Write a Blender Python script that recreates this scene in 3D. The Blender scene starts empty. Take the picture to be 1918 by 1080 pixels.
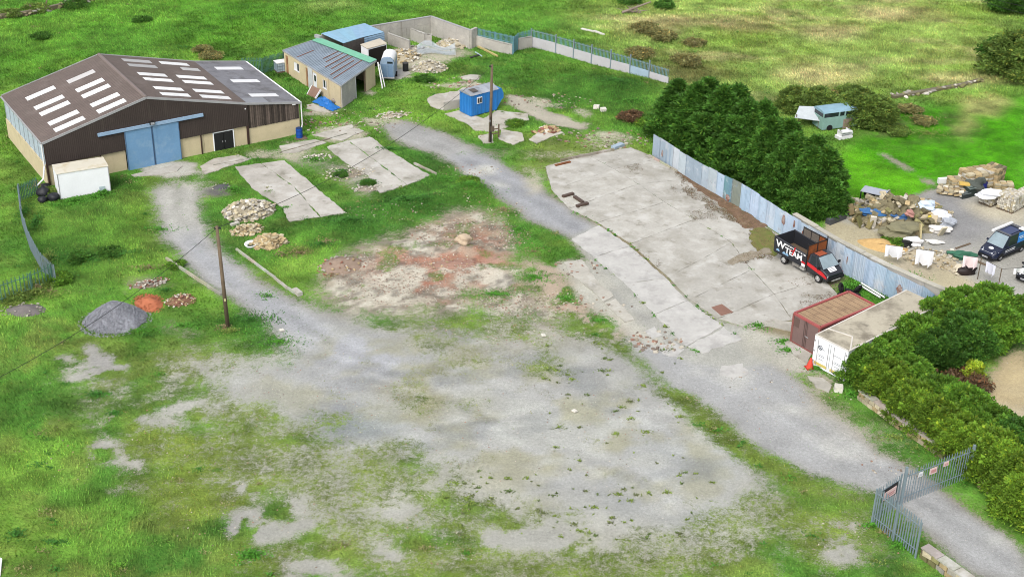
import bpy, bmesh, math, random
import numpy as np
from mathutils import Vector, Matrix
rnd = random.Random(7)
sc = bpy.context.scene
COL = sc.collection

# ------------------------------------------------------------------ camera, sky, sun, exposure
F = 2689.48; TH = math.radians(28.43975); RO = math.radians(1.0712); HC = 52.0
cam_d = bpy.data.cameras.new("camera"); cam = bpy.data.objects.new("camera", cam_d); COL.objects.link(cam)
cam_d.sensor_width = 36.0; cam_d.lens = 36.0 * F / 1918.0
cam_d.clip_start = 1.0; cam_d.clip_end = 3000.0
cam.location = (0, 0, HC)
cam.rotation_euler = (Matrix.Rotation(math.pi / 2 - TH, 3, 'X') @ Matrix.Rotation(RO, 3, 'Z')).to_euler()
sc.camera = cam

SUN_EL = math.radians(48); SUN_AZ = math.radians(206)      # azimuth clockwise from +Y (the view direction)
world = bpy.data.worlds.new("World"); sc.world = world; world.use_nodes = True
wn = world.node_tree.nodes; wl = world.node_tree.links
bg = wn["Background"]; sky = wn.new("ShaderNodeTexSky"); sky.sky_type = 'NISHITA'; sky.sun_disc = False
sky.sun_elevation = SUN_EL; sky.sun_rotation = SUN_AZ; sky.dust_density = 3.0; sky.air_density = 1.0
hs = wn.new("ShaderNodeHueSaturation"); hs.inputs["Saturation"].default_value = 0.30
wl.new(sky.outputs[0], hs.inputs["Color"]); wl.new(hs.outputs[0], bg.inputs[0]); bg.inputs[1].default_value = 0.15
sun_d = bpy.data.lights.new("sun", 'SUN'); sun_d.energy = 1.25; sun_d.angle = math.radians(26); sun_d.color = (1.0, 0.95, 0.88)
sun = bpy.data.objects.new("sun", sun_d); COL.objects.link(sun)
sdir = Vector((math.sin(SUN_AZ) * math.cos(SUN_EL), math.cos(SUN_AZ) * math.cos(SUN_EL), math.sin(SUN_EL)))
sun.rotation_euler = sdir.to_track_quat('Z', 'Y').to_euler()
sun.location = (-40, -20, 90)
sc.render.engine = 'CYCLES'; sc.cycles.filter_width = 1.0
vs = sc.view_settings
vs.view_transform = 'Standard'; vs.look = 'None'; vs.gamma = 1.0; vs.use_curve_mapping = False; vs.exposure = 0.88

# ------------------------------------------------------------------ helpers
def ray(px, py):
    c, s = math.cos(RO), math.sin(RO); a = px - 959.; b = py - 540.
    u = (c * a + s * b) / F; v = -(-s * a + c * b) / F
    return (u, math.cos(TH) + v * math.sin(TH), -math.sin(TH) + v * math.cos(TH))
def G(px, py, z=0.):
    """survey point of the photograph on the level z, in metres"""
    d = ray(px, py); t = (z - HC) / d[2]
    return Vector((d[0] * t, d[1] * t, z))
def topix(x, y):
    d = y * math.cos(TH) + HC * math.sin(TH); up = y * math.sin(TH) - HC * math.cos(TH)
    u = F * x / d; v = -F * up / d; c, s = math.cos(RO), math.sin(RO)
    return 959 + c * u - s * v, 540 + s * u + c * v
def lin(c):
    c = c / 255.; return c / 12.92 if c <= .04045 else ((c + .055) / 1.055) ** 2.4
def A(r, g, b, k=.62): return (lin(r) * k, lin(g) * k, lin(b) * k)

_tab = np.random.RandomState(3).rand(256, 256)
def vn(x, y, s, seed=0):
    x = np.asarray(x, float) / s + seed * 17.3; y = np.asarray(y, float) / s + seed * 31.7
    xi = np.floor(x).astype(int); yi = np.floor(y).astype(int); fx = x - xi; fy = y - yi
    fx = fx * fx * (3 - 2 * fx); fy = fy * fy * (3 - 2 * fy)
    a = _tab[xi & 255, yi & 255]; b = _tab[(xi + 1) & 255, yi & 255]; c = _tab[xi & 255, (yi + 1) & 255]; d = _tab[(xi + 1) & 255, (yi + 1) & 255]
    return (a * (1 - fx) + b * fx) * (1 - fy) + (c * (1 - fx) + d * fx) * fy
def fbm(x, y, s, seed=0, o=4):
    t = 0; w = 1; tw = 0
    for i in range(o):
        t = t + w * vn(x, y, s / 2 ** i, seed + i * 5); tw += w; w *= .55
    return t / tw

MATS = {}
def mat(name, col, rough=.85, var=.18, scale=1.5, bump=0., bscale=12., metal=0., dirt=None, objcol=False, streak=None,
        wave=None, spec=.3, attr=None, trans=0.):
    """procedural material: two scales of tone, optional dirt (colour, amount, scale), vertical streaks, corrugation bump"""
    if name in MATS: return MATS[name]
    m = bpy.data.materials.new(name); m.use_nodes = True; MATS[name] = m
    nt = m.node_tree; N = nt.nodes; L = nt.links
    bs = N["Principled BSDF"]; bs.inputs["Roughness"].default_value = rough; bs.inputs["Metallic"].default_value = metal
    bs.inputs["Specular IOR Level"].default_value = spec
    geo = N.new("ShaderNodeNewGeometry"); pos = geo.outputs["Position"]
    def noise(scl, det=3, vec=None, rgh=.6):
        n = N.new("ShaderNodeTexNoise"); n.inputs["Scale"].default_value = scl; n.inputs["Detail"].default_value = det
        n.inputs["Roughness"].default_value = rgh; L.new(vec or pos, n.inputs["Vector"]); return n.outputs["Fac"]
    def mixc(fac, a, b, mode='MIX'):
        n = N.new("ShaderNodeMix"); n.data_type = 'RGBA'; n.blend_type = mode
        for s, v in ((0, fac), (6, a), (7, b)):
            if hasattr(v, 'links'): L.new(v, n.inputs[s])
            elif s == 0: n.inputs[0].default_value = v
            else: n.inputs[s].default_value = (*v, 1)
        return n.outputs[2]
    def ramp(v, lo, hi, a=0., b=1.):
        n = N.new("ShaderNodeMapRange"); n.inputs[1].default_value = lo; n.inputs[2].default_value = hi
        n.inputs[3].default_value = a; n.inputs[4].default_value = b; L.new(v, n.inputs[0]); return n.outputs[0]
    c = None
    if attr:
        at = N.new("ShaderNodeAttribute"); at.attribute_name = attr; c = at.outputs["Color"]
        if objcol:
            oi = N.new("ShaderNodeObjectInfo"); c = mixc(1., c, oi.outputs["Color"], 'MULTIPLY')
    elif objcol:
        oi = N.new("ShaderNodeObjectInfo"); c = mixc(1., oi.outputs["Color"], col, 'MULTIPLY')
    else: c = col
    tone = ramp(noise(scale), .25, .75, 1 - var, 1 + var)
    tone2 = ramp(noise(scale * 9, 2), .25, .75, 1 - var * .6, 1 + var * .6)
    c = mixc(1., c, tone, 'MULTIPLY'); c = mixc(1., c, tone2, 'MULTIPLY')
    if streak:
        mp = N.new("ShaderNodeMapping"); mp.inputs["Scale"].default_value = (1, 1, .07); L.new(pos, mp.inputs[0])
        f = ramp(noise(streak[2], 4, mp.outputs[0]), 1 - streak[1] - .12, 1 - streak[1] + .12)
        c = mixc(f, c, streak[0])
    if dirt:
        for dd in (dirt if isinstance(dirt, list) else [dirt]):
            f = ramp(noise(dd[2], 5, None, .65), 1 - dd[1] - .1, 1 - dd[1] + .1); c = mixc(f, c, dd[0])
    L.new(c, bs.inputs["Base Color"]) if hasattr(c, 'links') else None
    h = None
    if bump:
        h = noise(bscale, 4)
    if wave:       # (axis vector, pitch, height)
        dt = N.new("ShaderNodeVectorMath"); dt.operation = 'DOT_PRODUCT'; L.new(pos, dt.inputs[0]); dt.inputs[1].default_value = wave[0]
        sn = N.new("ShaderNodeMath"); sn.operation = 'MULTIPLY'; sn.inputs[1].default_value = 6.2832 / wave[1]; L.new(dt.outputs["Value"], sn.inputs[0])
        s2 = N.new("ShaderNodeMath"); s2.operation = 'SINE'; L.new(sn.outputs[0], s2.inputs[0]); h = s2.outputs[0]
    if h is not None:
        bp = N.new("ShaderNodeBump"); bp.inputs["Distance"].default_value = wave[2] if wave else bump; bp.inputs["Strength"].default_value = .8
        L.new(h, bp.inputs["Height"]); L.new(bp.outputs[0], bs.inputs["Normal"])
    if trans:
        bs.inputs["Transmission Weight"].default_value = trans
    return m

class MB:
    """collects simple shapes; build() links them as ONE mesh object"""
    def __init__(s): s.v = []; s.f = []
    def add(s, vs, fs):
        o = len(s.v); s.v += [tuple(v) for v in vs]; s.f += [tuple(i + o for i in f) for f in fs]; return s
    def box(s, c, d, rz=0., m=None):
        x, y, z = d[0] / 2, d[1] / 2, d[2] / 2
        P = [Vector((sx * x, sy * y, sz * z)) for sz in (-1, 1) for sy in (-1, 1) for sx in (-1, 1)]
        R = m or Matrix.Rotation(rz, 3, 'Z'); P = [R @ p + Vector(c) for p in P]
        return s.add(P, [(0, 2, 3, 1), (4, 5, 7, 6), (0, 1, 5, 4), (2, 6, 7, 3), (0, 4, 6, 2), (1, 3, 7, 5)])
    def bar(s, p, q, w, h):
        p = Vector(p); q = Vector(q); d = (q - p); l = d.length; d.normalize()
        up = Vector((0, 0, 1)) if abs(d.z) < .95 else Vector((1, 0, 0))
        sd = d.cross(up).normalized(); u = sd.cross(d)
        P = [o + sd * a * w / 2 + u * b * h / 2 for o in (p, q) for b in (-1, 1) for a in (-1, 1)]
        return s.add(P, [(0, 1, 3, 2), (4, 6, 7, 5), (0, 4, 5, 1), (2, 3, 7, 6), (0, 2, 6, 4), (1, 5, 7, 3)])
    def cyl(s, p, q, r0, r1=None, n=10, cap=True):
        r1 = r0 if r1 is None else r1; p = Vector(p); q = Vector(q); d = (q - p).normalized()
        a = d.cross(Vector((0, 0, 1)) if abs(d.z) < .9 else Vector((1, 0, 0))).normalized(); b = d.cross(a)
        P = []
        for o, r in ((p, r0), (q, r1)):
            P += [o + (a * math.cos(t) + b * math.sin(t)) * r for t in [2 * math.pi * i / n for i in range(n)]]
        fs = [(i, (i + 1) % n, n + (i + 1) % n, n + i) for i in range(n)]
        if cap: fs += [tuple(range(n))[::-1], tuple(range(n, 2 * n))]
        return s.add(P, fs)
    def prism(s, poly, z0, z1):
        n = len(poly)
        ar = sum(poly[i][0] * poly[(i + 1) % n][1] - poly[(i + 1) % n][0] * poly[i][1] for i in range(n))
        if ar < 0: poly = poly[::-1]
        f0 = z0 if callable(z0) else (lambda x, y: z0); f1 = z1 if callable(z1) else (lambda x, y: z1)
        P = [(p[0], p[1], f0(p[0], p[1])) for p in poly] + [(p[0], p[1], f1(p[0], p[1])) for p in poly]
        return s.add(P, [tuple(range(n))[::-1], tuple(range(n, 2 * n))] + [(i, (i + 1) % n, n + (i + 1) % n, n + i) for i in range(n)])
    def slab3(s, quad, t):
        """a panel: 3-D polygon thickened by t against its normal"""
        q = [Vector(p) for p in quad]; n = (q[1] - q[0]).cross(q[2] - q[0]).normalized(); k = len(q)
        P = q + [p - n * t for p in q]
        return s.add(P, [tuple(range(k)), tuple(range(k, 2 * k))[::-1]] + [(i, k + i, k + (i + 1) % k, (i + 1) % k) for i in range(k)])
    def loft(s, rings, cap=True):
        n = len(rings[0]); o = []
        for r in rings: o += list(r)
        fs = []
        for k in range(len(rings) - 1):
            for i in range(n):
                j = (i + 1) % n; fs.append((k * n + i, k * n + j, (k + 1) * n + j, (k + 1) * n + i))
        if cap: fs += [tuple(range(n))[::-1], tuple((len(rings) - 1) * n + i for i in range(n))]
        return s.add(o, fs)
    def mesh(s, name, m, smooth=False):
        me = bpy.data.meshes.new(name); me.from_pydata(s.v, [], s.f); me.materials.append(m)
        if smooth: me.polygons.foreach_set("use_smooth", [True] * len(me.polygons))
        bm = bmesh.new(); bm.from_mesh(me); bmesh.ops.recalc_face_normals(bm, faces=bm.faces); bm.to_mesh(me); bm.free()
        me.update(); return me
    def build(s, name, m, parent=None, smooth=False, color=None, loc=None):
        return link(name, s.mesh(name, m, smooth), parent, color, loc)
def link(name, me, parent=None, color=None, loc=None, rot=None, scale=None):
    o = bpy.data.objects.new(name, me); COL.objects.link(o)
    if parent: o.parent = parent
    if color: o.color = (*color, 1)
    if loc is not None: o.location = loc
    if rot is not None: o.rotation_euler = rot
    if scale is not None: o.scale = scale
    return o
def tag(o, label, cat, group=None):
    o['label'] = label; o['category'] = cat
    if group: o['group'] = group
    return o
def thing(name, label, cat, loc=(0, 0, 0), rz=0., group=None):
    o = bpy.data.objects.new(name, None); COL.objects.link(o); o.location = loc; o.rotation_euler = (0, 0, rz); o.empty_display_size = .3
    return tag(o, label, cat, group)
def struct(o): o['kind'] = 'structure'; return o
def stuff(o): o['kind'] = 'stuff'; return o
def copy_tree(o, parent=None):
    c = o.copy(); COL.objects.link(c)
    if parent: c.parent = parent
    for ch in list(o.children): copy_tree(ch, c)
    return c
def text_mesh(body, size, name, m, ext=.006):
    cu = bpy.data.curves.new("lettering", 'FONT'); cu.body = body; cu.size = size; cu.extrude = ext; cu.resolution_u = 2; cu.offset = size * .02
    t = bpy.data.objects.new("lettering", cu); COL.objects.link(t)
    dg = bpy.context.evaluated_depsgraph_get(); me = bpy.data.meshes.new_from_object(t.evaluated_get(dg))
    bpy.data.objects.remove(t); bpy.data.curves.remove(cu); me.name = name; me.materials.clear(); me.materials.append(m); return me

# ------------------------------------------------------------------ terrain heights
MOUNDS = []   # x, y, rx, ry, angle, h
def mound(px, py, rx, ry, h, ang=0.):
    p = G(px, py); MOUNDS.append((p.x, p.y, rx, ry, ang, h))
def hg(x, y):
    x = np.asarray(x, float); y = np.asarray(y, float)
    z = .16 * (fbm(x, y, 9., 1) - .5) + .07 * (fbm(x, y, 1.7, 4, 3) - .5)
    for mx, my, rx, ry, a, h in MOUNDS:
        c, s = math.cos(a), math.sin(a); u = ((x - mx) * c + (y - my) * s) / rx; v = (-(x - mx) * s + (y - my) * c) / ry
        r2 = u * u + v * v; z = z + h * np.exp(-r2 * 1.6) * (1 + .5 * (fbm(x, y, 1.2, 9, 3) - .5))
    far = np.clip((y - 176) / 300, 0, 1); z = z + far * far * 14
    return z
for a in [(250, 487, 4.2, 1.8, .55, .3), (780, 385, 6, 1.7, .7, .45), (640, 430, 5, 1.6, .6, .25), (880, 365, 2.5, 2, .7, .5),
          (1150, 165, 6, 3, .7, .0), (1060, 160, 5, 3, .5, .0), (870, 470, 1.8, 1.2, .55, .2), (720, 470, 6, 2.2, .3, .2),
          (860, 505, 3.5, 1.4, .3, .1), (640, 497, 2.4, 1.4, .5, .15), (930, 550, 3., 1.5, 0, .15), (420, 355, 2., 1., .4, .1),
          (650, 330, 4, 1.6, .0, .1), (520, 30, 12, 5, .3, .3), (1280, 60, 8, 4, .3, .3), (330, 60, 10, 4, .3, .3), (1700, 60, 12, 4, .3, .3)]:
    mound(*a)
def gz(x, y): return float(hg(x, y))
def GG(px, py):
    p = G(px, py); p.z = gz(p.x, p.y); return p

# ------------------------------------------------------------------ the ground: one sheet with surveyed soil and turf
def axis(lo, hi, st, far):
    a = list(np.arange(lo, hi + st * .5, st)); s = st; x = a[0]; pre = []
    while x > -far + 0 and x > lo - far: s *= 1.35; x -= s; pre.append(x)
    s = st; x = a[-1]; post = []
    while x < hi + far: s *= 1.35; x += s; post.append(x)
    return np.array(pre[::-1] + a + post), len(pre), len(a)
ST = .28
gx, ix0, nx = axis(-68, 68, ST, 900); gy, iy0, ny = axis(57, 178, ST, 900)
XX, YY = np.meshgrid(gx, gy)                        # rows = y
ZZ = hg(XX, YY)
FX = XX[iy0:iy0 + ny, ix0:ix0 + nx]; FY = YY[iy0:iy0 + ny, ix0:ix0 + nx]
WX = FX + 1.1 * (fbm(FX, FY, 2.2, 11, 3) - .5) + .5 * (vn(FX, FY, .5, 12) - .5); WY = FY + 1.3 * (fbm(FX, FY, 2.2, 13, 3) - .5) + .6 * (vn(FX, FY, .5, 14) - .5)
PX, PY = topix(WX, WY); PX0, PY0 = topix(FX, FY)
OX, OY = topix(FX + 3.2 * (fbm(FX, FY, 3.2, 15, 4) - .5) + 1.2 * (vn(FX, FY, .7, 16) - .5), FY + 4.2 * (fbm(FX, FY, 3.2, 17, 4) - .5) + 1.6 * (vn(FX, FY, .7, 18) - .5))
def blur(m, r):
    k = max(0, int(round(r / ST)))
    if k < 1: return m
    for _ in range(2):
        for axs in (0, 1):
            c = np.cumsum(np.pad(m, [(k + 1, k) if a == axs else (0, 0) for a in (0, 1)], mode='edge'), axis=axs)
            n = m.shape[axs]
            m = ((c[2 * k + 1:] - c[:n]) if axs == 0 else (c[:, 2 * k + 1:] - c[:, :n])) / (2 * k + 1)
    return m
def inside(poly, px, py):
    r = np.zeros(px.shape, bool); n = len(poly)
    for i in range(n):
        x0, y0 = poly[i]; x1, y1 = poly[(i + 1) % n]
        if y0 == y1: continue
        r ^= ((y0 > py) != (y1 > py)) & (px < (x1 - x0) * (py - y0) / (y1 - y0) + x0)
    return r
def region(poly, soft=.5, warp=True):
    return blur(inside(poly, PX if warp else PX0, PY if warp else PY0).astype(float), soft)
def oval(cx, cy, rx, ry, soft=.6):
    return blur((((OX - cx) / rx) ** 2 + ((OY - cy) / ry) ** 2 < 1).astype(float), soft)
cover = np.ones(FX.shape); soil = np.zeros(FX.shape + (3,)); turf = np.zeros(FX.shape + (3,))
soil[:] = A(150, 140, 122)
GREEN = np.array(A(98, 154, 54)); DEEP = np.array(A(78, 134, 48)); LIME = np.array(A(136, 182, 66)); OLIVE = np.array(A(134, 156, 72)); STRAW = np.array(A(206, 200, 140)); LAWN = np.array(A(80, 162, 14)); FIELD = np.array(A(160, 194, 94)); BROWN = np.array(A(138, 130, 84))
turf[:] = GREEN
def paint(m, cov=None, s=None, t=None, k=1.):
    global cover
    m = m * k
    if cov is not None: cover = cover * (1 - m) + cov * m
    if s is not None: soil[:] = soil * (1 - m[..., None]) + np.array(s) * m[..., None]
    if t is not None: turf[:] = turf * (1 - m[..., None]) + np.array(t) * m[..., None]
sm = lambda v, lo, hi: np.clip((v - lo) / (hi - lo), 0, 1)
# turf kinds
n_a = fbm(FX, FY, 7, 21); n_b = fbm(FX, FY, 2.5, 22); n_c = fbm(FX * .35 + FY * .2, FY, 3.2, 23)
paint(region([(1050, -20), (1930, -20), (1930, 160), (1850, 160), (1680, 180), (1600, 240), (1400, 200), (1260, 150), (1150, 90)], 4), t=FIELD)
fld = region([(1020, -20), (1930, -20), (1930, 150), (1680, 190), (1500, 230), (1260, 150)], 3)
paint(fld * sm(n_c, .5, .72), t=STRAW, k=.75); paint(fld * sm(n_b, .55, .75), t=OLIVE, k=.6)
paint(sm(n_a, .48, .72), t=LIME, k=.55); paint(sm(n_a, .5, .3) * (1 - .6 * blur(fld, 1.)), t=DEEP, k=.7)
paint(sm(n_b, .52, .75), t=OLIVE, k=.35)
paint(region([(-20, 560), (300, 640), (640, 700), (800, 850), (1000, 950), (1700, 1000), (1900, 1100), (-20, 1100)], 2) * sm(n_b, .42, .62), t=OLIVE, k=.6)
paint(region([(1590, 270), (1640, 215), (1930, 180), (1930, 370), (1790, 325), (1720, 370), (1550, 410)], .8), t=LAWN)
paint(region([(1585, 275), (1745, 345), (1700, 372), (1550, 412), (1560, 330)], .5), t=A(100, 180, 24))
paint(region([(1610, 200), (1800, 210), (1800, 250), (1700, 275), (1600, 260)], 1.5) * sm(n_b, .35, .6), t=A(96, 122, 58))
paint(oval(1850, 200, 60, 20) + oval(1800, 235, 22, 26), t=A(176, 170, 110), k=.7)
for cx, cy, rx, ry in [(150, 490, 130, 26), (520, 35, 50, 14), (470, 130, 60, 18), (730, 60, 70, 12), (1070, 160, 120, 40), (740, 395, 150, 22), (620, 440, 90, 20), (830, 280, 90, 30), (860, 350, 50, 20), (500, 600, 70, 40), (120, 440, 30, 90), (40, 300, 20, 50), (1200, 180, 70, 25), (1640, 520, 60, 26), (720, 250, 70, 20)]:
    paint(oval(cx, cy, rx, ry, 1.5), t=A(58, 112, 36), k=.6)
for cx, cy, rx, ry in [(560, 22, 50, 10), (1280, 130, 90, 18), (1210, 60, 60, 16), (1390, 50, 60, 14), (1300, 150, 40, 18), (1720, 30, 80, 16)]:
    paint(oval(cx, cy, rx, ry, 1.5), t=BROWN, k=.55)
for cx, cy, rx, ry in [(1240, 40, 60, 7), (1650, 28, 60, 14), (1530, 140, 90, 22), (1560, 60, 70, 14), (630, 12, 60, 10), (1800, 145, 60, 6)]:
    paint(oval(cx, cy, rx, ry, 1.), t=STRAW, k=.7)
# bare and stony soils
GRAV = A(176, 176, 180); GRAVD = A(146, 148, 154); DUST = A(182, 180, 169); PALE = A(206, 200, 188); CONC = A(204, 200, 192)
yard = [(60, 670), (250, 640), (400, 640), (520, 600), (640, 590), (760, 600), (900, 600), (1050, 590), (1150, 620), (1270, 730), (1380, 850), (1470, 930), (1640, 940), (1660, 1100), (420, 1100), (400, 1000), (240, 900), (160, 800), (80, 720)]
pm = sm(fbm(FX, FY, 3.3, 31, 4), .36, .62); pf = sm(fbm(FX, FY, 1.1, 32, 3), .38, .62)
mix_pm = .25 + .45 * pm + .25 * pf
m = region(yard, 2.8); paint(m, s=DUST); bias = .30 * sm(760 - PX0, 0, 300) + .16 * sm(PY0, 930, 1040) - .08 * sm(PY0, 760, 640); cover = cover * (1 - m) + m * np.clip(mix_pm + .02 + bias, 0, 1); thin = m * (cover < .8); paint(blur(thin, 1.) * .75, t=A(132, 146, 74))
paint(region([(540, 590), (640, 590), (740, 650), (900, 640), (980, 660), (1100, 640), (1170, 640), (1260, 730), (1350, 810), (1430, 890), (1410, 950), (1300, 985), (1150, 980), (1010, 945), (900, 890), (800, 850), (700, 820), (620, 790), (540, 760), (430, 760), (380, 720), (420, 690), (560, 680)], 1.6), cov=.05, s=A(184, 183, 182))
paint(region([(600, 620), (760, 650), (820, 720), (760, 800), (620, 760), (560, 680)], 1.5), s=A(168, 168, 172), k=.8)
paint(region([(590, 700), (670, 760), (700, 820), (640, 850), (560, 800)], 1.5), cov=.12, s=GRAVD, k=.7)
paint(oval(640, 815, 40, 16, .8), s=A(118, 128, 138), k=.6)
paint(region([(860, 560), (1000, 560), (1150, 640), (1250, 760), (1100, 780), (900, 700), (760, 640)], 1.5), s=A(172, 170, 168), k=.7)
for cx, cy, rx, ry, cv in [(600, 790, 50, 22, .75), (765, 745, 42, 40, .62), (840, 745, 60, 16, .5), (885, 750, 30, 14, .7), (775, 725, 24, 16, .7), (1020, 695, 46, 18, .72), (1075, 705, 18, 20, .66), (760, 838, 46, 22, .7), (800, 640, 60, 30, .55), (870, 680, 60, 20, .5), (780, 590, 60, 12, .45), (930, 615, 50, 14, .6), (660, 935, 110, 24, .62), (820, 960, 40, 28, .66), (880, 1050, 90, 34, .72), (690, 900, 60, 40, .6), (1090, 990, 60, 36, .5), (985, 955, 36, 16, .55), (470, 780, 70, 22, .7), (1340, 1020, 80, 40, .6), (1180, 1020, 60, 30, .5), (1550, 1000, 90, 50, .75), (1420, 980, 80, 40, .6), (560, 880, 110, 34, .58), (690, 965, 110, 44, .56), (420, 850, 110, 46, .68), (360, 930, 120, 60, .82), (480, 1060, 90, 30, .7), (1000, 1065, 140, 26, .66), (1150, 1070, 120, 30, .58), (780, 1060, 90, 30, .6), (300, 830, 70, 40, .8), (1250, 1050, 90, 30, .6), (860, 975, 40, 26, .6)]:
    paint(oval(cx, cy, rx, ry, .7), cov=cv, t=A(122, 146, 58), k=.9)
for cx, cy, rx, ry in [(215, 838, 34, 22), (262, 862, 24, 12), (505, 985, 64, 30), (450, 990, 30, 22), (450, 900, 38, 24), (160, 690, 70, 22), (340, 770, 40, 14), (290, 800, 30, 9), (240, 925, 18, 8), (600, 1062, 60, 14), (720, 1040, 40, 14), (740, 960, 40, 26), (1050, 1000, 90, 30), (960, 1010, 60, 22), (560, 930, 30, 14), (1380, 915, 40, 20), (1580, 1020, 40, 24), (480, 1010, 40, 12), (380, 690, 40, 14)]:
    paint(oval(cx, cy, rx * 1.15, ry * 1.15, .3) * sm(fbm(FX, FY, 1.5, 33, 4), .36, .54), cov=.08, s=A(180, 178, 172), k=.95)
paint(oval(430, 1005, 40, 24, .5) + oval(200, 680, 60, 20, .8), s=A(164, 160, 160), k=.8)
for cx, cy, rx, ry, c in [(765, 742, 46, 34, (150, 146, 96)), (790, 765, 20, 26, (150, 142, 88)), (885, 750, 34, 14, (160, 156, 100)), (760, 720, 40, 20, (164, 152, 120)), (700, 800, 60, 24, (150, 160, 166)), (1150, 720, 60, 14, (160, 158, 150)), (1100, 800, 120, 16, (196, 196, 186)), (1230, 830, 90, 14, (176, 178, 178)), (980, 720, 60, 10, (206, 204, 200)), (1160, 835, 16, 8, (196, 184, 120)), (640, 690, 60, 14, (196, 194, 192)), (900, 880, 110, 14, (200, 196, 182)), (1330, 880, 60, 30, (170, 174, 176)), (820, 610, 60, 14, (146, 146, 150)), (700, 620, 50, 16, (158, 154, 150))]:
    paint(oval(cx, cy, rx, ry, 1.1), s=A(*c), k=.75)
soil[:] = soil * (.88 + .26 * fbm(FX * .7, FY, 3.4, 91, 4))[..., None]
# left track from the barn
trk = [(285, 350), (380, 338), (372, 372), (372, 415), (400, 465), (460, 510), (540, 560), (640, 605), (760, 650), (760, 720), (640, 680), (560, 640), (470, 590), (395, 535), (345, 490), (310, 440), (290, 390)]
paint(region(trk, .8), cov=.02, s=A(180, 180, 186)); paint(region([(290, 345), (375, 335), (372, 420), (345, 460), (305, 420)], 1.), s=A(188, 184, 174), k=.8)
paint(blur(((np.abs((PY - 470) - (PX - 385) * .62) < 7) & (PX > 340) & (PX < 620)).astype(float), .4), cov=.3, k=.5)
paint(oval(370, 345, 60, 8, .5), cov=.45, s=PALE, k=.7); paint(oval(330, 320, 60, 14, .4), cov=.1, s=CONC)
core = region([(420, 680), (640, 600), (900, 640), (1170, 640), (1350, 810), (1430, 900), (1300, 985), (1010, 950), (700, 830), (540, 770)], 2.) 
paint(core * sm(fbm(FX, FY, 2.6, 111, 4), .5, .68), s=A(168, 164, 132), k=.6); paint(core * sm(fbm(FX * .6, FY, 3., 112, 4), .52, .68), s=A(150, 152, 154), k=.65); paint(core * sm(fbm(FX * .5, FY, 2., 113, 4), .56, .68), s=A(196, 195, 190), k=.5); paint(core * sm(fbm(FX, FY, 1.6, 114, 4), .6, .7), cov=.42, t=A(136, 146, 72), k=.8)
def tracks(pts, gauge=.85, grass=.35):
    d = np.full(FX.shape, 99.); q = [G(*p) for p in pts]
    for a0, a1 in zip(q[:-1], q[1:]):
        dx, dy = a1.x - a0.x, a1.y - a0.y; t = np.clip(((WX - a0.x) * dx + (WY - a0.y) * dy) / (dx * dx + dy * dy), 0, 1); d = np.minimum(d, np.hypot(WX - a0.x - t * dx, WY - a0.y - t * dy))
    w = np.exp(-((d - gauge) / .35) ** 2) * (.5 + .7 * vn(FX, FY, 1.5, 95)); soil[:] = soil * (1 + .13 * w)[..., None]; c = np.exp(-(d / .4) ** 2) * sm(fbm(FX, FY, 2.5, 96, 3), .42, .65); soil[:] = soil * (1 - .12 * c)[..., None]; paint(c, cov=.42, k=grass)
tracks([(330, 345), (335, 400), (372, 470), (450, 540), (560, 600), (680, 670), (820, 740), (1000, 830), (1200, 900)], .9, .8)
tracks([(430, 620), (620, 680), (780, 700), (960, 640), (1120, 600)], .9, .2); tracks([(620, 830), (860, 800), (1100, 760), (1300, 790)], .9, .2)
# rubble pad with red soil
paint(region([(590, 520), (640, 480), (700, 455), (790, 420), (870, 385), (930, 410), (960, 470), (1010, 530), (1080, 590), (1000, 600), (930, 580), (800, 585), (660, 590), (595, 560)], 1.), cov=.14, s=A(190, 178, 160))
paint(region([(640, 520), (720, 470), (820, 430), (850, 470), (800, 520), (800, 570), (680, 580), (620, 560)], .8), s=A(202, 194, 180))
paint(region([(780, 510), (840, 472), (905, 478), (930, 520), (890, 552), (800, 545)], .8), cov=.1, s=A(182, 140, 122), k=sm(fbm(FX, FY, 1.4, 34, 4), .3, .6)); paint(oval(862, 505, 46, 22, .4), s=A(176, 122, 102), k=.7)
paint(oval(860, 440, 60, 26, .8), s=A(176, 146, 128), k=.8); paint(oval(640, 500, 42, 20, .6), s=A(150, 128, 116), k=.85); paint(oval(715, 505, 30, 20, .6), s=A(158, 110, 92), k=.6)
paint(oval(900, 430, 40, 34, .8), s=A(172, 156, 136), cov=.12); paint(oval(640, 580, 40, 16, .8), s=A(132, 128, 120), k=.7)
for cx, cy, rx, ry in [(720, 483, 22, 7), (960, 530, 34, 22), (900, 550, 40, 10), (780, 548, 26, 6), (870, 530, 14, 5), (960, 490, 30, 14), (990, 590, 30, 12), (1000, 500, 30, 30), (930, 400, 24, 18)]:
    paint(oval(cx, cy, rx, ry, .5), cov=.75, t=A(100, 150, 52), k=.9)
paint(oval(940, 520, 26, 14, .4), s=A(130, 128, 130), cov=.1, k=.8); paint(oval(1000, 570, 60, 16, .7), s=A(160, 148, 134), k=.7)
paint(region([(900, 600), (1060, 560), (1180, 640), (1060, 640), (950, 650)], 1.), s=A(188, 182, 170), k=.6)
pd = region([(600, 520), (650, 478), (720, 448), (800, 415), (880, 388), (940, 410), (975, 470), (1030, 530), (1080, 600), (1000, 610), (920, 590), (800, 590), (670, 592), (600, 560)], .6)
fa, fb_, fc = fbm(FX, FY, 1.5, 101, 4), fbm(FX, FY, 1.1, 102, 4), fbm(FX, FY, 2.4, 103, 4)
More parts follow.
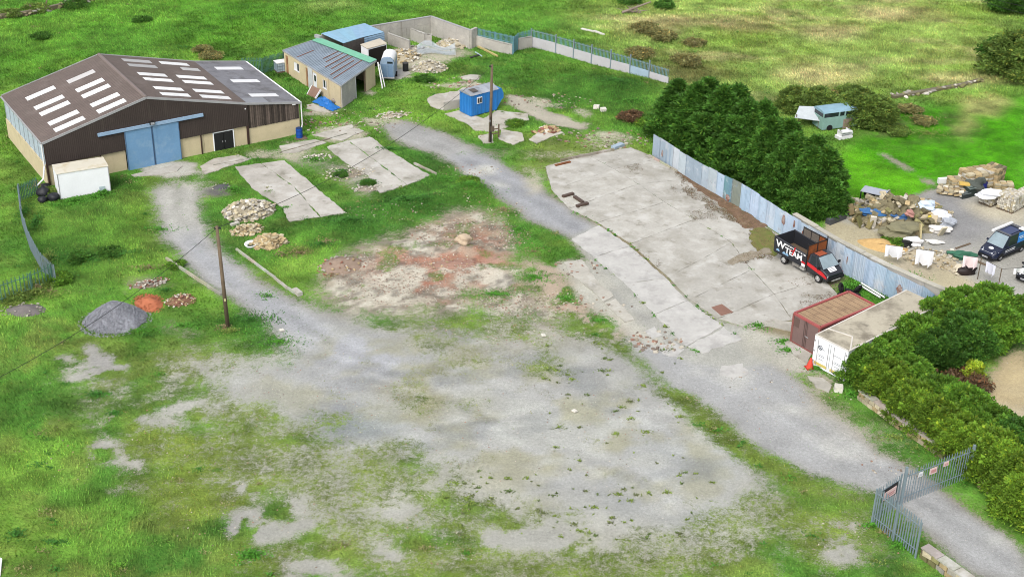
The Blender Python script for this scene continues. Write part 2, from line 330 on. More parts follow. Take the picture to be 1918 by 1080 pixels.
paint(pd * sm(fa, .52, .60), s=A(150, 138, 126), k=.8); paint(pd * sm(fb_, .55, .62), s=A(216, 208, 194), k=.85); paint(pd * sm(fc, .56, .64) * region([(700, 470), (900, 430), (1000, 520), (900, 570), (720, 560)], 1.), s=A(186, 124, 102), k=.75); paint(pd * sm(fbm(FX, FY, 1.8, 104, 4), .55, .66), cov=.62, t=A(112, 146, 66)); paint(pd * sm(fbm(FX, FY, .7, 105, 3), .6, .7), s=A(112, 104, 96), k=.6)
# right-hand lane
paint(region([(705, 230), (760, 228), (830, 245), (905, 285), (985, 335), (1060, 395), (1125, 432), (1080, 450), (1010, 415), (940, 375), (880, 320), (835, 300), (800, 285), (740, 262)], .5), cov=.03, s=A(172, 170, 170))
paint(region([(840, 296), (900, 286), (985, 335), (1060, 395), (1120, 430), (1085, 448), (1000, 408), (935, 365)], .5), cov=.0, s=A(168, 168, 174))
paint(oval(905, 320, 24, 7, .4) + oval(932, 345, 18, 7, .4) + oval(920, 312, 10, 6, .3), s=A(206, 204, 200), k=.85)
paint(oval(890, 288, 80, 9, .7), cov=.5, k=.8)
paint(region([(1150, 580), (1270, 655), (1330, 668), (1400, 640), (1480, 690), (1560, 770), (1640, 830), (1720, 880), (1800, 930), (1930, 1040), (1930, 1100), (1830, 1080), (1720, 985), (1640, 925), (1560, 905), (1440, 850), (1330, 770), (1250, 715), (1180, 640)], .5), cov=.03, s=A(178, 177, 179))
for cx, cy, rx, ry in [(1375, 695, 34, 18), (1320, 700, 24, 8), (1495, 770, 20, 12), (1475, 765, 16, 8), (1440, 755, 12, 6), (1580, 850, 40, 10), (1640, 840, 30, 14), (1260, 655, 24, 10), (1870, 1010, 50, 14), (1545, 830, 40, 10)]:
    paint(oval(cx, cy, rx, ry, .4), s=A(206, 203, 198), k=.6)
paint(oval(1535, 783, 9, 5, .2) + oval(1783, 943, 14, 6, .25), s=A(92, 84, 74), k=.8)
paint(region([(1050, 490), (1090, 485), (1170, 575), (1240, 640), (1200, 640), (1120, 585)], .6), cov=.18, s=A(206, 200, 188))
tracks([(740, 245), (850, 285), (930, 335), (1020, 390), (1100, 440)], .85, .5); tracks([(1330, 690), (1450, 760), (1580, 840), (1700, 920), (1880, 1050)], .9, .3)
# grassy strip between gravel and lane
paint(region([(985, 520), (1020, 510), (1110, 590), (1180, 640), (1250, 715), (1340, 775), (1440, 850), (1560, 905), (1640, 930), (1640, 960), (1500, 930), (1400, 870), (1300, 790), (1200, 690), (1090, 620)], .5), cov=.8, t=A(116, 146, 58))
paint(region([(1240, 725), (1290, 740), (1400, 830), (1520, 900), (1500, 915), (1370, 850), (1280, 770)], .4), cov=.88, t=A(112, 136, 56), k=.85)
paint(region([(1066, 446), (1125, 418), (1190, 460), (1260, 525), (1300, 566), (1360, 605), (1420, 612), (1490, 612), (1500, 650), (1450, 680), (1380, 690), (1290, 680), (1240, 640), (1160, 560)], .25, False), cov=.06, s=A(186, 184, 178)); paint(region([(1046, 492), (1085, 482), (1128, 512), (1190, 570), (1275, 652), (1236, 648), (1172, 606), (1100, 566)], .35), cov=.2, s=A(198, 194, 184)); paint(region([(1085, 482), (1110, 500), (1220, 598), (1285, 655), (1260, 655), (1160, 570)], .3), cov=.12, s=A(178, 176, 172))
paint(region([(975, 480), (1045, 500), (1110, 570), (1180, 640), (1100, 620), (1020, 560)], .6) * sm(fbm(FX, FY, 1.3, 106, 4), .45, .58), cov=.2, s=A(196, 176, 158))
# verge by the white container, foot of the hedge
paint(region([(1455, 625), (1500, 660), (1560, 715), (1640, 760), (1740, 850), (1720, 880), (1640, 830), (1560, 770), (1490, 705), (1440, 660)], .5), cov=.8, s=A(170, 160, 140))
paint(region([(1385, 618), (1440, 602), (1486, 618), (1500, 660), (1530, 700), (1470, 700), (1400, 660)], .4), cov=.22, s=A(196, 192, 182)); paint(oval(1530, 718, 30, 14, .4) + oval(1550, 760, 40, 14, .5) + oval(1600, 800, 34, 10, .5), cov=.2, s=A(184, 176, 160), k=.8)
paint(region([(1760, 900), (1930, 985), (1930, 1030), (1790, 935)], .4), cov=.85, s=A(160, 140, 110))
# patches by the barn and shed
for cx, cy, rx, ry in [(640, 250, 60, 14), (555, 278, 40, 14), (505, 290, 30, 10), (738, 218, 30, 10), (700, 222, 20, 8), (600, 205, 30, 12), (690, 172, 14, 7), (1000, 195, 46, 10), (1060, 232, 40, 9), (1120, 250, 16, 7), (1060, 292, 60, 8), (1130, 260, 50, 14), (880, 148, 26, 8), (850, 165, 60, 8), (1100, 205, 26, 8), (1000, 330, 20, 30), (1100, 290, 60, 10), (730, 145, 30, 10)]:
    paint(oval(cx, cy, rx, ry, .4), cov=.35, s=A(204, 196, 178), k=.9)
paint(region([(945, 178), (985, 190), (1040, 212), (1100, 238), (1090, 246), (1030, 232), (975, 208)], .3), cov=.08, s=A(192, 184, 170))
paint(region([(1000, 250), (1210, 270), (1210, 300), (1020, 320), (960, 330)], 1.), cov=.78, t=A(136, 160, 70), k=.7)
paint(region([(690, 100), (800, 80), (890, 95), (860, 110), (800, 130), (740, 140)], .6), cov=.35, s=A(196, 188, 168))
paint(oval(650, 320, 50, 26, .8) + oval(680, 350, 34, 20, .6) + oval(590, 295, 30, 14, .6), cov=.45, s=A(170, 164, 152), k=.8)
paint(oval(415, 357, 24, 8, .4), cov=.2, s=A(96, 96, 100)); paint(oval(275, 533, 44, 9, .5), cov=.3, s=A(160, 146, 134)); paint(oval(330, 610, 40, 12, .5), cov=.6)
# scrap yard next door
paint(region([(1550, 400), (1620, 372), (1700, 372), (1762, 352), (1800, 352), (1860, 372), (1930, 380), (1930, 560), (1810, 570), (1640, 470)], .25, False), cov=.0, s=A(186, 182, 176))
paint(region([(1640, 385), (1720, 372), (1760, 352), (1860, 400), (1860, 440), (1780, 470), (1740, 420)], .8, False), cov=0, s=A(158, 156, 158))
paint(region([(1800, 380), (1930, 370), (1930, 420), (1840, 410)], .5, False), s=A(206, 196, 176), k=.9); paint(region([(1600, 440), (1700, 470), (1780, 500), (1840, 540), (1810, 560), (1640, 480)], .6, False), s=A(206, 190, 156), k=.8)
paint(region([(1550, 408), (1640, 430), (1860, 560), (1800, 580), (1640, 500), (1540, 440)], .3, False), cov=.1, s=A(200, 188, 160)); paint(oval(1690, 500, 60, 16, .5), s=A(200, 186, 166), k=.7); paint(oval(1680, 430, 60, 40, .6), cov=.35, t=A(90, 120, 60), k=.7)
paint(region([(1835, 760), (1860, 700), (1930, 620), (1930, 800), (1900, 800)], .6), cov=.05, s=A(206, 186, 148)); paint(oval(1900, 765, 40, 14, .5), s=A(206, 200, 190), k=.8)
paint(region([(1640, 285), (1655, 285), (1715, 318), (1700, 322)], .2, False) + region([(1722, 328), (1758, 342), (1750, 348), (1720, 336)], .2, False), cov=.1, s=A(170, 164, 150), k=.9)
# under slabs
paint(region([(-20, -20), (1050, -20), (1000, 60), (720, 30), (560, 85), (190, 100), (-20, 180)], 4), t=A(104, 172, 50), k=.6)
paint(region([(1022, 312), (1165, 275), (1225, 292), (1480, 450), (1650, 560), (1500, 640), (1390, 610), (1250, 530), (1118, 418), (1040, 370)], .3, False), cov=.3, s=A(150, 138, 112))
paint(region([(1552, 545), (1596, 508), (1640, 520), (1710, 570), (1670, 585), (1600, 562), (1560, 556)], .3), cov=.97, t=A(84, 146, 44))
soil[:] = soil * np.array([.985, 1.01, .975])
mott = fbm(FX * .8, FY, 1.6, 81, 4); mott2 = fbm(FX, FY, .55, 82, 2)
turf[:] = turf * np.array([1.17, 1.1, 1.22]); turf[:] = turf * (.62 + .62 * sm(mott, .25, .75) + .28 * (mott2 - .5))[..., None]
cover = np.clip(cover, 0, 1)
# drier, thinner turf gets mid-scale gaps
gap = sm(fbm(FX, FY, .9, 41, 3), .3, .75)
cover = np.clip(cover - .18 * gap * (cover < .93), 0, 1)
full = np.zeros(XX.shape + (4,)); full[..., :3] = soil.mean((0, 1)) * 0 + np.array(A(150, 140, 122)); full[..., 3] = 1
tfull = np.zeros(XX.shape + (4,)); tfull[..., :3] = (GREEN + FIELD) / 2; tfull[..., 3] = 1
S_ = np.s_[iy0:iy0 + ny, ix0:ix0 + nx]
full[S_][..., :3] = soil; full[S_][..., 3] = cover; tfull[S_][..., :3] = turf
H_, W_ = XX.shape
co = np.stack([XX, YY, ZZ], -1).reshape(-1, 3).astype(np.float32)
idx = np.arange(H_ * W_).reshape(H_, W_)
quads = np.stack([idx[:-1, :-1], idx[:-1, 1:], idx[1:, 1:], idx[1:, :-1]], -1).reshape(-1, 4)
def np_mesh(name, co, faces, k, cols=None, smooth=False):
    me = bpy.data.meshes.new(name); nf = len(faces)
    me.vertices.add(len(co)); me.vertices.foreach_set("co", np.asarray(co, np.float32).ravel())
    me.loops.add(nf * k); me.loops.foreach_set("vertex_index", np.asarray(faces, np.int32).ravel())
    me.polygons.add(nf); me.polygons.foreach_set("loop_start", np.arange(0, nf * k, k, dtype=np.int32)); me.polygons.foreach_set("loop_total", np.full(nf, k, np.int32))
    if smooth: me.polygons.foreach_set("use_smooth", np.ones(nf, bool))
    for nm, c in (cols or {}).items():
        a = me.attributes.new(nm, 'FLOAT_COLOR', 'POINT'); a.data.foreach_set("color", np.asarray(c, np.float32).ravel())
    me.update(calc_edges=True); me.validate(); return me
gm = bpy.data.materials.new("ground_soil_and_turf"); gm.use_nodes = True
def ground_nodes(m):
    nt = m.node_tree; N = nt.nodes; L = nt.links; bs = N["Principled BSDF"]; bs.inputs["Roughness"].default_value = .95; bs.inputs["Specular IOR Level"].default_value = .15
    g = N.new("ShaderNodeNewGeometry")
    def noise(s, d=3, r=.6):
        n = N.new("ShaderNodeTexNoise"); n.inputs["Scale"].default_value = s; n.inputs["Detail"].default_value = d; n.inputs["Roughness"].default_value = r; L.new(g.outputs["Position"], n.inputs["Vector"]); return n.outputs["Fac"]
    def rng(v, a, b, c, d):
        n = N.new("ShaderNodeMapRange"); n.inputs[1].default_value = a; n.inputs[2].default_value = b; n.inputs[3].default_value = c; n.inputs[4].default_value = d; L.new(v, n.inputs[0]); return n.outputs[0]
    def mix(f, a, b, mode='MIX'):
        n = N.new("ShaderNodeMix"); n.data_type = 'RGBA'; n.blend_type = mode
        for s, v in ((0, f), (6, a), (7, b)):
            if hasattr(v, 'links'): L.new(v, n.inputs[s])
            elif s == 0: n.inputs[0].default_value = v
            else: n.inputs[s].default_value = (*v, 1)
        return n.outputs[2]
    def math_(op, a, b):
        n = N.new("ShaderNodeMath"); n.operation = op
        for i, v in ((0, a), (1, b)):
            if hasattr(v, 'links'): L.new(v, n.inputs[i])
            else: n.inputs[i].default_value = v
        return n.outputs[0]
    sa = N.new("ShaderNodeAttribute"); sa.attribute_name = "soil"; ta = N.new("ShaderNodeAttribute"); ta.attribute_name = "turf"
    cov = sa.outputs["Alpha"]
    s = mix(1., sa.outputs["Color"], rng(noise(.35, 4), .3, .7, .86, 1.12), 'MULTIPLY')
    s = mix(1., s, rng(noise(5, 4, .7), .3, .7, .82, 1.16), 'MULTIPLY')
    s = mix(1., s, rng(noise(22, 2, .7), .3, .7, .8, 1.2), 'MULTIPLY')
    vo = N.new("ShaderNodeTexVoronoi"); vo.inputs["Scale"].default_value = 7.; L.new(g.outputs["Position"], vo.inputs["Vector"])
    sp = N.new("ShaderNodeSeparateColor"); L.new(vo.outputs["Color"], sp.inputs[0])
    big = rng(noise(.5, 2), .45, .65, 0, 1)
    stone = math_('MULTIPLY', math_('MULTIPLY', math_('GREATER_THAN', sp.outputs[0], .86), math_('LESS_THAN', vo.outputs["Distance"], .33)), big)
    s = mix(stone, s, mix(sp.outputs[1], (.42, .40, .36), (.2, .19, .18)))
    t = mix(1., ta.outputs["Color"], rng(noise(.9, 4), .3, .7, .8, 1.18), 'MULTIPLY')
    t = mix(1., t, rng(noise(7, 4, .7), .3, .7, .5, 1.2), 'MULTIPLY')
    t = mix(rng(noise(2.2, 3), .56, .7, 0, .45), t, (.11, .13, .035))
    jit = math_('ADD', math_('MULTIPLY', math_('SUBTRACT', noise(2.6, 5, .75), .5), 1.5), math_('MULTIPLY', math_('SUBTRACT', noise(13, 3, .75), .5), 1.3))
    edge = math_('ADD', math_('MULTIPLY', math_('MULTIPLY', cov, math_('SUBTRACT', 1., cov)), 3.2), .2)
    f = rng(math_('ADD', cov, math_('MULTIPLY', jit, edge)), .3, .7, 0, 1)
    L.new(mix(f, s, t), bs.inputs["Base Color"])
    bp = N.new("ShaderNodeBump"); bp.inputs["Distance"].default_value = .06; bp.inputs["Strength"].default_value = .55
    hh = math_('ADD', math_('MULTIPLY', noise(9, 4, .7), 1.), math_('MULTIPLY', f, .5)); L.new(hh, bp.inputs["Height"]); L.new(bp.outputs[0], bs.inputs["Normal"])
ground_nodes(gm)
gme = np_mesh("ground", co, quads, 4, {"soil": full.reshape(-1, 4), "turf": tfull.reshape(-1, 4)}, True); gme.materials.append(gm)
ground = struct(link("ground", gme))

# grass blades and weeds (nobody could count them)
def sample(m, x, y):
    i = np.clip(((y - FY[0, 0]) / ST), 0, ny - 1.001); j = np.clip(((x - FX[0, 0]) / ST), 0, nx - 1.001)
    return m[(i + .5).astype(int), (j + .5).astype(int)]
BLOCK = []   # pixel polygons kept clear (slabs, buildings) - filled below before the grass is grown
def leaf_mat(name, rough=.7, objcol=False, var=.12): return mat(name, (1, 1, 1), rough, var, .6, attr="tint", objcol=objcol, spec=.2)
def tri_cloud(base, direc, width, tint):
    """one triangle per blade: base points, blade vectors, half-width vectors"""
    n = len(base); v = np.empty((n, 3, 3), np.float32); v[:, 0] = base - width; v[:, 1] = base + width; v[:, 2] = base + direc
    c = np.empty((n, 3, 4), np.float32); c[:, :, :3] = tint[:, None, :]; c[:, :, 3] = 1
    return v.reshape(-1, 3), np.arange(n * 3).reshape(-1, 3), c.reshape(-1, 4)
R = np.random.RandomState(5)
def grow_grass(n):
    u = R.rand(n * 3, 2); y = 59 + (172 - 59) * u[:, 0] ** .85; hw = .40 * np.sqrt(y * y + HC * HC) * .93 + 2; x = (u[:, 1] * 2 - 1) * hw
    c = sample(cover, x, y); jit = (fbm(x, y, .5, 51, 2) - .5) * .5
    keep = (R.rand(len(x)) < np.clip((c + jit - .3) * 1.6, .004, 1))
    for poly in BLOCK:
        px, py = topix(x, y); keep &= ~inside(poly, px, py)
    x, y = x[keep][:n], y[keep][:n]; k = len(x); c = sample(cover, x, y)
    z = hg(x, y); rough = fbm(x, y, 3., 52, 3); lawn = region([(1585, 275), (1640, 215), (1930, 180), (1930, 370), (1790, 330), (1720, 370), (1550, 410)], .2, False)
    ln = (.05 + .16 * rough + .10 * R.rand(k)) * np.where(c < .8, .55, 1) * np.where(sample(lawn, x, y) > .5, .35, 1) * (1 + .25 * (y > 140))
    a = R.rand(k) * 6.283; w0 = fbm(x, y, 6, 53) * 6.283
    lean = .35 + .5 * R.rand(k)
    d = np.stack([np.cos(a) * .6 + np.cos(w0) * .7, np.sin(a) * .6 + np.sin(w0) * .7, np.zeros(k)], 1) * (ln * lean)[:, None]; d[:, 2] = ln * .9
    wd = (.018 + .022 * R.rand(k)) * (1 + .5 * (y > 120)); b = R.rand(k) * 6.283
    t = sample(turf, x, y) * (.55 + .98 * R.rand(k) ** 1.2)[:, None]
    yel = (R.rand(k) < .13)[:, None]; t = np.where(yel, t * np.array([1.55, 1.12, 1.3]), t)
    P = np.stack([x, y, z - .01], 1); Wv = np.stack([np.cos(b) * wd, np.sin(b) * wd, np.zeros(k)], 1)
    return tri_cloud(P, d, Wv, t)
def weed_points(spots):
    out = []
    for px, py, rx, ry, n, h, tint in spots:      # pixel centre, radii in metres
        p = G(px, py); n = int(n * .8); ang = R.rand(n) * 6.283; rr = np.minimum(np.abs(R.normal(size=n)) * .62, 1.7); x = p.x + np.cos(ang) * rr * rx; y = p.y + np.sin(ang) * rr * ry
        clump = sm(fbm(x, y, 1., 61, 3), .3, .6); z = hg(x, y) + R.rand(n) * h * .8 * clump * np.clip(1 - rr * .55, .1, 1)
        out.append((x, y, z, np.full(n, h), np.tile(np.array(tint), (n, 1)) * (.6 + .75 * R.rand(n))[:, None]))
    x, y, z, h, t = [np.concatenate([o[i] for o in out]) for i in range(5)]; k = len(x)
    a = R.rand(k) * 6.283; e = R.rand(k) * .9 + .0; l = .07 + .10 * R.rand(k)
    d = np.stack([np.cos(a) * np.cos(e), np.sin(a) * np.cos(e), np.sin(e)], 1) * l[:, None]; w = np.stack([-np.sin(a), np.cos(a), .3 * (R.rand(k) - .5)], 1) * (.03 + .035 * R.rand(k))[:, None]
    return tri_cloud(np.stack([x, y, z], 1), d, w, t)

# ------------------------------------------------------------------ materials
M = {}
DARKD = (.05, .045, .035)
M['concrete'] = mat('weathered_concrete', A(198, 196, 189), .9, .13, .6, .01, 30, dirt=[(A(170, 166, 154), .42, .35), (A(140, 134, 120), .31, .7), (A(108, 104, 94), .26, 2.6), (A(218, 216, 211), .36, .6)], objcol=True)
M['lane'] = mat('pale_lane_concrete', A(206, 204, 199), .9, .09, .6, .01, 30, dirt=[(A(182, 180, 176), .42, .8), (A(160, 154, 144), .27, 1.7), (A(222, 220, 216), .33, .6)], objcol=True)
M['stone'] = mat('rubble_stone', (1, 1, 1), .9, .25, 2.5, .02, 20, objcol=True)
M['block'] = mat('cream_blockwork', A(222, 206, 170), .9, .08, 1.2, .008, 25, dirt=[(A(170, 152, 118), .3, .8)], streak=(A(150, 136, 110), .25, 1.6))
M['greywall'] = mat('grey_blockwork', A(186, 182, 176), .9, .12, 1., .01, 20, dirt=[(A(214, 208, 196), .42, .6)], streak=(A(92, 78, 60), .27, 1.2))
M['clad'] = mat('brown_cladding', A(70, 60, 56), .75, .12, .7, wave=((.842, .54, 0), .17, .008), streak=(A(88, 80, 72), .3, 2.))
M['clad2'] = mat('white_side_sheeting', A(198, 212, 226), .6, .08, .7, wave=((-.54, .842, 0), .3, .03), streak=(A(170, 176, 176), .3, 1.5))
M['roof'] = mat('brown_fibre_cement_roof', A(118, 105, 99), .85, .12, .35, wave=((-.54, .842, 0), .3, .035), dirt=[(A(134, 122, 116), .36, .4), (A(108, 97, 92), .3, 1.6)])
M['roof2'] = mat('grey_fibre_cement_roof', A(140, 140, 146), .85, .16, .5, wave=((-.54, .842, 0), .3, .035), dirt=[(A(112, 110, 112), .42, .8), (A(170, 172, 180), .3, .5)])
M['sky'] = mat('rooflight_sheet', A(244, 244, 244, .74), .5, .04, .6, objcol=True, dirt=[(A(196, 194, 188), .34, 1.1)])
M['trim'] = mat('pale_metal_trim', A(176, 176, 178), .6, .1, 2.)
M['white'] = mat('white_painted_metal', A(244, 246, 250, .78), .5, .04, 1., streak=(A(206, 208, 200), .14, 1.3))
M['whiteplain'] = mat('white_plastic', A(240, 240, 240, .7), .45, .04, 2.)
M['door'] = mat('pale_blue_door_steel', A(124, 168, 208), .5, .07, .7, dirt=[(A(148, 184, 214), .4, .8)], streak=(A(108, 148, 186), .25, 1.4))
M['black'] = mat('black_matt', A(38, 38, 40), .6, .15, 3.)
M['rubber'] = mat('black_rubber', A(34, 33, 33), .85, .15, 3.)
M['glass'] = mat('dark_window_glass', A(44, 52, 58), .12, .1, 3., spec=.6)
M['wind'] = mat('windscreen_glass', A(150, 168, 176), .1, .15, 1.5, spec=.7)
M['timber'] = mat('weathered_timber', (1, 1, 1), .9, .25, 3., objcol=True, streak=(A(60, 54, 48), .35, 3.))
M['wood'] = mat('grey_brown_wood', A(120, 104, 86), .9, .2, 2., streak=(A(78, 66, 54), .3, 4.))
M['galv'] = mat('galvanised_steel', A(150, 168, 178), .5, .1, 2., metal=.25, objcol=False)
M['greenfence'] = mat('green_grey_fence_steel', A(112, 148, 140), .6, .12, 2.)
M['tin'] = mat('pale_blue_corrugated_tin', (1, 1, 1), .6, .1, .5, objcol=True, streak=(A(112, 142, 172), .33, 1.1), dirt=[(A(226, 228, 232), .36, .8), (A(112, 140, 166), .3, 1.6), (A(142, 96, 78), .275, .9)])
M['shedroof'] = mat('rusty_galvanised_roof', A(158, 172, 184), .5, .08, .6, metal=.1, objcol=True, dirt=[(A(170, 186, 202), .4, .5)])
M['rust'] = mat('rusty_steel', A(140, 84, 48), .85, .22, 3., dirt=[(A(96, 62, 42), .4, 2.)])
M['tarp'] = mat('blue_tarpaulin', A(40, 122, 206), .5, .12, 2.)
M['bluecab'] = mat('blue_painted_steel', A(52, 136, 212), .5, .08, 1.2, streak=(A(36, 104, 172), .25, 2.5))
M['sheet'] = mat('cloth', (1, 1, 1), .9, .05, 4., objcol=True)
M['any'] = mat('plain_paint', (1, 1, 1), .55, .1, 1.5, objcol=True)
M['gloss'] = mat('vehicle_paint', (1, 1, 1), .25, .05, 2., objcol=True, spec=.5)
M['sand'] = mat('loose_sand', (1, 1, 1), .95, .16, 3., .05, 9, objcol=True)
M['gravel'] = mat('grey_chippings', A(158, 160, 168), .95, .3, 5., .06, 14)
M['brick'] = mat('stacked_walling_stone', (1, 1, 1), .9, .2, 3., .02, 20, objcol=True)
WHITE = (1, 1, 1)

def jitter_poly(poly, step=.45, amp=.07, seed=1):
    rr = random.Random(seed); out = []
    n = len(poly)
    for i in range(n):
        a = Vector(poly[i][:2]); b = Vector(poly[(i + 1) % n][:2]); l = (b - a).length; k = max(1, int(l / step)); nn = Vector((-(b - a).y, (b - a).x)).normalized() if l > 1e-6 else Vector((0, 0))
        for j in range(k):
            p = a.lerp(b, j / k); out.append(p + nn * (rr.uniform(-amp, amp) if j else 0))
    return out
def gp(pts): return [G(*p) for p in pts]
def slab_obj(name, poly, m, parent=None, top=.05, amp=.07, seed=1, color=WHITE, step=.45):
    pl = jitter_poly(poly, step, amp, seed); b = MB(); b.prism(pl, lambda x, y: gz(x, y) - .25, lambda x, y: gz(x, y) * .6 + top)
    return b.build(name, m, parent, color=color)

# concrete yard: bays with open joints
cy = struct(bpy.data.objects.new("concrete_yard", None)); COL.objects.link(cy)
left = [(1021, 313), (1034, 358), (1066, 392), (1120, 418), (1182, 457), (1252, 520), (1292, 562), (1345, 598), (1392, 612)]
mid = [(1100, 291), (1150, 318), (1195, 346), (1245, 380), (1300, 412), (1370, 455), (1408, 506), (1450, 552), (1484, 600)]
right = [(1182, 277), (1232, 298), (1290, 336), (1350, 372), (1412, 412), (1482, 455), (1515, 500), (1545, 525), (1572, 556)]
BLOCK.append(left + right[::-1]); tones = [1.0, .96, 1.04, .93, 1.02, .98, 1.05, .95, 1.]
for i in range(8):
    for a, b, s in ((left, mid, 0), (mid, right, 1)):
        q = gp([a[i], b[i], b[i + 1], a[i + 1]]); c = sum(q, Vector()) / 4
        q = [c + (p - c) * (1 - .03 / max(.5, (p - c).length)) for p in q]
        k = tones[(i * 2 + s * 3) % 9]; slab_obj("slab", q, M['concrete'], cy, .07 + rnd.uniform(-.015, .015), .035, i * 7 + s, (k, k * .99, k * .97))
slab_obj("cover_plate", gp([(1332, 577), (1352, 571), (1373, 586), (1351, 593)]), M['any'], cy, .085, 0., 2, A(150, 112, 96))
lane = struct(bpy.data.objects.new("concrete_lane", None)); COL.objects.link(lane)
ll = [(1070, 448), (1112, 482), (1170, 532), (1225, 590), (1285, 650), (1316, 662)]; lr = [(1122, 422), (1180, 461), (1248, 522), (1288, 564), (1355, 612), (1390, 636)]
BLOCK.append(ll + lr[::-1])
for i in range(5):
    q = gp([ll[i], lr[i], lr[i + 1], ll[i + 1]]); c = sum(q, Vector()) / 4; q = [c + (p - c) * (1 - .015) for p in q]
    slab_obj("slab", q, M['lane'], lane, .055 if i < 4 else .03, .06 if i < 4 else .16, 40 + i, (1, 1, 1))
for k, q in enumerate([[(1232, 648), (1262, 640), (1282, 655), (1268, 668), (1240, 662)], [(1352, 684), (1392, 680), (1402, 700), (1372, 712), (1350, 702)], [(1208, 620), (1226, 612), (1240, 628), (1222, 634)]]): slab_obj("worn_patch", gp(q), M['lane'], lane, .02, .2, 48 + k, (1, 1, 1))
def pad(name, bays, seed, tone=WHITE):
    r = struct(bpy.data.objects.new(name, None)); COL.objects.link(r)
    for i, b in enumerate(bays):
        q = gp(b); c = sum(q, Vector()) / len(q); q = [c + (p - c) * .99 for p in q]; k = rnd.uniform(.95, 1.05)
        slab_obj("slab", q, M['concrete'], r, .07, .09, seed + i, tuple(t * k for t in tone)); BLOCK.append(b)
    return r
pad("concrete_pad", [[(440, 313), (488, 307), (552, 352), (600, 408), (543, 417), (528, 388), (470, 352)], [(489, 307), (532, 301), (590, 350), (649, 400), (601, 408), (553, 352)]], 60, (1.0, .97, .95))
pad("concrete_pad", [[(612, 276), (650, 264), (700, 300), (762, 348), (712, 362), (690, 330), (640, 300)], [(651, 264), (692, 257), (740, 290), (806, 330), (763, 348), (701, 300)]], 70, (1.04, 1.02, 1.))
pad("concrete_pad", [[(374, 313), (400, 299), (447, 291), (468, 300), (440, 309), (384, 328)]], 80, (1., .95, .9))
pad("concrete_pad", [[(523, 274), (590, 262), (612, 268), (560, 286), (530, 288)], [(584, 254), (660, 234), (662, 240), (618, 260)], [(612, 260), (664, 241), (682, 246), (640, 264)]], 90, (1.03, 1., .95))
pad("concrete_pad", [[(245, 329), (334, 308), (342, 313), (332, 322), (300, 328), (252, 332)]], 95, (1.05, 1.02, .98))
pad("concrete_pad", [[(832, 214), (858, 208), (905, 223), (932, 208), (990, 214), (992, 226), (960, 236), (925, 248), (890, 246), (872, 232)], [(938, 243), (978, 250), (982, 264), (962, 272), (934, 262)], [(990, 262), (1022, 238), (1040, 240), (1056, 250), (1030, 258), (1005, 270)], [(895, 256), (922, 250), (925, 268), (905, 270)]], 100, (1.06, 1.02, .94))
pad("concrete_pad", [[(800, 186), (815, 178), (858, 172), (866, 166), (890, 160), (900, 170), (868, 186), (832, 208), (806, 200)]], 110, (1.03, .99, .92))
pad("concrete_pad", [[(862, 146), (880, 141), (896, 142), (898, 150), (880, 152), (866, 150)]], 115, (1.06, 1.04, 1.))
pad("concrete_pad", [[(1055, 492), (1088, 486), (1120, 528), (1150, 556), (1130, 566), (1102, 540), (1070, 516)], [(1132, 568), (1152, 560), (1188, 600), (1170, 604)]], 120, (1.02, 1., .95))
pad("concrete_pad", [[(1468, 640), (1500, 632), (1522, 660), (1512, 682), (1490, 668)], [(1512, 704), (1540, 708), (1558, 722), (1552, 736), (1528, 726)], [(1396, 610), (1450, 598), (1486, 604), (1488, 622), (1440, 612), (1410, 618)]], 126, (.98, .95, .9))
# broken concrete edge pieces by the yard
sl = thing("broken_slab", "pale broken slab with three dark timber blocks lying on it at the yard edge", "slab", G(1072, 378, .0))
b = MB(); q = gp([(1052, 372), (1062, 364), (1100, 384), (1088, 392)]); o = G(1072, 378); b.prism([p - o for p in q], 0, .16); b.build("slab_piece", M['concrete'], sl, color=(1.08, 1.08, 1.05))
for k, (p, q, lb, gpn) in enumerate([((1054, 368), (1074, 362), "dark brown timber block nearest the far left corner of the broken slab", 0), ((1076, 368), (1092, 379), "dark brown timber block in the middle of the broken slab", 0), ((1080, 386), (1101, 380), "dark brown timber block at the near end of the broken slab", 0)]):
    b = MB(); P = G(*p, .24); Q = G(*q, .24); b.bar(P, Q, .3, .18); tag(b.build("timber_block", M['any'], color=A(92, 74, 64)), lb, "timber block", "timber blocks on the broken slab")

# ------------------------------------------------------------------ the barn
BYAW = .57; BO = Vector((-40.13, 113.04, 0)); BW, BWL, BL, HE, HA, HL = 18.51, 5.12, 12.64, 4.03, 6.36, 3.15
barn = thing("barn", "large barn with brown gable, brown rooflit roof and blue sliding doors", "barn", BO, BYAW)
def bq(name, quad, m, t=.1, par=barn, color=WHITE):
    b = MB(); b.slab3(quad, t); return b.build(name, m, par, color=color)
CL = 1.92                                           # foot of the cladding
b = MB(); b.box((3.46, .12, CL / 2 - .15), (6.9, .24, CL + .3)); b.build("block_wall", M['block'], barn)
b = MB(); b.box((12.9, .12, CL / 2 - .15), (2.56, .24, CL + .3)); b.box((14.65, .12, CL / 2 - .15), (.9, .24, CL + .3)); b.box((16.05, .12, 1.86), (1.88, .24, .13)); b.box((17.75, .12, CL / 2 - .15), (1.52, .24, CL + .3)); b.build("block_wall", M['block'], barn)
b = MB(); b.box((21.05, .12, .68), (5.1, .24, 1.86)); b.build("block_wall", M['block'], barn)
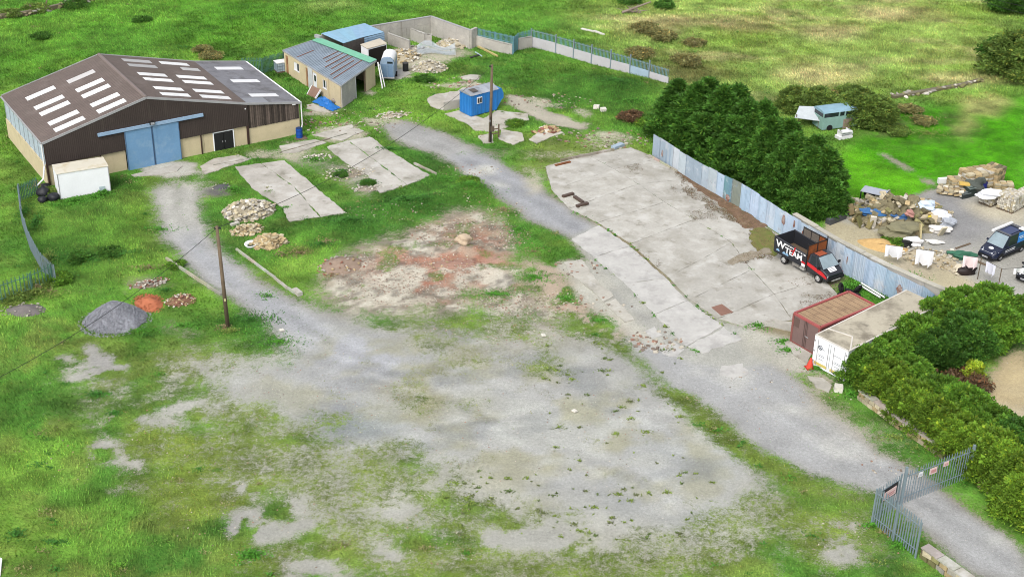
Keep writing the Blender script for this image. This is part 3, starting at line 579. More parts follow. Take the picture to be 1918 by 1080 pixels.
# cladding gable with door opening
g = [(0, 0, CL), (6.95, 0, CL), (6.95, 0, 3.7), (11.85, 0, 3.7), (11.85, 0, CL), (BW, 0, CL), (BW, 0, HE - .03), (BW / 2, 0, HA - .03), (0, 0, HE - .03)]
b = MB(); b.slab3([(x, -.06, z) for x, y, z in g], -.1); b.build("gable_cladding", M['clad'], barn)
for i in range(6):                                  # sheet joints
    x = [2.3, 4.66, 7.7, 10.58, 13.9, 16.2][i]; zt = HE + (HA - HE) * (1 - abs(x - BW / 2) / (BW / 2)) - .15; zb = 3.95 if 6.95 < x < 11.85 else CL + .02
    b = MB(); b.box((x, -.075, (zt + zb) / 2), (.05, .03, zt - zb)); b.build("cladding_joint", M['any'], barn, color=A(150, 128, 100) if i == 3 else A(58, 50, 47))
n = 26
for i in range(n):                                  # lean-to boards
    x = BW + .05 + (i + .5) * (BWL - .08) / n; zt = HE + (HL - HE) * (x - BW) / BWL - .06; k = rnd.choice([.5, .7, 1., 1.25, .85, .4])
    b = MB(); b.box((0, 0, 0), ((BWL - .1) / n - .025, .04, zt - 1.6)); b.build("board", M['timber'], barn, color=tuple(c * k for c in A(104, 92, 84)), loc=(x, -.03 + rnd.uniform(-.012, .012), (zt + 1.6) / 2 + rnd.uniform(-.03, 0)))
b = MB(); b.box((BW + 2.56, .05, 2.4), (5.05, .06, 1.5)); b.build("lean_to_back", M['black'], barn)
for x, z0, z1, w in ((4.66, 0, CL, .09), (13.9, 0, CL, .09), (18.42, 0, 4.0, .2), (0.02, 0, 4., .16)):
    b = MB(); b.box((x, -.05, (z0 + z1) / 2 - .1), (w, .14, z1 - z0 + .2)); b.build("steel_post", M['any'], barn, color=A(74, 54, 48))
# back and side walls
b = MB(); b.box((-.0, BL / 2, .85), (.24, BL - .1, 2.1)); b.build("side_wall", M['block'], barn)
b = MB(); b.box((.02, BL / 2, 2.95), (.1, BL - .06, 2.05)); b.build("side_sheeting", M['clad2'], barn)
for i in range(9):
    b = MB(); b.box((-.05, .3 + i * 1.5, 2.95), (.05, .06, 2.05)); b.build("sheet_joint", M['any'], barn, color=A(176, 184, 190))
b = MB(); b.slab3([(0, BL, -.2), (0, BL, HE), (BW / 2, BL, HA), (BW, BL, HE), (BW + BWL, BL, HL), (BW + BWL, BL, -.2)], .12); b.build("back_wall", M['clad'], barn)
b = MB(); b.box((BW + BWL, BL / 2, 1.45), (.15, BL - .2, 3.3)); b.build("end_wall", M['block'], barn)
# roof slopes
OV = .14
def roofpt(u, v):
    if u <= BW / 2: z = HE + (HA - HE) * u / (BW / 2)
    elif u <= BW: z = HE + (HA - HE) * (BW - u) / (BW / 2)
    else: z = HE + (HL - HE) * (u - BW) / BWL
    return Vector((u, v, z + .05))
def slope(name, u0, u1, m):
    return bq(name, [roofpt(u0, -OV), roofpt(u1, -OV), roofpt(u1, BL + OV), roofpt(u0, BL + OV)], m, .07)
slope("roof", -.15, BW / 2, M['roof']); slope("roof", BW / 2, BW, M['roof']); slope("lean_to_roof", BW + .01, BW + BWL + .15, M['roof2'])
bq("lean_to_roof_patch", [roofpt(BW + .05, -.1) + Vector((0, 0, .015)), roofpt(BW + 2.2, -.1) + Vector((0, 0, .015)), roofpt(BW + 2.2, 1.4) + Vector((0, 0, .015)), roofpt(BW + .05, 1.4) + Vector((0, 0, .015))], M['any'], .01, color=A(150, 152, 158))
b = MB(); b.cyl((BW / 2, -OV - .02, HA + .03), (BW / 2, BL + OV, HA + .03), .17, n=8); b.build("ridge_cap", M['any'], barn, color=A(132, 118, 114))
for u0, u1 in ((-.15, BW / 2), (BW / 2, BW), (BW, BW + BWL + .15)):
    for v in (-OV - .02, BL + OV + .02):
        b = MB(); b.bar(roofpt(u0, v) - Vector((0, 0, .03)), roofpt(u1, v) - Vector((0, 0, .03)), .07, .2); b.build("barge_board", M['trim'], barn)
b = MB(); b.bar((-.2, -.1, HE - .05), (-.2, BL + .1, HE - .05), .14, .1); b.build("gutter", M['trim'], barn)
b = MB(); b.bar((BW + BWL + .2, -.1, HL - .02), (BW + BWL + .2, BL + .1, HL - .02), .14, .1); b.build("gutter", M['white'], barn)
b = MB(); b.cyl((BW + BWL + .2, -.12, HL - .02), (BW + BWL + .22, -.12, 1.0), .06, n=8); b.cyl((BW + BWL + .22, -.12, 1.0), (BW + BWL + .1, -.12, .55), .06, n=8); b.build("downpipe", M['whiteplain'], barn)
b = MB(); b.cyl((-.22, -.1, HE - .1), (-.22, -.1, 1.95), .06, n=8); b.cyl((-.22, -.1, 1.95), (-.55, -.45, .95), .07, n=8); b.cyl((-.55, -.45, .95), (-1.3, -.7, .5), .07, n=8); b.build("downpipe", M['whiteplain'], barn)
# rooflights
def light(u0, u1, v, tone, m=M['sky']):
    P = [roofpt(u0, v - .43), roofpt(u1, v - .43), roofpt(u1, v + .43), roofpt(u0, v + .43)]; P = [p + Vector((0, 0, .035)) for p in P]
    kk = rnd.uniform(.86, 1.); bq("rooflight", P, m, .03, color=tuple(c * kk for c in tone))
W1 = (1, 1, 1); DM = (.5, .49, .49)
for v in (9.75, 7.1, 5.42, 2.85, 1.15): light(1.35, 4.02, v, W1)
for v in (7.02, 5.3, 2.8, 1.08): light(5.2, 7.75, v, W1)
light(5.2, 7.75, 9.6, (.66, .64, .63))
for v in (7.13, 5.55, 2.9, 1.2): light(11.05, 13.65, v, W1); light(14.7, 17.42, v - .02, W1)
light(11.05, 13.7, 11.4, DM); light(11.05, 13.7, 9.82, DM); light(14.6, 17.35, 11.43, W1); light(16.1, 17.85, 9.85, (.62, .61, .6))
for v in (10.5, 6.45, 2.1): light(19.75, 22.45, v, (.95, .95, .97))
# sliding doors, track, lamp
for x0, x1 in ((6.95, 9.4), (9.44, 11.9)):
    d = MB(); d.box(((x0 + x1) / 2, -.2, 1.75), (x1 - x0, .07, 3.9)); dd = d.build("sliding_door", M['door'], barn)
    e = MB()
    for x in (x0 + .03, x1 - .03): e.box((x, -.245, 1.75), (.06, .03, 3.9))
    e.box(((x0 + x1) / 2, -.245, -.16), (x1 - x0 - .12, .03, .07)); e.build("door_edge", M['any'], dd, color=A(84, 116, 150))
b = MB(); b.box((9.42, -.24, 3.86), (9.6, .2, .26)); tk = b.build("door_track", M['any'], barn, color=A(160, 190, 220))
b = MB(); b.box((9.42, -.26, 3.71), (9.6, .1, .05)); b.build("track_lip", M['any'], tk, color=A(90, 116, 148))
b = MB(); b.box((9.45, -.42, 4.08), (.42, .24, .3)); lp = b.build("floodlight", M['black'], barn); b = MB(); b.box((9.45, -.55, 4.06), (.34, .02, .2)); b.build("lens", M['any'], lp, color=A(180, 184, 190))
b = MB(); b.box((16.05, .15, .8), (1.9, .05, 1.95)); b.build("doorway", M['black'], barn)
for x0, x1 in ((15.14, 16.02), (16.07, 16.95)):
    d = MB(); d.box(((x0 + x1) / 2, -.02, .84), (x1 - x0, .07, 1.84)); dd = d.build("door", M['black'], barn)
    h = MB(); h.box((x1 - .1 if x0 < 16 else x0 + .1, -.07, .85), (.04, .05, .14)); h.build("handle", M['trim'], dd)
fr = MB(); fr.box((16.05, -.03, 1.82), (2.05, .1, .08)); fr.box((15.08, -.03, .84), (.08, .1, 1.9)); fr.box((17.02, -.03, .84), (.08, .1, 1.9)); fr.box((16.05, -.03, -.1), (2.05, .12, .08)); fr.build("door_frame", M['white'], barn)
b = MB(); b.box((23.1, -.12, 3.1), (.3, .12, .12)); b.build("wall_light", M['whiteplain'], barn); b = MB(); b.box((18.3, -.14, 3.6), (.12, .1, .12)); b.build("wall_light", M['whiteplain'], barn)
BLOCK.append([(20, 262), (86, 350), (240, 326), (334, 306), (463, 271), (560, 256), (566, 200), (456, 116), (190, 104), (8, 180)])

# white lorry box body and rubbish beside the barn
WB = thing("lorry_box_body", "white lorry box body with stained roof standing against the barn wall", "box body", G(113.3, 373.3), math.atan2(112.25 - 110.36, -34.62 + 38.43))
b = MB(); b.box((2.13, 1.05, 1.15), (4.26, 2.1, 2.3)); b.build("box_shell", M['white'], WB)
b = MB(); b.box((2.13, 1.05, 2.32), (4.34, 2.18, .05)); b.build("box_roof", mat('stained_white_roof', A(232, 226, 208), .7, .05, 1., dirt=[(A(206, 190, 150), .38, .7), (A(150, 130, 90), .22, 1.5)]), WB)
for x in (.02, 4.24):
    for y in (-.0, 2.1):
        b = MB(); b.box((x, y, 1.16), (.06, .06, 2.3)); b.build("corner_trim", M['trim'], WB)
b = MB(); b.box((3.55, -.015, .35), (.5, .02, .4)); b.build("patch_panel", M['any'], WB, color=A(196, 214, 220)); b = MB(); b.box((4.275, 1.05, 1.1), (.03, 1.9, 2.1)); b.build("end_panel", M['any'], WB, color=A(120, 116, 108))
def lumpy(rx, ry, rz, seed, sub=2, amp=.25):
    bm = bmesh.new(); bmesh.ops.create_icosphere(bm, subdivisions=sub, radius=1.); rr = random.Random(seed); ph = [rr.uniform(0, 6) for _ in range(6)]
    for v in bm.verts:
        c = v.co; k = 1 + amp * (math.sin(c.x * 3 + ph[0]) * math.sin(c.y * 4 + ph[1]) + .6 * math.sin(c.z * 5 + ph[2] + c.x * 2) + .4 * math.sin(c.y * 9 + ph[3])) * .7
        v.co = Vector((c.x * rx * k, c.y * ry * k, c.z * rz * k))
    me = bpy.data.meshes.new("lump"); bm.to_mesh(me); bm.free(); return me
def lump(name, me0, m, p, parent=None, color=None, rot=None, scale=None, smooth=True):
    me = me0; 
    if not me.materials: me.materials.append(m)
    if smooth: me.polygons.foreach_set("use_smooth", [True] * len(me.polygons))
    return link(name, me, parent, color, p, rot, scale)
bagm = M['any']
for k, (px, py, r, lb) in enumerate([(81, 366, .62, "largest black refuse sack left of the white box body"), (101, 374, .5, "black refuse sack at the left foot of the white box body"), (86, 352, .4, "black refuse sack tucked behind the others at the barn corner"), (80, 378, .42, "small black refuse sack in front of the heap by the barn corner")]):
    p = GG(px, py); tag(lump("refuse_sack", lumpy(r, r * .9, r * .75, k), bagm, (p.x, p.y, p.z + r * .45), color=A(40, 42, 48)), lb, "sack", "black sacks by the white box body")
rc = thing("rusty_cylinder_frame", "rusty curved steel frame leaning on the left end of the white box body", "scrap", GG(100, 345)); b = MB()
for k in range(14): 
    a0, a1 = k * .42, (k + 1) * .42; b.bar((.0 + .42 * math.cos(a0), 0.25, 1.2 + .42 * math.sin(a0)), (.42 * math.cos(a1), .25, 1.2 + .42 * math.sin(a1)), .3, .09)
b.build("ring", M['any'], rc, color=A(140, 110, 98)); b = MB(); b.bar((-.3, .2, 0), (-.35, .2, 2.1), .14, .14); b.bar((.3, .2, 0), (.3, .2, 1.), .1, .1); b.build("leg", M['any'], rc, color=A(110, 70, 58))
BLOCK.append([(96, 340), (108, 372), (208, 353), (206, 320)])
dr = thing("blue_drum", "blue plastic drum on a timber base at the right corner of the barn", "drum", GG(561, 259)); b = MB(); b.cyl((0, 0, .1), (0, 0, 1.0), .31, n=16); b.build("drum_body", M['any'], dr, color=A(24, 84, 170)); 
for z in (.35, .75): b = MB(); b.cyl((0, 0, z), (0, 0, z + .05), .325, n=16); b.build("hoop", M['any'], dr, color=A(20, 70, 150))
b = MB(); b.cyl((0, 0, 1.0), (0, 0, 1.04), .28, n=16); b.build("lid", M['any'], dr, color=A(30, 60, 110)); b = MB(); b.box((.15, -.1, .05), (1.1, .75, .08), .4); b.build("timber_base", M['wood'], dr)

# ------------------------------------------------------------------ the long shed
shed = thing("long_shed", "low cream shed with rusty corrugated roof and green ridge flashing", "shed")
SA = Vector((-17.05, 132.5, 2.3)); SB = Vector((-14.2, 139.0, 2.63)); SC = Vector((-20.95, 145.7, 2.6)); SD = Vector((-24.26, 142.6, 2.3))
def wallseg(b, p, q, z0, z1, t=.22, z1b=None):
    p = Vector((p[0], p[1], 0)); q = Vector((q[0], q[1], 0)); d = (q - p).normalized(); n = Vector((-d.y, d.x, 0)) * t / 2; z1b = z1 if z1b is None else z1b
    P = [p - n, q - n, q + n, p + n]; b.add([(v.x, v.y, z0) for v in P] + [(P[0].x, P[0].y, z1), (P[1].x, P[1].y, z1b), (P[2].x, P[2].y, z1b), (P[3].x, P[3].y, z1)], [(0, 3, 2, 1), (4, 5, 6, 7), (0, 1, 5, 4), (1, 2, 6, 5), (2, 3, 7, 6), (3, 0, 4, 7)])
S1 = lambda x, y: (500 + x / 5.4, 20 + y / 5.4)
cen = (SA + SB + SC + SD) / 4
def ins(p, k=.25): d = (cen - p); d.z = 0; return p + d.normalized() * k
a, b_, c_, d_ = [ins(p) for p in (SA, SB, SC, SD)]
# front wall in sections round openings (fractions from near corner A to far corner D)
ops = [(.0, .20, 0), (.20, .30, 1), (.30, .405, 0), (.405, .475, 2), (.475, .56, 0), (.56, .60, 2), (.60, .72, 0), (.72, .82, 1), (.82, .925, 0), (.925, .975, 2), (.975, 1.0, 0)]
f = lambda t: a.lerp(d_, t)
for t0, t1, kind in ops:
    w = MB()
    if kind == 0: wallseg(w, f(t0), f(t1), -.2, 2.26)
    elif kind == 1:
        wallseg(w, f(t0), f(t1), -.2, 1.0); w2 = MB(); wallseg(w2, f(t0), f(t1), 1.85, 2.26); w2.build("lintel", M['block'], shed)
    else: wallseg(w, f(t0), f(t1), 2.0, 2.26)
    w.build("front_wall", M['block'], shed)
    nrm = (f(1) - f(0)).normalized(); nrm = Vector((-nrm.y, nrm.x, 0)); nrm = nrm if nrm.y < 0 else -nrm
    if kind == 1:
        w = MB(); wallseg(w, f(t0), f(t1), .98, 1.87, .08); wd = w.build("window", M['glass'], shed)
        w = MB(); e = (f(t1) - f(t0)).normalized() * .05
        for q in (f(t0) + e, f(t0).lerp(f(t1), .5), f(t1) - e): wallseg(w, q - e + nrm * .06, q + e + nrm * .06, 1., 1.85, .06)
        wallseg(w, f(t0) + nrm * .08, f(t1) + nrm * .08, .95, 1.03, .12); w.build("window_frame", M['whiteplain'], wd)
        if t0 > .5:
            w = MB(); wallseg(w, f(t0 + .05) + nrm * .02, f(t1 - .005) + nrm * .02, 1.02, 1.84, .08); w.build("white_board", M['whiteplain'], wd)
    if kind == 2:
        w = MB(); wallseg(w, f(t0), f(t1), -.1, 2.0, .1); cc = A(236, 240, 246, .7) if t0 < .5 else A(176, 132, 92); dd = w.build("door", M['any'], shed, color=cc)
        w = MB(); e = (f(t1) - f(t0)) * .3; wallseg(w, f(t0) + e + nrm * .06, f(t1) - e + nrm * .06, 1.1, 1.7, .04); w.build("door_pane" if t0 < .5 else "door_panel", M['glass'] if t0 < .5 else M['any'], dd, color=A(150, 110, 80))
w = MB(); wallseg(w, f(.475) + nrm * .13, f(.555) + nrm * .13, -.1, 2.25, .05); w.build("painted_panel", M['any'], shed, color=A(216, 220, 222))
w = MB(); wallseg(w, f(.185) + nrm * .15, f(.215) + nrm * .15, -.1, 2.25, .12); w.build("pier", M['block'], shed)
g_ = lambda t: a.lerp(b_, t)
w = MB(); wallseg(w, g_(0), g_(.40), -.2, 2.28, .2, 2.4); w.build("gable_wall", M['greywall'], shed)
w = MB(); wallseg(w, g_(.72), g_(1), -.2, 2.5, .2, 2.6); w.build("gable_wall", M['block'], shed)
for t in (.42, .70): w = MB(); p = g_(t); w.box((p.x, p.y, 1.15), (.14, .14, 2.5)); w.build("door_post", M['white'] if t < .5 else M['wood'], shed)
w = MB(); wallseg(w, b_, c_, -.2, 2.6); w.build("rear_wall", M['block'], shed); w = MB(); wallseg(w, c_, d_, -.2, 2.55, .2, 2.27); w.build("end_wall", M['block'], shed)
w = MB(); wallseg(w, g_(.42).lerp(d_, .25), g_(.72).lerp(c_, .25), -.2, 2.3); w.build("inner_wall", M['black'], shed)
# roof sheets
ns = 13
for i in range(ns):
    t0, t1 = i / ns, (i + 1) / ns + .004; A0, A1, B0, B1 = SA.lerp(SD, t0), SA.lerp(SD, t1), SB.lerp(SC, t0), SB.lerp(SC, t1); up = Vector((0, 0, .04 + .012 * (i % 2)))
    w = MB(); w.slab3([A0 + up, B0 + up, B1 + up, A1 + up], .03); k = rnd.uniform(.92, 1.08); w.build("roof_sheet", M['shedroof'], shed, color=(k, k, k))
    for j in range(3):
        tt = t0 + (j + .4) / 3 / ns; P, Q = SA.lerp(SD, tt), SB.lerp(SC, tt); w = MB(); w.bar(P + Vector((0, 0, .075)), Q + Vector((0, 0, .075)), .05, .025); w.build("sheet_rib", M['shedroof'], shed, color=(.92, .92, .94))
    if i in (2, 3, 4, 5, 6, 7, 10):
        p0, p1 = {2: (.05, .9), 3: (.1, .75), 4: (.25, 1.), 5: (.2, 1.), 6: (.35, 1.), 7: (.4, .95), 10: (.05, .5)}[i]
        P, Q = A0.lerp(B0, p0), A0.lerp(B0, p1); w = MB(); w.bar(P + Vector((0, 0, .078)), Q + Vector((0, 0, .078)), .10, .022); w.build("rusted_lap", M['rust'], shed)
dirn = (SC - SB).normalized(); nx_ = (SA.lerp(SD, .5) - SB.lerp(SC, .5)); nx_.z = 0; nx_.normalize()
w = MB(); w.slab3([SB + nx_ * 1.0 + Vector((0, 0, .12)), SB - nx_ * .1 + Vector((0, 0, .16)), SC - nx_ * .1 + Vector((0, 0, .16)), SC + nx_ * 1.0 + Vector((0, 0, .12))], .03); w.build("green_flashing", M['any'], shed, color=A(126, 196, 164))
w = MB(); w.bar(SA + Vector((0, 0, -.02)), SB + Vector((0, 0, .0)), .06, .16); w.build("barge_board", M['trim'], shed); w = MB(); w.bar(SA, SD, .08, .12); w.build("gutter", M['trim'], shed); w = MB(); w.bar(SD, SC, .06, .16); w.build("barge_board", M['trim'], shed)
w = MB(); w.box((SC.x, SC.y, 2.85), (.8, .35, .3), -.7); w.build("roof_box", M['trim'], shed)
P = SB + Vector((.15, .0, -.1)); w = MB(); w.cyl(P, (P.x + .5, P.y - .9, -.05), .07, n=8); w.cyl(P + Vector((.15, .2, -.3)), (P.x + .75, P.y - .6, -.05), .05, n=8); w.build("fallen_downpipe", M['whiteplain'], shed)
BLOCK.append([S1(165, 480), S1(240, 600), S1(480, 740), S1(780, 985), S1(1095, 740), S1(1105, 500), S1(1180, 220), S1(980, 130), S1(500, 250), S1(160, 400)])
# rear outbuilding with blue roof
rb = thing("rear_outbuilding", "small outbuilding with blue grey sheet roof behind the long shed", "outbuilding")
RA, RB_, RC, RD, RE = Vector((-16.56, 151.07, 2.6)), Vector((-14.22, 148.31, 2.55)), Vector((-16.21, 146.48, 2.6)), Vector((-18.12, 144.29, 2.6)), Vector((-20.83, 147.36, 2.6))
for i in range(6):
    t0, t1 = i / 6, (i + 1) / 6 + .004; P = [RA.lerp(RE, t0), RA.lerp(RE, t1), RC.lerp(RD, t1) if 1 else 0, RC.lerp(RD, t0)]
    if i == 0: P[3] = RC; 
    w = MB(); w.slab3([p + Vector((0, 0, .05 + .01 * (i % 2))) for p in P], .04); w.build("roof_sheet", M['any'], rb, color=tuple(c * rnd.uniform(.95, 1.05) for c in A(150, 188, 216)))
w = MB(); w.slab3([p + Vector((0, 0, .045)) for p in (RA, RC, RB_)], .04); w.build("roof_sheet", M['any'], rb, color=A(150, 188, 216))
w = MB(); wallseg(w, RC, RD, 0, 2.55, .12); w.build("front_wall", M['timber'], rb, color=A(90, 84, 80)); w = MB(); wallseg(w, RB_, RC, 0, 1.7, .12); w.build("side_wall", M['any'], rb, color=A(150, 150, 150))
for k in range(4): w = MB(); wallseg(w, RB_, RC, 1.72 + k * .21, 1.88 + k * .21, .1); w.build("louvre_board", M['any'], rb, color=A(160, 192, 220))
w = MB(); wallseg(w, RA, RE, 0, 2.55, .12); wallseg(w, RA, RB_, 0, 2.5, .12); w.build("back_wall", M['greywall'], rb)
bx = thing("open_box_trailer", "white box trailer with open black end and pale roof by the shed", "trailer", G(*S1(1020, 460)) * 0)
q = [Vector((-16.38, 144.95, 0)), Vector((-15.54, 143.73, 0)), Vector((-13.72, 145.42, 0)), Vector((-14.6, 146.9, 0))]
w = MB(); w.prism(q, .1, 2.25); w.build("box_shell", M['white'], bx); w = MB(); w.prism([p + (p - sum(q, Vector()) / 4) * .05 for p in q], 2.26, 2.34); w.build("box_roof", M['any'], bx, color=A(216, 206, 186))
e = (q[2] - q[1]); nn = Vector((e.y, -e.x, 0)).normalized() * .03; w = MB(); w.slab3([q[1] + e * .04 + nn + Vector((0, 0, .15)), q[2] - e * .03 + nn + Vector((0, 0, .15)), q[2] - e * .03 + nn + Vector((0, 0, 2.15)), q[1] + e * .04 + nn + Vector((0, 0, 2.15))], .03); w.build("open_end", M['any'], bx, color=A(34, 28, 26))
# horsebox trailer
ht = thing("horsebox", "grey rounded horsebox trailer with white roof parked at the shed gable", "horsebox", (-13.25, 140.35, 0), math.radians(-2))
prof = [(-.72, .45), (-.74, 1.9), (-.62, 2.25), (-.35, 2.46), (0, 2.52), (.35, 2.46), (.62, 2.25), (.74, 1.9), (.72, .45)]
w = MB(); w.loft([[(x, y0 - (2.0 - z) * 0, z) for x, z in prof] for y0 in (0, 2.7)]); w.build("body", M['any'], ht, color=A(150, 172, 196))
w = MB(); w.loft([[(x * 1.01, y0, z + .02) for x, z in prof[1:8]] for y0 in (.28, 2.72)], False); w.build("roof", M['whiteplain'], ht, smooth=True)
w = MB(); w.box((0, -.03, 1.15), (1.3, .05, 1.35)); rp = w.build("ramp_door", M['any'], ht, color=A(118, 146, 176)); 
for x in (-.62, .0, .62): w = MB(); w.box((x, -.07, 1.15), (.06, .03, 1.3)); w.build("door_bar", M['any'], rp, color=A(150, 172, 196))
w = MB(); w.box((.3, -.035, 2.02), (.55, .03, .2)); w.build("vent_window", M['glass'], ht); w = MB(); w.box((0, -.12, .42), (1.5, .2, .1)); w.build("bumper", M['trim'], ht)
for s in (-.78, .78):
    w = MB(); w.cyl((s - .08, 1.4, .3), (s + .08, 1.4, .3), .3, n=14); wh = w.build("wheel", M['rubber'], ht); w = MB(); w.cyl((s - .09, 1.4, .3), (s + .09, 1.4, .3), .16, n=10); w.build("rim", M['trim'], wh)
# IBC tank, leaning boards, tarpaulin
ib = thing("water_tank", "pale caged plastic water tank beside the green fence and shed", "water tank", GG(526, 134), .5)
w = MB(); w.box((0, 0, .62), (1.05, .95, .9)); w.build("tank", M['any'], ib, color=A(190, 208, 222)); w = MB(); w.box((0, 0, 1.1), (1.15, 1.05, .07)); w.build("lid_sheet", M['whiteplain'], ib); w = MB(); w.box((0, 0, .08), (1.15, 1.05, .14)); w.build("pallet", M['wood'], ib)
w = MB()
for i in range(5):
    for y in (-.5, .5): w.bar((-.5 + i * .25, y, .15), (-.5 + i * .25, y, 1.07), .03, .03)
    for x in (-.55, .55): w.bar((x, -.45 + i * .22, .15), (x, -.45 + i * .22, 1.07), .03, .03)
for z in (.4, .75):
    w.bar((-.55, -.5, z), (.55, -.5, z), .03, .03); w.bar((-.55, .5, z), (.55, .5, z), .03, .03)
w.build("cage", M['galv'], ib)
P = [G(*S1(405, 850)), G(*S1(490, 890)), G(*S1(545, 800), .85), G(*S1(455, 755), .85)]
lb = thing("leaning_panel", "brown panel with white edge leaning against the shed front wall", "panel", P[0]); 
w = MB(); w.slab3([p - P[0] for p in P], .05); w.build("panel", M['any'], lb, color=A(150, 120, 104)); w = MB(); w.bar(P[1] - P[0], P[2] - P[0], .12, .14); w.bar(P[0] - P[0], P[3] - P[0], .08, .1); w.build("frame", M['whiteplain'], lb)
def drape(name, poly_px, h, m, label, cat, color=WHITE, seed=3, group=None, base=None, n=16):
    q = [GG(*p) for p in poly_px]; vs_ = []; fs = []
    for i in range(n + 1):
        for j in range(n + 1):
            u, v = i / n, j / n; p = q[0].lerp(q[1], u).lerp(q[3].lerp(q[2], u), v); e = min(u, 1 - u, v, 1 - v) * 4; e = min(1, e)
            x, y = p.x + .12 * math.sin(v * 17 + seed), p.y + .12 * math.sin(u * 15 + seed)
            vs_.append((x, y, gz(x, y) + .04 + h * e * (.25 + .9 * float(vn(x, y, .45, seed))) + (.06 * float(vn(x, y, .16, seed + 2)))))
    for i in range(n):
        for j in range(n): k = i * (n + 1) + j; fs.append((k, k + n + 1, k + n + 2, k + 1))
    w = MB(); w.add(vs_, fs); o = w.build(name, m, color=color, smooth=False); return tag(o, label, cat, group)
drape("tarpaulin", [S1(465, 925), S1(560, 868), S1(735, 985), S1(655, 1020)], .45, M['tarp'], "crumpled bright blue tarpaulin on the ground by the shed corner", "tarpaulin", seed=4)
p = GG(*S1(690, 940)); tag(lump("scrap_heap", lumpy(.35, .25, .3, 8), M['any'], (p.x, p.y, .3), color=A(150, 140, 130)), "small grey scrap lump between blue tarpaulin and shed wall", "scrap")
# pale hardstanding by the tarp
pad("concrete_pad", [[S1(400, 960), S1(470, 945), S1(600, 1005), S1(640, 1030), S1(520, 1025), S1(400, 1000)]], 130, (1.05, 1.02, .95))
pad("concrete_pad", [[(742, 130), (762, 133), (770, 140), (750, 150), (738, 146)]], 131, (1., .99, .96))

# ------------------------------------------------------------------ the walled compound behind the shed
S2 = lambda x, y: (690 + x / 5.994, 10 + y / 5.994)
WA, WB_, WC = Vector((-15.18, 152.16, 0)), Vector((-9.62, 155.55, 0)), Vector((-5.06, 150.94, 0))
cw = thing("block_wall", "tall grey blockwork wall round the back corner of the rubble compound", "wall")
def courses(p, q, h, n, thing_, m, t=.22, base=-.3):
    L_ = (q - p).length; k = max(1, int(L_ / 1.9)); z = base
    for r in range(n):
        z1 = base + (h - base) * (r + 1) / n
        for i in range(k):
            w = MB(); o = .5 if r % 2 else 0; t0 = max(0, (i - o) / k); t1 = min(1, (i + 1 - o) / k)
            if i == k - 1: t1 = 1
            d = (q - p).normalized() * .012; w2 = p.lerp(q, t0) + d; e2 = p.lerp(q, t1) - d
            wallseg(w, w2, e2, z + .012, z1, t * rnd.uniform(.96, 1.04)); kk = rnd.uniform(.9, 1.08) * (1.04 if r < n / 2 else .9); w.build("wall_panel", m, thing_, color=(kk, kk, kk))
        z = z1
gwm = mat('grey_wall_panels', A(190, 186, 178), .9, .12, 1., .01, 20, objcol=False, dirt=[(A(216, 210, 198), .38, .6)], streak=(A(110, 96, 76), .24, 1.2))
bl0 = WB_ + (WA - WB_).normalized() * 8.4
courses(WB_, bl0, 2.1, 3, cw, gwm); courses(WB_, WC, 2.1, 3, cw, gwm)
for p, q in ((bl0, WB_), (WB_, WC)): w = MB(); wallseg(w, p, q, 2.1, 2.17, .27); w.build("coping", M['trim'], cw)
WD = Vector((-4.45, 151.9, 0)); w = MB(); wallseg(w, WC, WD, -.2, 2.15, .3); w.build("end_pier", gwm, cw)
def short_wall(p, q, h0, h1, label):
    t = thing("partition_wall", label, "wall", None or (p.x, p.y, gz(p.x, p.y)), 0, "partition walls in the compound"); w = MB(); wallseg(w, Vector((0, 0, 0)), q - p, -.2, h0, .2, h1); w.build("wall_panel", gwm, t)
    w = MB(); wallseg(w, Vector((0, 0, 0)), q - p, h0 + .0, h0 + .05, .24, h1 + .05); w.build("coping", M['concrete'], t)
short_wall(G(*S2(225, 440)), G(*S2(465, 520)), 1.3, 1.2, "low cream partition wall running out from the compound wall, nearest the shed")
short_wall(G(*S2(480, 390)), G(*S2(640, 445)), 1.35, 1.2, "cream partition wall in the middle of the rubble compound")
short_wall(G(*S2(640, 445)), G(*S2(712, 445)), 1.25, 1.15, "short stained stub of partition wall deepest in the compound")
short_wall(G(*S2(1210, 462)), G(*S2(1615, 555)), 1.2, 1.05, "low stained concrete wall under the blue palisade panels")
short_wall(Vector((.17, 150.94, 0)), Vector((1.64, 151.9, 0)), 1.3, 1.2, "dark low wall stub at the corner of the long concrete panel fence")

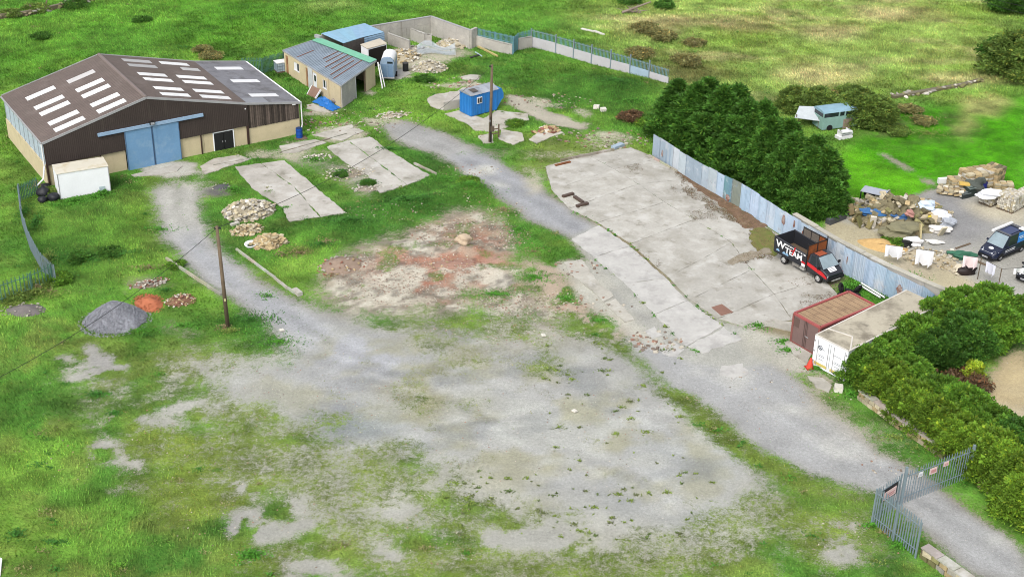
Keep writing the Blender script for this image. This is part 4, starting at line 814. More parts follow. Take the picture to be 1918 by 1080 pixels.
# ------------------------------------------------------------------ fences
PALE = {}
def palisade(name, label, pts, h, zb=0., step=.17, color_m=None, group=None, post_step=2.75, lean=0., post=True, rails=True, cat="fence", pw=.07, inv=1):
    m = color_m or M['galv']; o = Vector((pts[0][0], pts[0][1], 0)); t = thing(name, label, cat, (o.x, o.y, gz(o.x, o.y)), 0, group); z0 = gz(o.x, o.y)
    key = (round(h, 2), m.name, pw)
    if key not in PALE:
        w = MB(); w.box((0, 0, h / 2 - .06), (pw, .018, h - .12)); w.add([(-pw / 2, -.009, h - .12), (pw / 2, -.009, h - .12), (pw / 2, .009, h - .12), (-pw / 2, .009, h - .12), (0, 0, h)], [(0, 1, 4), (1, 2, 4), (2, 3, 4), (3, 0, 4)])
        w.box((0, -.016, h / 2 - .06), (.024, .016, h - .13)); PALE[key] = w.mesh("pale", m)
    me = PALE[key]; acc = 0.
    for i in range(len(pts) - 1):
        p, q = Vector((pts[i][0], pts[i][1], 0)), Vector((pts[i + 1][0], pts[i + 1][1], 0)); d = q - p; L_ = d.length; ang = math.atan2(d.y, d.x); n = max(1, int(L_ / step))
        for k in range(n):
            c = p + d * ((k + .5) / n) - o; zz = gz(c.x + o.x, c.y + o.y) - z0 + zb
            link("pale", me, t, None, (c.x, c.y, zz + .04 + rnd.uniform(-.012, .012)), (rnd.uniform(-.01, .01) + lean, rnd.uniform(-.012, .012), ang))
        nn = Vector((-d.y, d.x, 0)).normalized() * .03 * inv
        if rails:
            for f_ in (.2, .82):
                w = MB(); w.bar(p - o + nn + Vector((0, 0, gz(p.x, p.y) - z0 + zb + h * f_)), q - o + nn + Vector((0, 0, gz(q.x, q.y) - z0 + zb + h * f_)), .035, .055); w.build("rail", m, t)
        if post:
            k = max(1, int(round(L_ / post_step)))
            for j in range(k + (1 if i == len(pts) - 2 else 0)):
                c = p + d * (j / k) - o + nn * 2; w = MB(); w.box((c.x, c.y, (h * .95 + zb) / 2 + gz(c.x + o.x, c.y + o.y) - z0 - .1), (.1, .06, h * .95 + zb + .2), ang); w.build("post", m, t)
    return t
# blue palisade above the low wall, then the long concrete panel fence
bp_ = mat('blue_palisade_steel', A(120, 166, 180), .5, .12, 2., metal=.15)
palisade("palisade_fence", "blue green palisade fence standing on the low stained compound wall", [(-4.4, 151.95), (-.35, 149.3)], 1.0, 1.12, .16, bp_, "palisade fences", lean=0)
palisade("palisade_fence", "short blue palisade return between compound wall and panel fence corner", [(-.35, 149.3), (.17, 150.94), (1.6, 152.1)], 1.9, .1, .16, bp_, "palisade fences")
pf_pts = [(1.61, 152.09), (4.28, 150.14), (8.05, 147.03), (11.98, 144.0), (15.73, 140.69)]
pfn = thing("panel_fence", "long fence of pale concrete panels topped with blue grey palisade pales", "fence", (1.61, 152.09, 0))
tot = []
for i in range(4):
    p, q = Vector((*pf_pts[i], 0)), Vector((*pf_pts[i + 1], 0)); k = [1, 2, 2, 2][i]
    for j in range(k): tot.append((p.lerp(q, j / k), p.lerp(q, (j + 1) / k)))
o = Vector((1.61, 152.09, 0)); pal = MB(); pal.box((0, 0, .42), (.06, .018, .85)); palm = pal.mesh("pale", bp_)
for k, (p, q) in enumerate(tot):
    ang = math.atan2((q - p).y, (q - p).x); w = MB(); h = 1.12 - .04 * k; wallseg(w, p - o, q - o, -.3, h, .1); c = [1, .96, 1.03, 1, 1.05, .98, 1][k % 7]; w.build("concrete_panel", mat('pale_concrete_panel', A(204, 202, 206), .85, .08, .8, dirt=[(A(160, 152, 140), .28, .9)], objcol=False, streak=(A(176, 168, 156), .25, 1.5)) if k != 5 else mat('blue_grey_panel', A(176, 198, 216), .7, .08, 1.), pfn)
    w = MB(); w.box((p.x - o.x, p.y - o.y - .06, .95), (.12, .12, 2.3), ang); w.build("post", M['galv'], pfn)
    n = int((q - p).length / .17)
    for j in range(n): c = p.lerp(q, (j + .5) / n) - o; link("pale", palm, pfn, None, (c.x, c.y + .05, h + .0), (0, 0, ang))
    w = MB(); w.bar(p - o + Vector((0, 0, h + .72)), q - o + Vector((0, 0, h + .72)), .05, .05); w.build("rail", M['galv'], pfn)
# green fence behind the barn
ge = mat('green_mesh_fence', A(96, 140, 122), .6, .12, 2.)
palisade("palisade_fence", "dark green palisade fence between barn and shed end with tank beside it", [tuple(G(455, 139))[:2], tuple(G(492, 139))[:2], tuple(G(533, 126))[:2]], 1.75, 0, .15, ge, "palisade fences")
# leaning fence on the left side
lf = [(38, 378), (42, 420), (58, 470), (80, 510), (104, 532)]
palisade("palisade_fence", "grey palisade fence leaning outwards along the left grass edge", [tuple(G(*p))[:2] for p in lf], 1.75, 0, .19, M['galv'], "palisade fences", lean=.0)
palisade("palisade_fence", "dark green palisade fence with wide gaps at the left edge of the yard", [tuple(G(98, 530))[:2], tuple(G(60, 548))[:2], tuple(G(-14, 573))[:2]], 1.75, 0, .30, ge, "palisade fences")
palisade("palisade_fence", "short green fence return behind black sacks at the barn corner", [tuple(G(38, 378))[:2], tuple(G(72, 362))[:2]], 1.5, 0, .16, ge, "palisade fences")
# wing fence and gate, near right
gp_ = lambda x, y: (1600 + x / 4.154, 820 + y / 4.154)
ga, gb_, gc, gd = [Vector((21.45, 67.9, 0)), Vector((23.27, 64.77, 0)), Vector((23.55, 69.8, 0)), Vector((28.35, 72.59, 0))]
palisade("wing_fence", "grey palisade wing fence angled off the near side of the gateway", [tuple(ga)[:2], tuple(gb_)[:2]], 2.65, 0, .185, M['galv'], "palisade fences", pw=.085, post_step=1.8, inv=-1)
gt = palisade("palisade_gate", "grey palisade gate with pink and white notices across the lane", [tuple(gc)[:2], tuple(gd)[:2]], 2.45, 0, .21, M['galv'], None, post_step=5.5, cat="gate", inv=1, pw=.05)
gl = palisade("palisade_gate", "narrow palisade gate leaf with black framed pink notice beside the wing fence", [tuple(ga)[:2], tuple(gc.lerp(ga, .12))[:2]], 2.5, 0, .22, M['galv'], None, post_step=2.2, cat="gate", pw=.05)
def sign_on(par, p, q, f0, f1, z0, z1, colr, marks):
    o = Vector(par.location); d = q - p; nn = Vector((d.y, -d.x, 0)).normalized() * .07; P = [p + d * f0, p + d * f1]
    w = MB(); w.slab3([P[0] - o + nn + Vector((0, 0, z0)), P[1] - o + nn + Vector((0, 0, z0)), P[1] - o + nn + Vector((0, 0, z1)), P[0] - o + nn + Vector((0, 0, z1))], .02); s = w.build("notice", M['any'], par, color=colr)
    w = MB()
    for k in range(marks):
        za = z0 + (z1 - z0) * (.25 + .5 * k / max(1, marks)); zb = za + (z1 - z0) * .12
        w.slab3([P[0].lerp(P[1], .15) - o + nn * 1.2 + Vector((0, 0, za)), P[0].lerp(P[1], .85) - o + nn * 1.2 + Vector((0, 0, za)), P[0].lerp(P[1], .85) - o + nn * 1.2 + Vector((0, 0, zb)), P[0].lerp(P[1], .15) - o + nn * 1.2 + Vector((0, 0, zb))], .004)
    w.build("notice_band", M['any'], s, color=A(216, 150, 150) if colr[0] > colr[2] * 1.05 else A(196, 200, 214))
PK = A(236, 206, 204, .7); WHT = A(236, 236, 240, .7)
sign_on(gt, gc, gd, .185, .25, 1.65, 1.98, WHT, 2); sign_on(gt, gc, gd, .35, .455, 1.5, 1.95, PK, 3); sign_on(gt, gc, gd, .55, .625, 1.72, 2.05, PK, 2)
e0, e1 = ga, gc.lerp(ga, .12); sign_on(gl, e0, e1, .2, .8, 1.25, 2.1, A(40, 42, 46), 1); sign_on(gl, e0 + Vector((.02, -.03, 0)), e1 + Vector((.02, -.03, 0)), .26, .74, 1.35, 1.9, PK, 2)
w = MB(); w.box((gd.x - gc.x, gd.y - gc.y, 1.2), (.16, .16, 2.6)); w.build("gate_post", M['galv'], gt); w = MB(); w.box((0, 0, 1.35), (.14, .14, 2.8)); w.build("gate_post", M['galv'], gt)
BLOCK.append([(1635, 925), (1700, 945), (1815, 895), (1918, 985), (1918, 1080), (1860, 1080), (1735, 975)])

# low stone walls by the gate and hedge
STONES = []
def stone_meshes():
    for k in range(7):
        bm = bmesh.new(); bmesh.ops.create_icosphere(bm, subdivisions=1, radius=.5); rr = random.Random(k + 50)
        for v in bm.verts: v.co = Vector([max(-.36, min(.36, c)) * rr.uniform(.85, 1.2) for c in v.co])
        me = bpy.data.meshes.new("stone"); bm.to_mesh(me); bm.free(); me.materials.append(M['stone']); STONES.append(me)
stone_meshes()
BOXES = []
for k in range(4):
    w = MB(); rr = random.Random(k); w.box((0, 0, 0), (1, 1, 1)); w.v = [tuple(c * rr.uniform(.88, 1.06) for c in v) for v in w.v]; BOXES.append(w.mesh("stone", M['stone']))
def stone_tone(kind='cream'):
    k = rnd.uniform(.7, 1.15); base = {'cream': A(206, 194, 164), 'grey': A(186, 180, 168), 'tan': A(200, 178, 136), 'red': A(160, 110, 92), 'moss': A(150, 146, 100), 'pale': A(224, 218, 204), 'olive': A(136, 128, 100)}[kind]
    return tuple(c * k for c in base)
def stone_wall(label, pts, h, wdt, kinds=('cream', 'tan', 'moss', 'grey'), top=True, z0=0., ln=.5, group="low stone walls"):
    o = Vector((pts[0][0], pts[0][1], 0)); zb = gz(o.x, o.y); t = thing("stone_wall", label, "stone wall", (o.x, o.y, zb), 0, group)
    for i in range(len(pts) - 1):
        p, q = Vector((*pts[i][:2], 0)) - o, Vector((*pts[i + 1][:2], 0)) - o; d = q - p; L_ = d.length; ang = math.atan2(d.y, d.x); rows = max(1, int(h / .3)); n = max(1, int(L_ / ln))
        w = MB(); w.bar(p + Vector((0, 0, h * .4)), q + Vector((0, 0, h * .4)), wdt * .75, h * .75); w.build("wall_core", M['any'], t, color=A(120, 112, 88))
        for r in range(rows):
            for k in range(n):
                c = p + d * ((k + .5 + .3 * (r % 2)) / n); nn = Vector((d.y, -d.x, 0)).normalized()
                for s in (-1, 1):
                    if s < 0 and nn.y < 0 and r < rows - 1: continue
                    if not top:
                        if rnd.random() < .15: continue
                        z_ = rnd.uniform(.35, .75); link("stone", rnd.choice(STONES), t, stone_tone(rnd.choice(kinds)), c + nn * s * wdt * rnd.uniform(-.1, .7) + Vector((0, 0, h * rnd.uniform(.1, .8))), (rnd.uniform(-.5, .5), rnd.uniform(-.5, .5), rnd.uniform(0, 6)), (z_ * 1.2, z_ * .9, z_ * .55)); continue
                    link("stone", rnd.choice(BOXES), t, stone_tone(rnd.choice(kinds)), c + nn * s * wdt * .28 + Vector((0, 0, h * (r + .5) / rows + rnd.uniform(-.03, .03))), (rnd.uniform(-.08, .08), rnd.uniform(-.08, .08), ang + rnd.uniform(-.1, .1)), (L_ / n * rnd.uniform(.8, 1.05), wdt * .5, h / rows * .95))
        if top:
            kk = max(1, int(L_ / 1.1))
            for k in range(kk):
                w = MB(); a0 = p.lerp(q, (k + .02) / kk) + Vector((0, 0, h + .03)); a1 = p.lerp(q, (k + .98) / kk) + Vector((0, 0, h + .03 + rnd.uniform(-.02, .02))); w.bar(a0, a1, wdt * 1.05, .1); w.build("coping", M['concrete'], t, color=tuple(c * rnd.uniform(.72, .86) for c in (1, .97, .88)))
    return t
stone_wall("low mossy stone wall running down from the wing fence at the bottom edge", [tuple(G(1728, 1040))[:2], tuple(G(1790, 1085))[:2], tuple(G(1880, 1150))[:2]], .7, .6)
stone_wall("low mossy stone wall along the foot of the hedge up to the gate", [tuple(G(1610, 745))[:2], tuple(G(1668, 788))[:2], tuple(G(1770, 858))[:2]], .65, .5, ('moss', 'cream', 'tan'))
stone_wall("low broken stone wall beyond the gate under the yellow green bushes", [tuple(G(1836, 908))[:2], tuple(G(1880, 940))[:2], tuple(G(1960, 990))[:2]], .5, .45, ('moss', 'tan'))
stone_wall("collapsed dry stone wall across the grass at the far right", [tuple(G(1672, 184))[:2], tuple(G(1740, 172))[:2], tuple(G(1800, 162))[:2], tuple(G(1838, 152))[:2]], .35, .7, ('grey', 'pale', 'moss'), False)
stone_wall("old dry stone wall with scrub at the far top left corner", [tuple(G(-20, 38))[:2], tuple(G(60, 28))[:2], tuple(G(120, 14))[:2], tuple(G(180, 0))[:2]], .7, .6, ('moss', 'olive', 'grey'), False)

# ------------------------------------------------------------------ blue tin fence and the wall behind it
tf = thing("tin_fence", "long weathered pale blue corrugated tin fence with rust patches beside the yard", "fence", tuple(G(1222, 290)))
tin_px = [(1222, 290), (1300, 342), (1395, 396), (1475, 448), (1560, 502), (1650, 550), (1720, 582), (1790, 612)]
tin_h = [2.05, 2.15, 2.3, 2.2, 2.3, 2.25, 2.1, 1.3]
tp = [G(*p) for p in tin_px]; o = tp[0].copy()
segs = []
cum = [0.]
for i in range(7): cum.append(cum[-1] + (tp[i + 1] - tp[i]).length)
def along(s):
    for i in range(7):
        if s <= cum[i + 1] + 1e-6: t = (s - cum[i]) / (cum[i + 1] - cum[i]); return tp[i].lerp(tp[i + 1], t), tin_h[i] * (1 - t) + tin_h[i + 1] * t
    return tp[-1], tin_h[-1]
s = 0.; k = 0; tints = [A(176, 200, 222), A(196, 210, 226), A(186, 206, 226), A(204, 214, 224), A(160, 186, 208), A(190, 208, 230)]
while s < cum[-1] - .2:
    wd = rnd.uniform(.85, 1.25); p, h0 = along(s); q, h1 = along(min(cum[-1], s + wd + .06)); d = (q - p); nn = Vector((-d.y, d.x, 0)).normalized(); n = 16; w = MB(); vv = []
    dz = rnd.uniform(-.06, .05); off = nn * (.02 if k % 2 else 0)
    for i in range(n + 1):
        c = p.lerp(q, i / n) - o + off + nn * (.028 if i % 2 else -.028); hh = h0 + (h1 - h0) * i / n + dz
        vv += [(c.x, c.y, -.1), (c.x, c.y, hh)]
    w.add(vv, [(2 * i, 2 * i + 2, 2 * i + 3, 2 * i + 1) for i in range(n)])
    tint = rnd.choice(tints); frac = s / cum[-1]
    if .275 < frac < .315: tint = A(120, 162, 172)
    elif .315 < frac < .345: tint = A(138, 146, 136)
    elif frac < .26: tint = rnd.choice([A(176, 190, 202), A(198, 206, 214), A(186, 198, 206), A(160, 176, 190)])
    elif frac > .93: tint = A(128, 170, 204)
    w.build("tin_sheet", M['tin'], tf, color=tint); s += wd; k += 1
for i in range(18):
    p, h = along(cum[-1] * (i + .5) / 18); w = MB(); d = p - o; w.box((d.x + .1, d.y + .1, h / 2 - .1), (.09, .09, h - .1)); w.build("post", M['wood'], tf)
for s0, wd, z0, z1 in ((.505, .5, .9, 2.0), (.575, .9, .7, 2.1), (.855, .7, .55, 1.5), (.04, .3, .3, 1.2), (.545, .25, 1.2, 2.1), (.6, .3, 1.0, 1.9), (.655, .2, .5, 1.1), (.72, .14, .9, 1.7), (.62, .2, .3, .8), (.3, .8, .05, .8)):      # rusted-through patches are real plates
    p, h = along(cum[-1] * s0); q, _ = along(cum[-1] * s0 + wd); d = q - p; nn = Vector((d.y, -d.x, 0)).normalized() * .045; rr = random.Random(int(s0 * 1000)); w = MB(); pts = []
    for t in range(12):
        a_ = t / 12 * 6.283; pts.append(p.lerp(q, .5 + .5 * math.cos(a_) * rr.uniform(.6, 1.)) - o + nn + Vector((0, 0, (z0 + z1) / 2 + (z1 - z0) / 2 * math.sin(a_) * rr.uniform(.6, 1.))))
    w.slab3(pts, .01); w.build("rust_patch", mat('flaking_rust_and_paint', A(190, 176, 170), .9, .2, 4., dirt=[(A(142, 92, 78), .5, 2.6)]), tf)
BLOCK.append(tin_px + [(1800, 600), (1560, 470), (1300, 310)])
# retaining wall next door
rw = thing("retaining_wall", "concrete retaining wall with pale coping behind the blue tin fence", "wall", tuple(tp[3]))
o2 = tp[3].copy()
for i in range(3, 7):
    p, q = tp[i], tp[i + 1]; d = (q - p); nn = Vector((-d.y, d.x, 0)).normalized()
    if i == 6: q = q + d.normalized() * 2.2
    kk = max(1, int(d.length / 2.2)); hA, hB = [2.2, 2.25, 2.3, 2.3, 2.3][i - 3], [2.25, 2.3, 2.3, 2.3, 2.3][i - 3]
    for j in range(kk):
        a0, a1 = p.lerp(q, j / kk) - o2 + nn * .42, p.lerp(q, (j + .99) / kk) - o2 + nn * .42
        w = MB(); wallseg(w, a0, a1, -.2, hA, .3, hB); w.build("wall_panel", gwm, rw); w = MB(); wallseg(w, a0, a1, hA, hA + .08, .46, hB + .08); w.build("coping", M['concrete'], rw, color=(1.04, 1.01, .93))
fr_ = thing("small_black_frame", "small black steel frame hanging on the end of the retaining wall", "frame", tuple(G(1779, 583, .6))); w = MB()
for a0, a1 in (((-.25, 0, 0), (-.18, 0, 1.)), ((.25, 0, 0), (.18, 0, 1.)), ((-.2, 0, .55), (.2, 0, .55)), ((-.18, 0, 1.), (.18, 0, 1.))): w.bar(a0, a1, .09, .09)
w.build("frame_bars", M['black'], fr_)
fr_.rotation_euler = (0, 0, -.6)

# ------------------------------------------------------------------ poles and wire
POLES = []
for px, py, hpx, lb in ((427, 612, 8.05, "tall bare wooden pole on the grass beside the left track"), (917.8, 266.7, 7.6, "tall bare wooden pole beside the blue cabin with small box")):
    p = GG(px, py); t = thing("wooden_pole", lb, "pole", p, 0, "wooden overhead line poles"); w = MB(); w.cyl((0, 0, -.4), (-.15 if px < 500 else .12, 0, hpx), .16, .11, n=12); w.build("shaft", M['wood'], t, smooth=True)
    w = MB(); w.box((.0, -.17, 2.3 if px < 500 else 2.2), (.14, .03, .2)); w.build("plate", M['any'], t, color=A(206, 196, 150) if px < 500 else A(180, 180, 180)); POLES.append(p + Vector((-.15 if px < 500 else .12, 0, hpx - .12)))
    w = MB(); w.box((0 if px > 500 else -.12, -.0, hpx - .15), (.5 if px < 500 else .3, .1, .1)); w.build("bracket", M['black'], t)
    if px > 500: w = MB(); w.box((.22, -.1, 1.4), (.35, .25, .5)); w.build("meter_box", M['any'], t, color=A(96, 84, 72)); w = MB(); w.cyl((.05, -.16, 0), (.05, -.16, 2.6), .04, n=6); w.build("conduit", M['black'], t)
def wire(p, q, sag, label):
    cu = bpy.data.curves.new("wire", 'CURVE'); cu.dimensions = '3D'; cu.bevel_depth = .022; cu.bevel_resolution = 0; sp = cu.splines.new('POLY'); n = 40; sp.points.add(n)
    for i in range(n + 1): t = i / n; c = p.lerp(q, t); sp.points[i].co = (c.x, c.y, c.z - sag * 4 * t * (1 - t), 1)
    ob = bpy.data.objects.new("wire", cu); COL.objects.link(ob); dg = bpy.context.evaluated_depsgraph_get(); me = bpy.data.meshes.new_from_object(ob.evaluated_get(dg)); bpy.data.objects.remove(ob)
    me.materials.append(M['black']); tag(link("overhead_wire", me), label, "wire", "overhead wires")
wire(POLES[0], POLES[1], 1.6, "sagging black wire strung between the two wooden poles over the concrete pads")
wire(POLES[0], G(-180, 790, 6.2), 1.2, "black wire running from the near pole to the lower left edge")
wire(G(1830, -2, 9.), G(1960, 34, 9.), .2, "upper of two pale wires crossing the top right corner"); wire(G(1850, -6, 9.), G(1960, 18, 9.), .2, "lower of two pale wires crossing the top right corner")
st_ = thing("post_and_rail", "short wooden post and rail stub at the foot of the cabin pole", "fence", GG(934, 258)); w = MB(); w.box((0, 0, .6), (.14, .14, 1.5)); w.build("post", M['wood'], st_)
for z in (.35, .8): w = MB(); w.bar((-.75, .25, z - .1), (0, 0, z + .1), .06, .1); w.build("rail", M['wood'], st_)

# ------------------------------------------------------------------ blue cabin
cb = thing("blue_cabin", "small bright blue steel site cabin with grey curved roof and sloping end", "cabin", (-4.3, 130.66, .06), math.atan2(132.67 - 130.66, -1.79 + 4.3))
CW, CD, CH = 3.2, 1.85, 2.15
w = MB(); w.box((CW / 2, CD / 2, CH / 2 + .06), (CW, CD, CH)); w.build("body", M['bluecab'], cb)
w = MB(); w.loft([[(CW + x, 0 + .02, z), (CW + x, CD - .02, z), (CW + x, CD - .02, z1), (CW + x, .02, z1)] for x, z, z1 in ((0, .15, CH + .04), (.55, .95, CH), (.8, 1.1, 1.6))]); w.build("sloping_end", M['bluecab'], cb)
for i in range(7): w = MB(); w.box((.12 + i * .49, -.035, CH / 2 + .1), (.1, .07, CH - .1)); w.build("rib", M['bluecab'], cb)
for i in range(4): w = MB(); w.box((-.035, .2 + i * .48, CH / 2 + .1), (.07, .1, CH - .1)); w.build("rib", M['bluecab'], cb)
rp_ = [(-.1, CH + .04), (CD * .15, CH + .22), (CD * .5, CH + .32), (CD * .85, CH + .22), (CD + .1, CH + .04)]
for x0, x1, k in ((-.1, 1.3, .9), (1.3, 2.3, 1.05), (2.3, CW + .15, .95)):
    w = MB(); w.loft([[(x, y, z) for y, z in rp_] for x in (x0, x1 - .02)]); w.build("roof_sheet", mat('grey_cabin_roof', (1, 1, 1), .6, .15, 1.5, objcol=True, dirt=[(A(110, 112, 116), .35, 1.2)]), cb, color=tuple(c * k for c in A(170, 176, 184)))
w = MB(); w.slab3([(.35, .15, CH + .31), (1., .15, CH + .31), (1., .9, CH + .36), (.35, .9, CH + .36)], .03); w.build("roof_hatch", M['any'], cb, color=A(96, 88, 80))
w = MB(); w.box((.98, -.05, 1.55), (.62, .09, .66)); wf = w.build("window_frame", M['whiteplain'], cb)
for dx in (-.14, .14): w = MB(); w.box((.98 + dx, -.1, 1.55), (.22, .02, .5)); w.build("pane", M['glass'], wf)
w = MB(); w.box((CW / 2, CD / 2, .04), (CW - .1, CD - .1, .2)); w.build("skid", M['black'], cb)
db = thing("loading_dock", "raised pale concrete block with stained side left of the blue cabin", "concrete block", tuple(G(831, 209)))
q = [G(831, 209), G(861, 203), G(871, 190), G(842, 188)]; o = G(831, 209); w = MB(); w.prism(jitter_poly([p - o for p in q], .5, .05, 3), 0, .95); w.build("block", mat('stained_dock_concrete', A(196, 190, 180), .9, .15, 1.2, .02, 15, dirt=[(A(150, 142, 130), .35, 1.)]), db)

# ------------------------------------------------------------------ containers
wc = thing("white_container", "white lorry container with stained pale roof half buried in the hedge", "container", (21.02, 85.71, .03), -.86)
w = MB(); w.box((1.4, 5.17, 1.17), (2.78, 10.3, 2.3)); w.build("shell", mat('grey_green_container_side', A(196, 206, 200), .7, .08, .8, streak=(A(120, 128, 104), .3, 1.3)), wc)
w = MB(); w.box((1.4, 5.17, 2.34), (2.86, 10.38, .06)); rf_ = w.build("roof", mat('stained_container_roof', A(196, 188, 168), .9, .12, .6, dirt=[(A(140, 132, 116), .43, .5), (A(108, 102, 92), .33, 1.2), (A(214, 206, 184), .28, .8)]), wc)
for p, q in (((.0, 1.3, 2.39), (1.75, 1.75, 2.39)), ((1.75, 1.75, 2.39), (2.75, .25, 2.39)), ((-.0, .0, 2.38), (2.8, .0, 2.38)), ((2.8, 0, 2.38), (2.8, 10.3, 2.38)), ((0, 0, 2.38), (0, 10.3, 2.38))): w = MB(); w.bar(p, q, .1, .05); w.build("roof_strip", M['any'], rf_, color=A(222, 216, 206, .66))
w = MB(); w.slab3([(2.65, 4.6, 2.44), (2.95, 4.6, 2.36), (2.95, 5.6, 2.36), (2.65, 5.6, 2.44)], .06); w.build("loose_panel", M['any'], rf_, color=A(150, 150, 136))
for x0, x1 in ((.06, 1.37), (1.43, 2.74)):
    w = MB(); w.box(((x0 + x1) / 2, -.03, 1.2), (x1 - x0, .06, 2.1)); d = w.build("door", M['white'], wc)
    for x in (x0 + .28, x1 - .12): w = MB(); w.cyl((x, -.09, .2), (x, -.09, 2.2), .022, n=6); w.build("lock_bar", M['trim'], d)
    w = MB(); w.box(((x0 + x1) / 2, -.068, .3), (x1 - x0 - .2, .012, .22)); w.build("worn_yellow_patch", M['any'], d, color=A(226, 206, 120))
    for z in (1.55, 1.05, .95, .72): w = MB(); w.box((x0 + .62, -.068, z), (.42 + .2 * ((z * 7) % 1), .01, .035)); w.build("lettering_band", M['any'], d, color=A(150, 154, 160))
    for z in (.4, 1.2, 2.0): w = MB(); w.box((x0 if x0 < 1 else x1, -.07, z), (.1, .06, .12)); w.build("hinge", M['trim'], d)
w = MB(); n = 14
for i in range(n):
    a0, a1 = i / n * 6.283, (i + 1) / n * 6.283; w.bar((.55 + .16 * math.cos(a0), -.075, 1.62 + .16 * math.sin(a0)), (.55 + .16 * math.cos(a1), -.075, 1.62 + .16 * math.sin(a1)), .03, .04)
w.bar((.45, -.075, 1.7), (.65, -.075, 1.54), .03, .05); w.build("round_emblem", M['any'], wc, color=A(96, 100, 110))
for x in (.03, 2.77): w = MB(); w.box((x, .0, 1.17), (.1, .1, 2.36)); w.build("corner_post", M['white'], wc)
w = MB(); w.box((1.4, -.0, 2.27), (2.8, .09, .14)); w.box((1.4, 0, .08), (2.8, .09, .12)); w.build("header_rail", M['white'], wc)
BLOCK.append([(1522, 684), (1583, 714), (1770, 620), (1700, 560)])
rdc = thing("red_container", "red framed brown container with rusty timber roof beside the white one", "container", (20.05, 88.8, .03), -.93)
w = MB(); w.box((1.23, 2.81, 1.18), (2.4, 5.56, 2.2)); w.build("shell", mat('faded_maroon_steel', A(140, 106, 98), .8, .12, 1., streak=(A(112, 88, 80), .3, 1.5)), rdc)
w = MB(); w.box((1.23, 2.81, 2.28), (2.2, 5.36, .08)); w.build("roof", mat('rusty_timber_roof', A(176, 148, 116), .9, .14, .8, dirt=[(A(120, 92, 78), .36, .9), (A(204, 180, 140), .3, .6), (A(86, 66, 60), .24, 1.6)]), rdc)
for k in range(10): w = MB(); w.box((1.23, .4 + k * .54, 2.325), (2.18, .03, .02)); w.build("roof_batten", M['any'], rdc, color=A(130, 106, 88))
RD_ = A(178, 92, 90)
for p, q in (((0, 0, 2.3), (2.46, 0, 2.3)), ((0, 5.62, 2.3), (2.46, 5.62, 2.3)), ((0, 0, 2.3), (0, 5.62, 2.3)), ((2.46, 0, 2.3), (2.46, 5.62, 2.3)), ((0, 0, 0), (0, 0, 2.3)), ((2.46, 0, 0), (2.46, 0, 2.3)), ((0, 5.62, 0), (0, 5.62, 2.3)), ((2.46, 5.62, 0), (2.46, 5.62, 2.3)), ((0, 0, .06), (2.46, 0, .06))):
    w = MB(); w.bar(p, q, .16, .16); w.build("frame_bar", M['any'], rdc, color=RD_ if p[2] > 1 else A(150, 92, 86))
for k in range(10): w = MB(); w.box((-.0, .3 + k * .56, 1.15), (.06, .12, 2.1)); w.build("side_rib", M['any'], rdc, color=A(150, 92, 84))
for x0, x1 in ((.08, 1.2), (1.26, 2.4)):
    w = MB(); w.box(((x0 + x1) / 2, -.0, 1.15), (x1 - x0, .1, 2.1)); d = w.build("door", M['any'], rdc, color=A(132, 108, 104)); w = MB(); w.cyl((x1 - .1 if x0 < 1 else x0 + .1, -.08, .15), (x1 - .1 if x0 < 1 else x0 + .1, -.08, 2.2), .025, n=6); w.build("lock_bar", M['any'], d, color=A(110, 92, 88))
w = MB(); w.box((.35, -.06, 1.75), (.5, .02, .7)); w.build("dark_panel", M['any'], rdc, color=A(110, 88, 82)); w = MB(); w.box((1.4, -.07, 1.05), (.3, .04, .05)); w.build("handle", M['trim'], rdc)
BLOCK.append([(1486, 640), (1522, 668), (1640, 590), (1590, 560)])
cn = thing("traffic_cone", "faded orange red cone standing at the corner of the white container", "cone", tuple(GG(1516, 688))); w = MB(); w.cyl((0, 0, .04), (.06, .05, .78), .26, .06, 14); w.build("cone_body", M['any'], cn, color=A(226, 78, 60)); w = MB(); w.box((0, 0, .03), (.56, .56, .06), .3); w.build("base", M['any'], cn, color=A(196, 64, 50)); w = MB(); w.cyl((.03, .025, .42), (.04, .035, .56), .155, .115, 14, False); w.build("band", M['any'], cn, color=A(236, 120, 100))
def tyre_mesh(R_=.36, r_=.12, n=18, k=8):
    w = MB(); vs_ = []; fs = []
    for i in range(n):
        a_ = i / n * 6.283
        for j in range(k): t = j / k * 6.283; rr = R_ - r_ + r_ * math.cos(t); vs_.append((rr * math.cos(a_), rr * math.sin(a_), r_ * .85 * math.sin(t)))
    for i in range(n):
        for j in range(k): fs.append((i * k + j, ((i + 1) % n) * k + j, ((i + 1) % n) * k + (j + 1) % k, i * k + (j + 1) % k))
    w.add(vs_, fs); return w.mesh("tyre", M['rubber'], True)
TY = tyre_mesh(.4, .14)
for k, (px, py, z, rx, ry, lb) in enumerate([(1577, 556, .15, 0, 0, "black tyre lying flat at the left of the heap behind the red container"), (1574, 548, .45, 1.2, .2, "black tyre standing up at the back of the heap behind the red container"), (1590, 552, .35, .5, .3, "black tyre leaning in the middle of the heap behind the red container"), (1602, 556, .15, .1, 0, "black tyre lying flat at the right of the heap behind the red container"), (1606, 550, .4, 1.1, -.5, "black tyre tilted at the right back of the tyre heap")]):
    p = GG(px, py); tag(link("tyre", TY, None, None, (p.x, p.y, p.z + z), (rx, ry, k)), lb, "tyre", "tyres behind the red container")
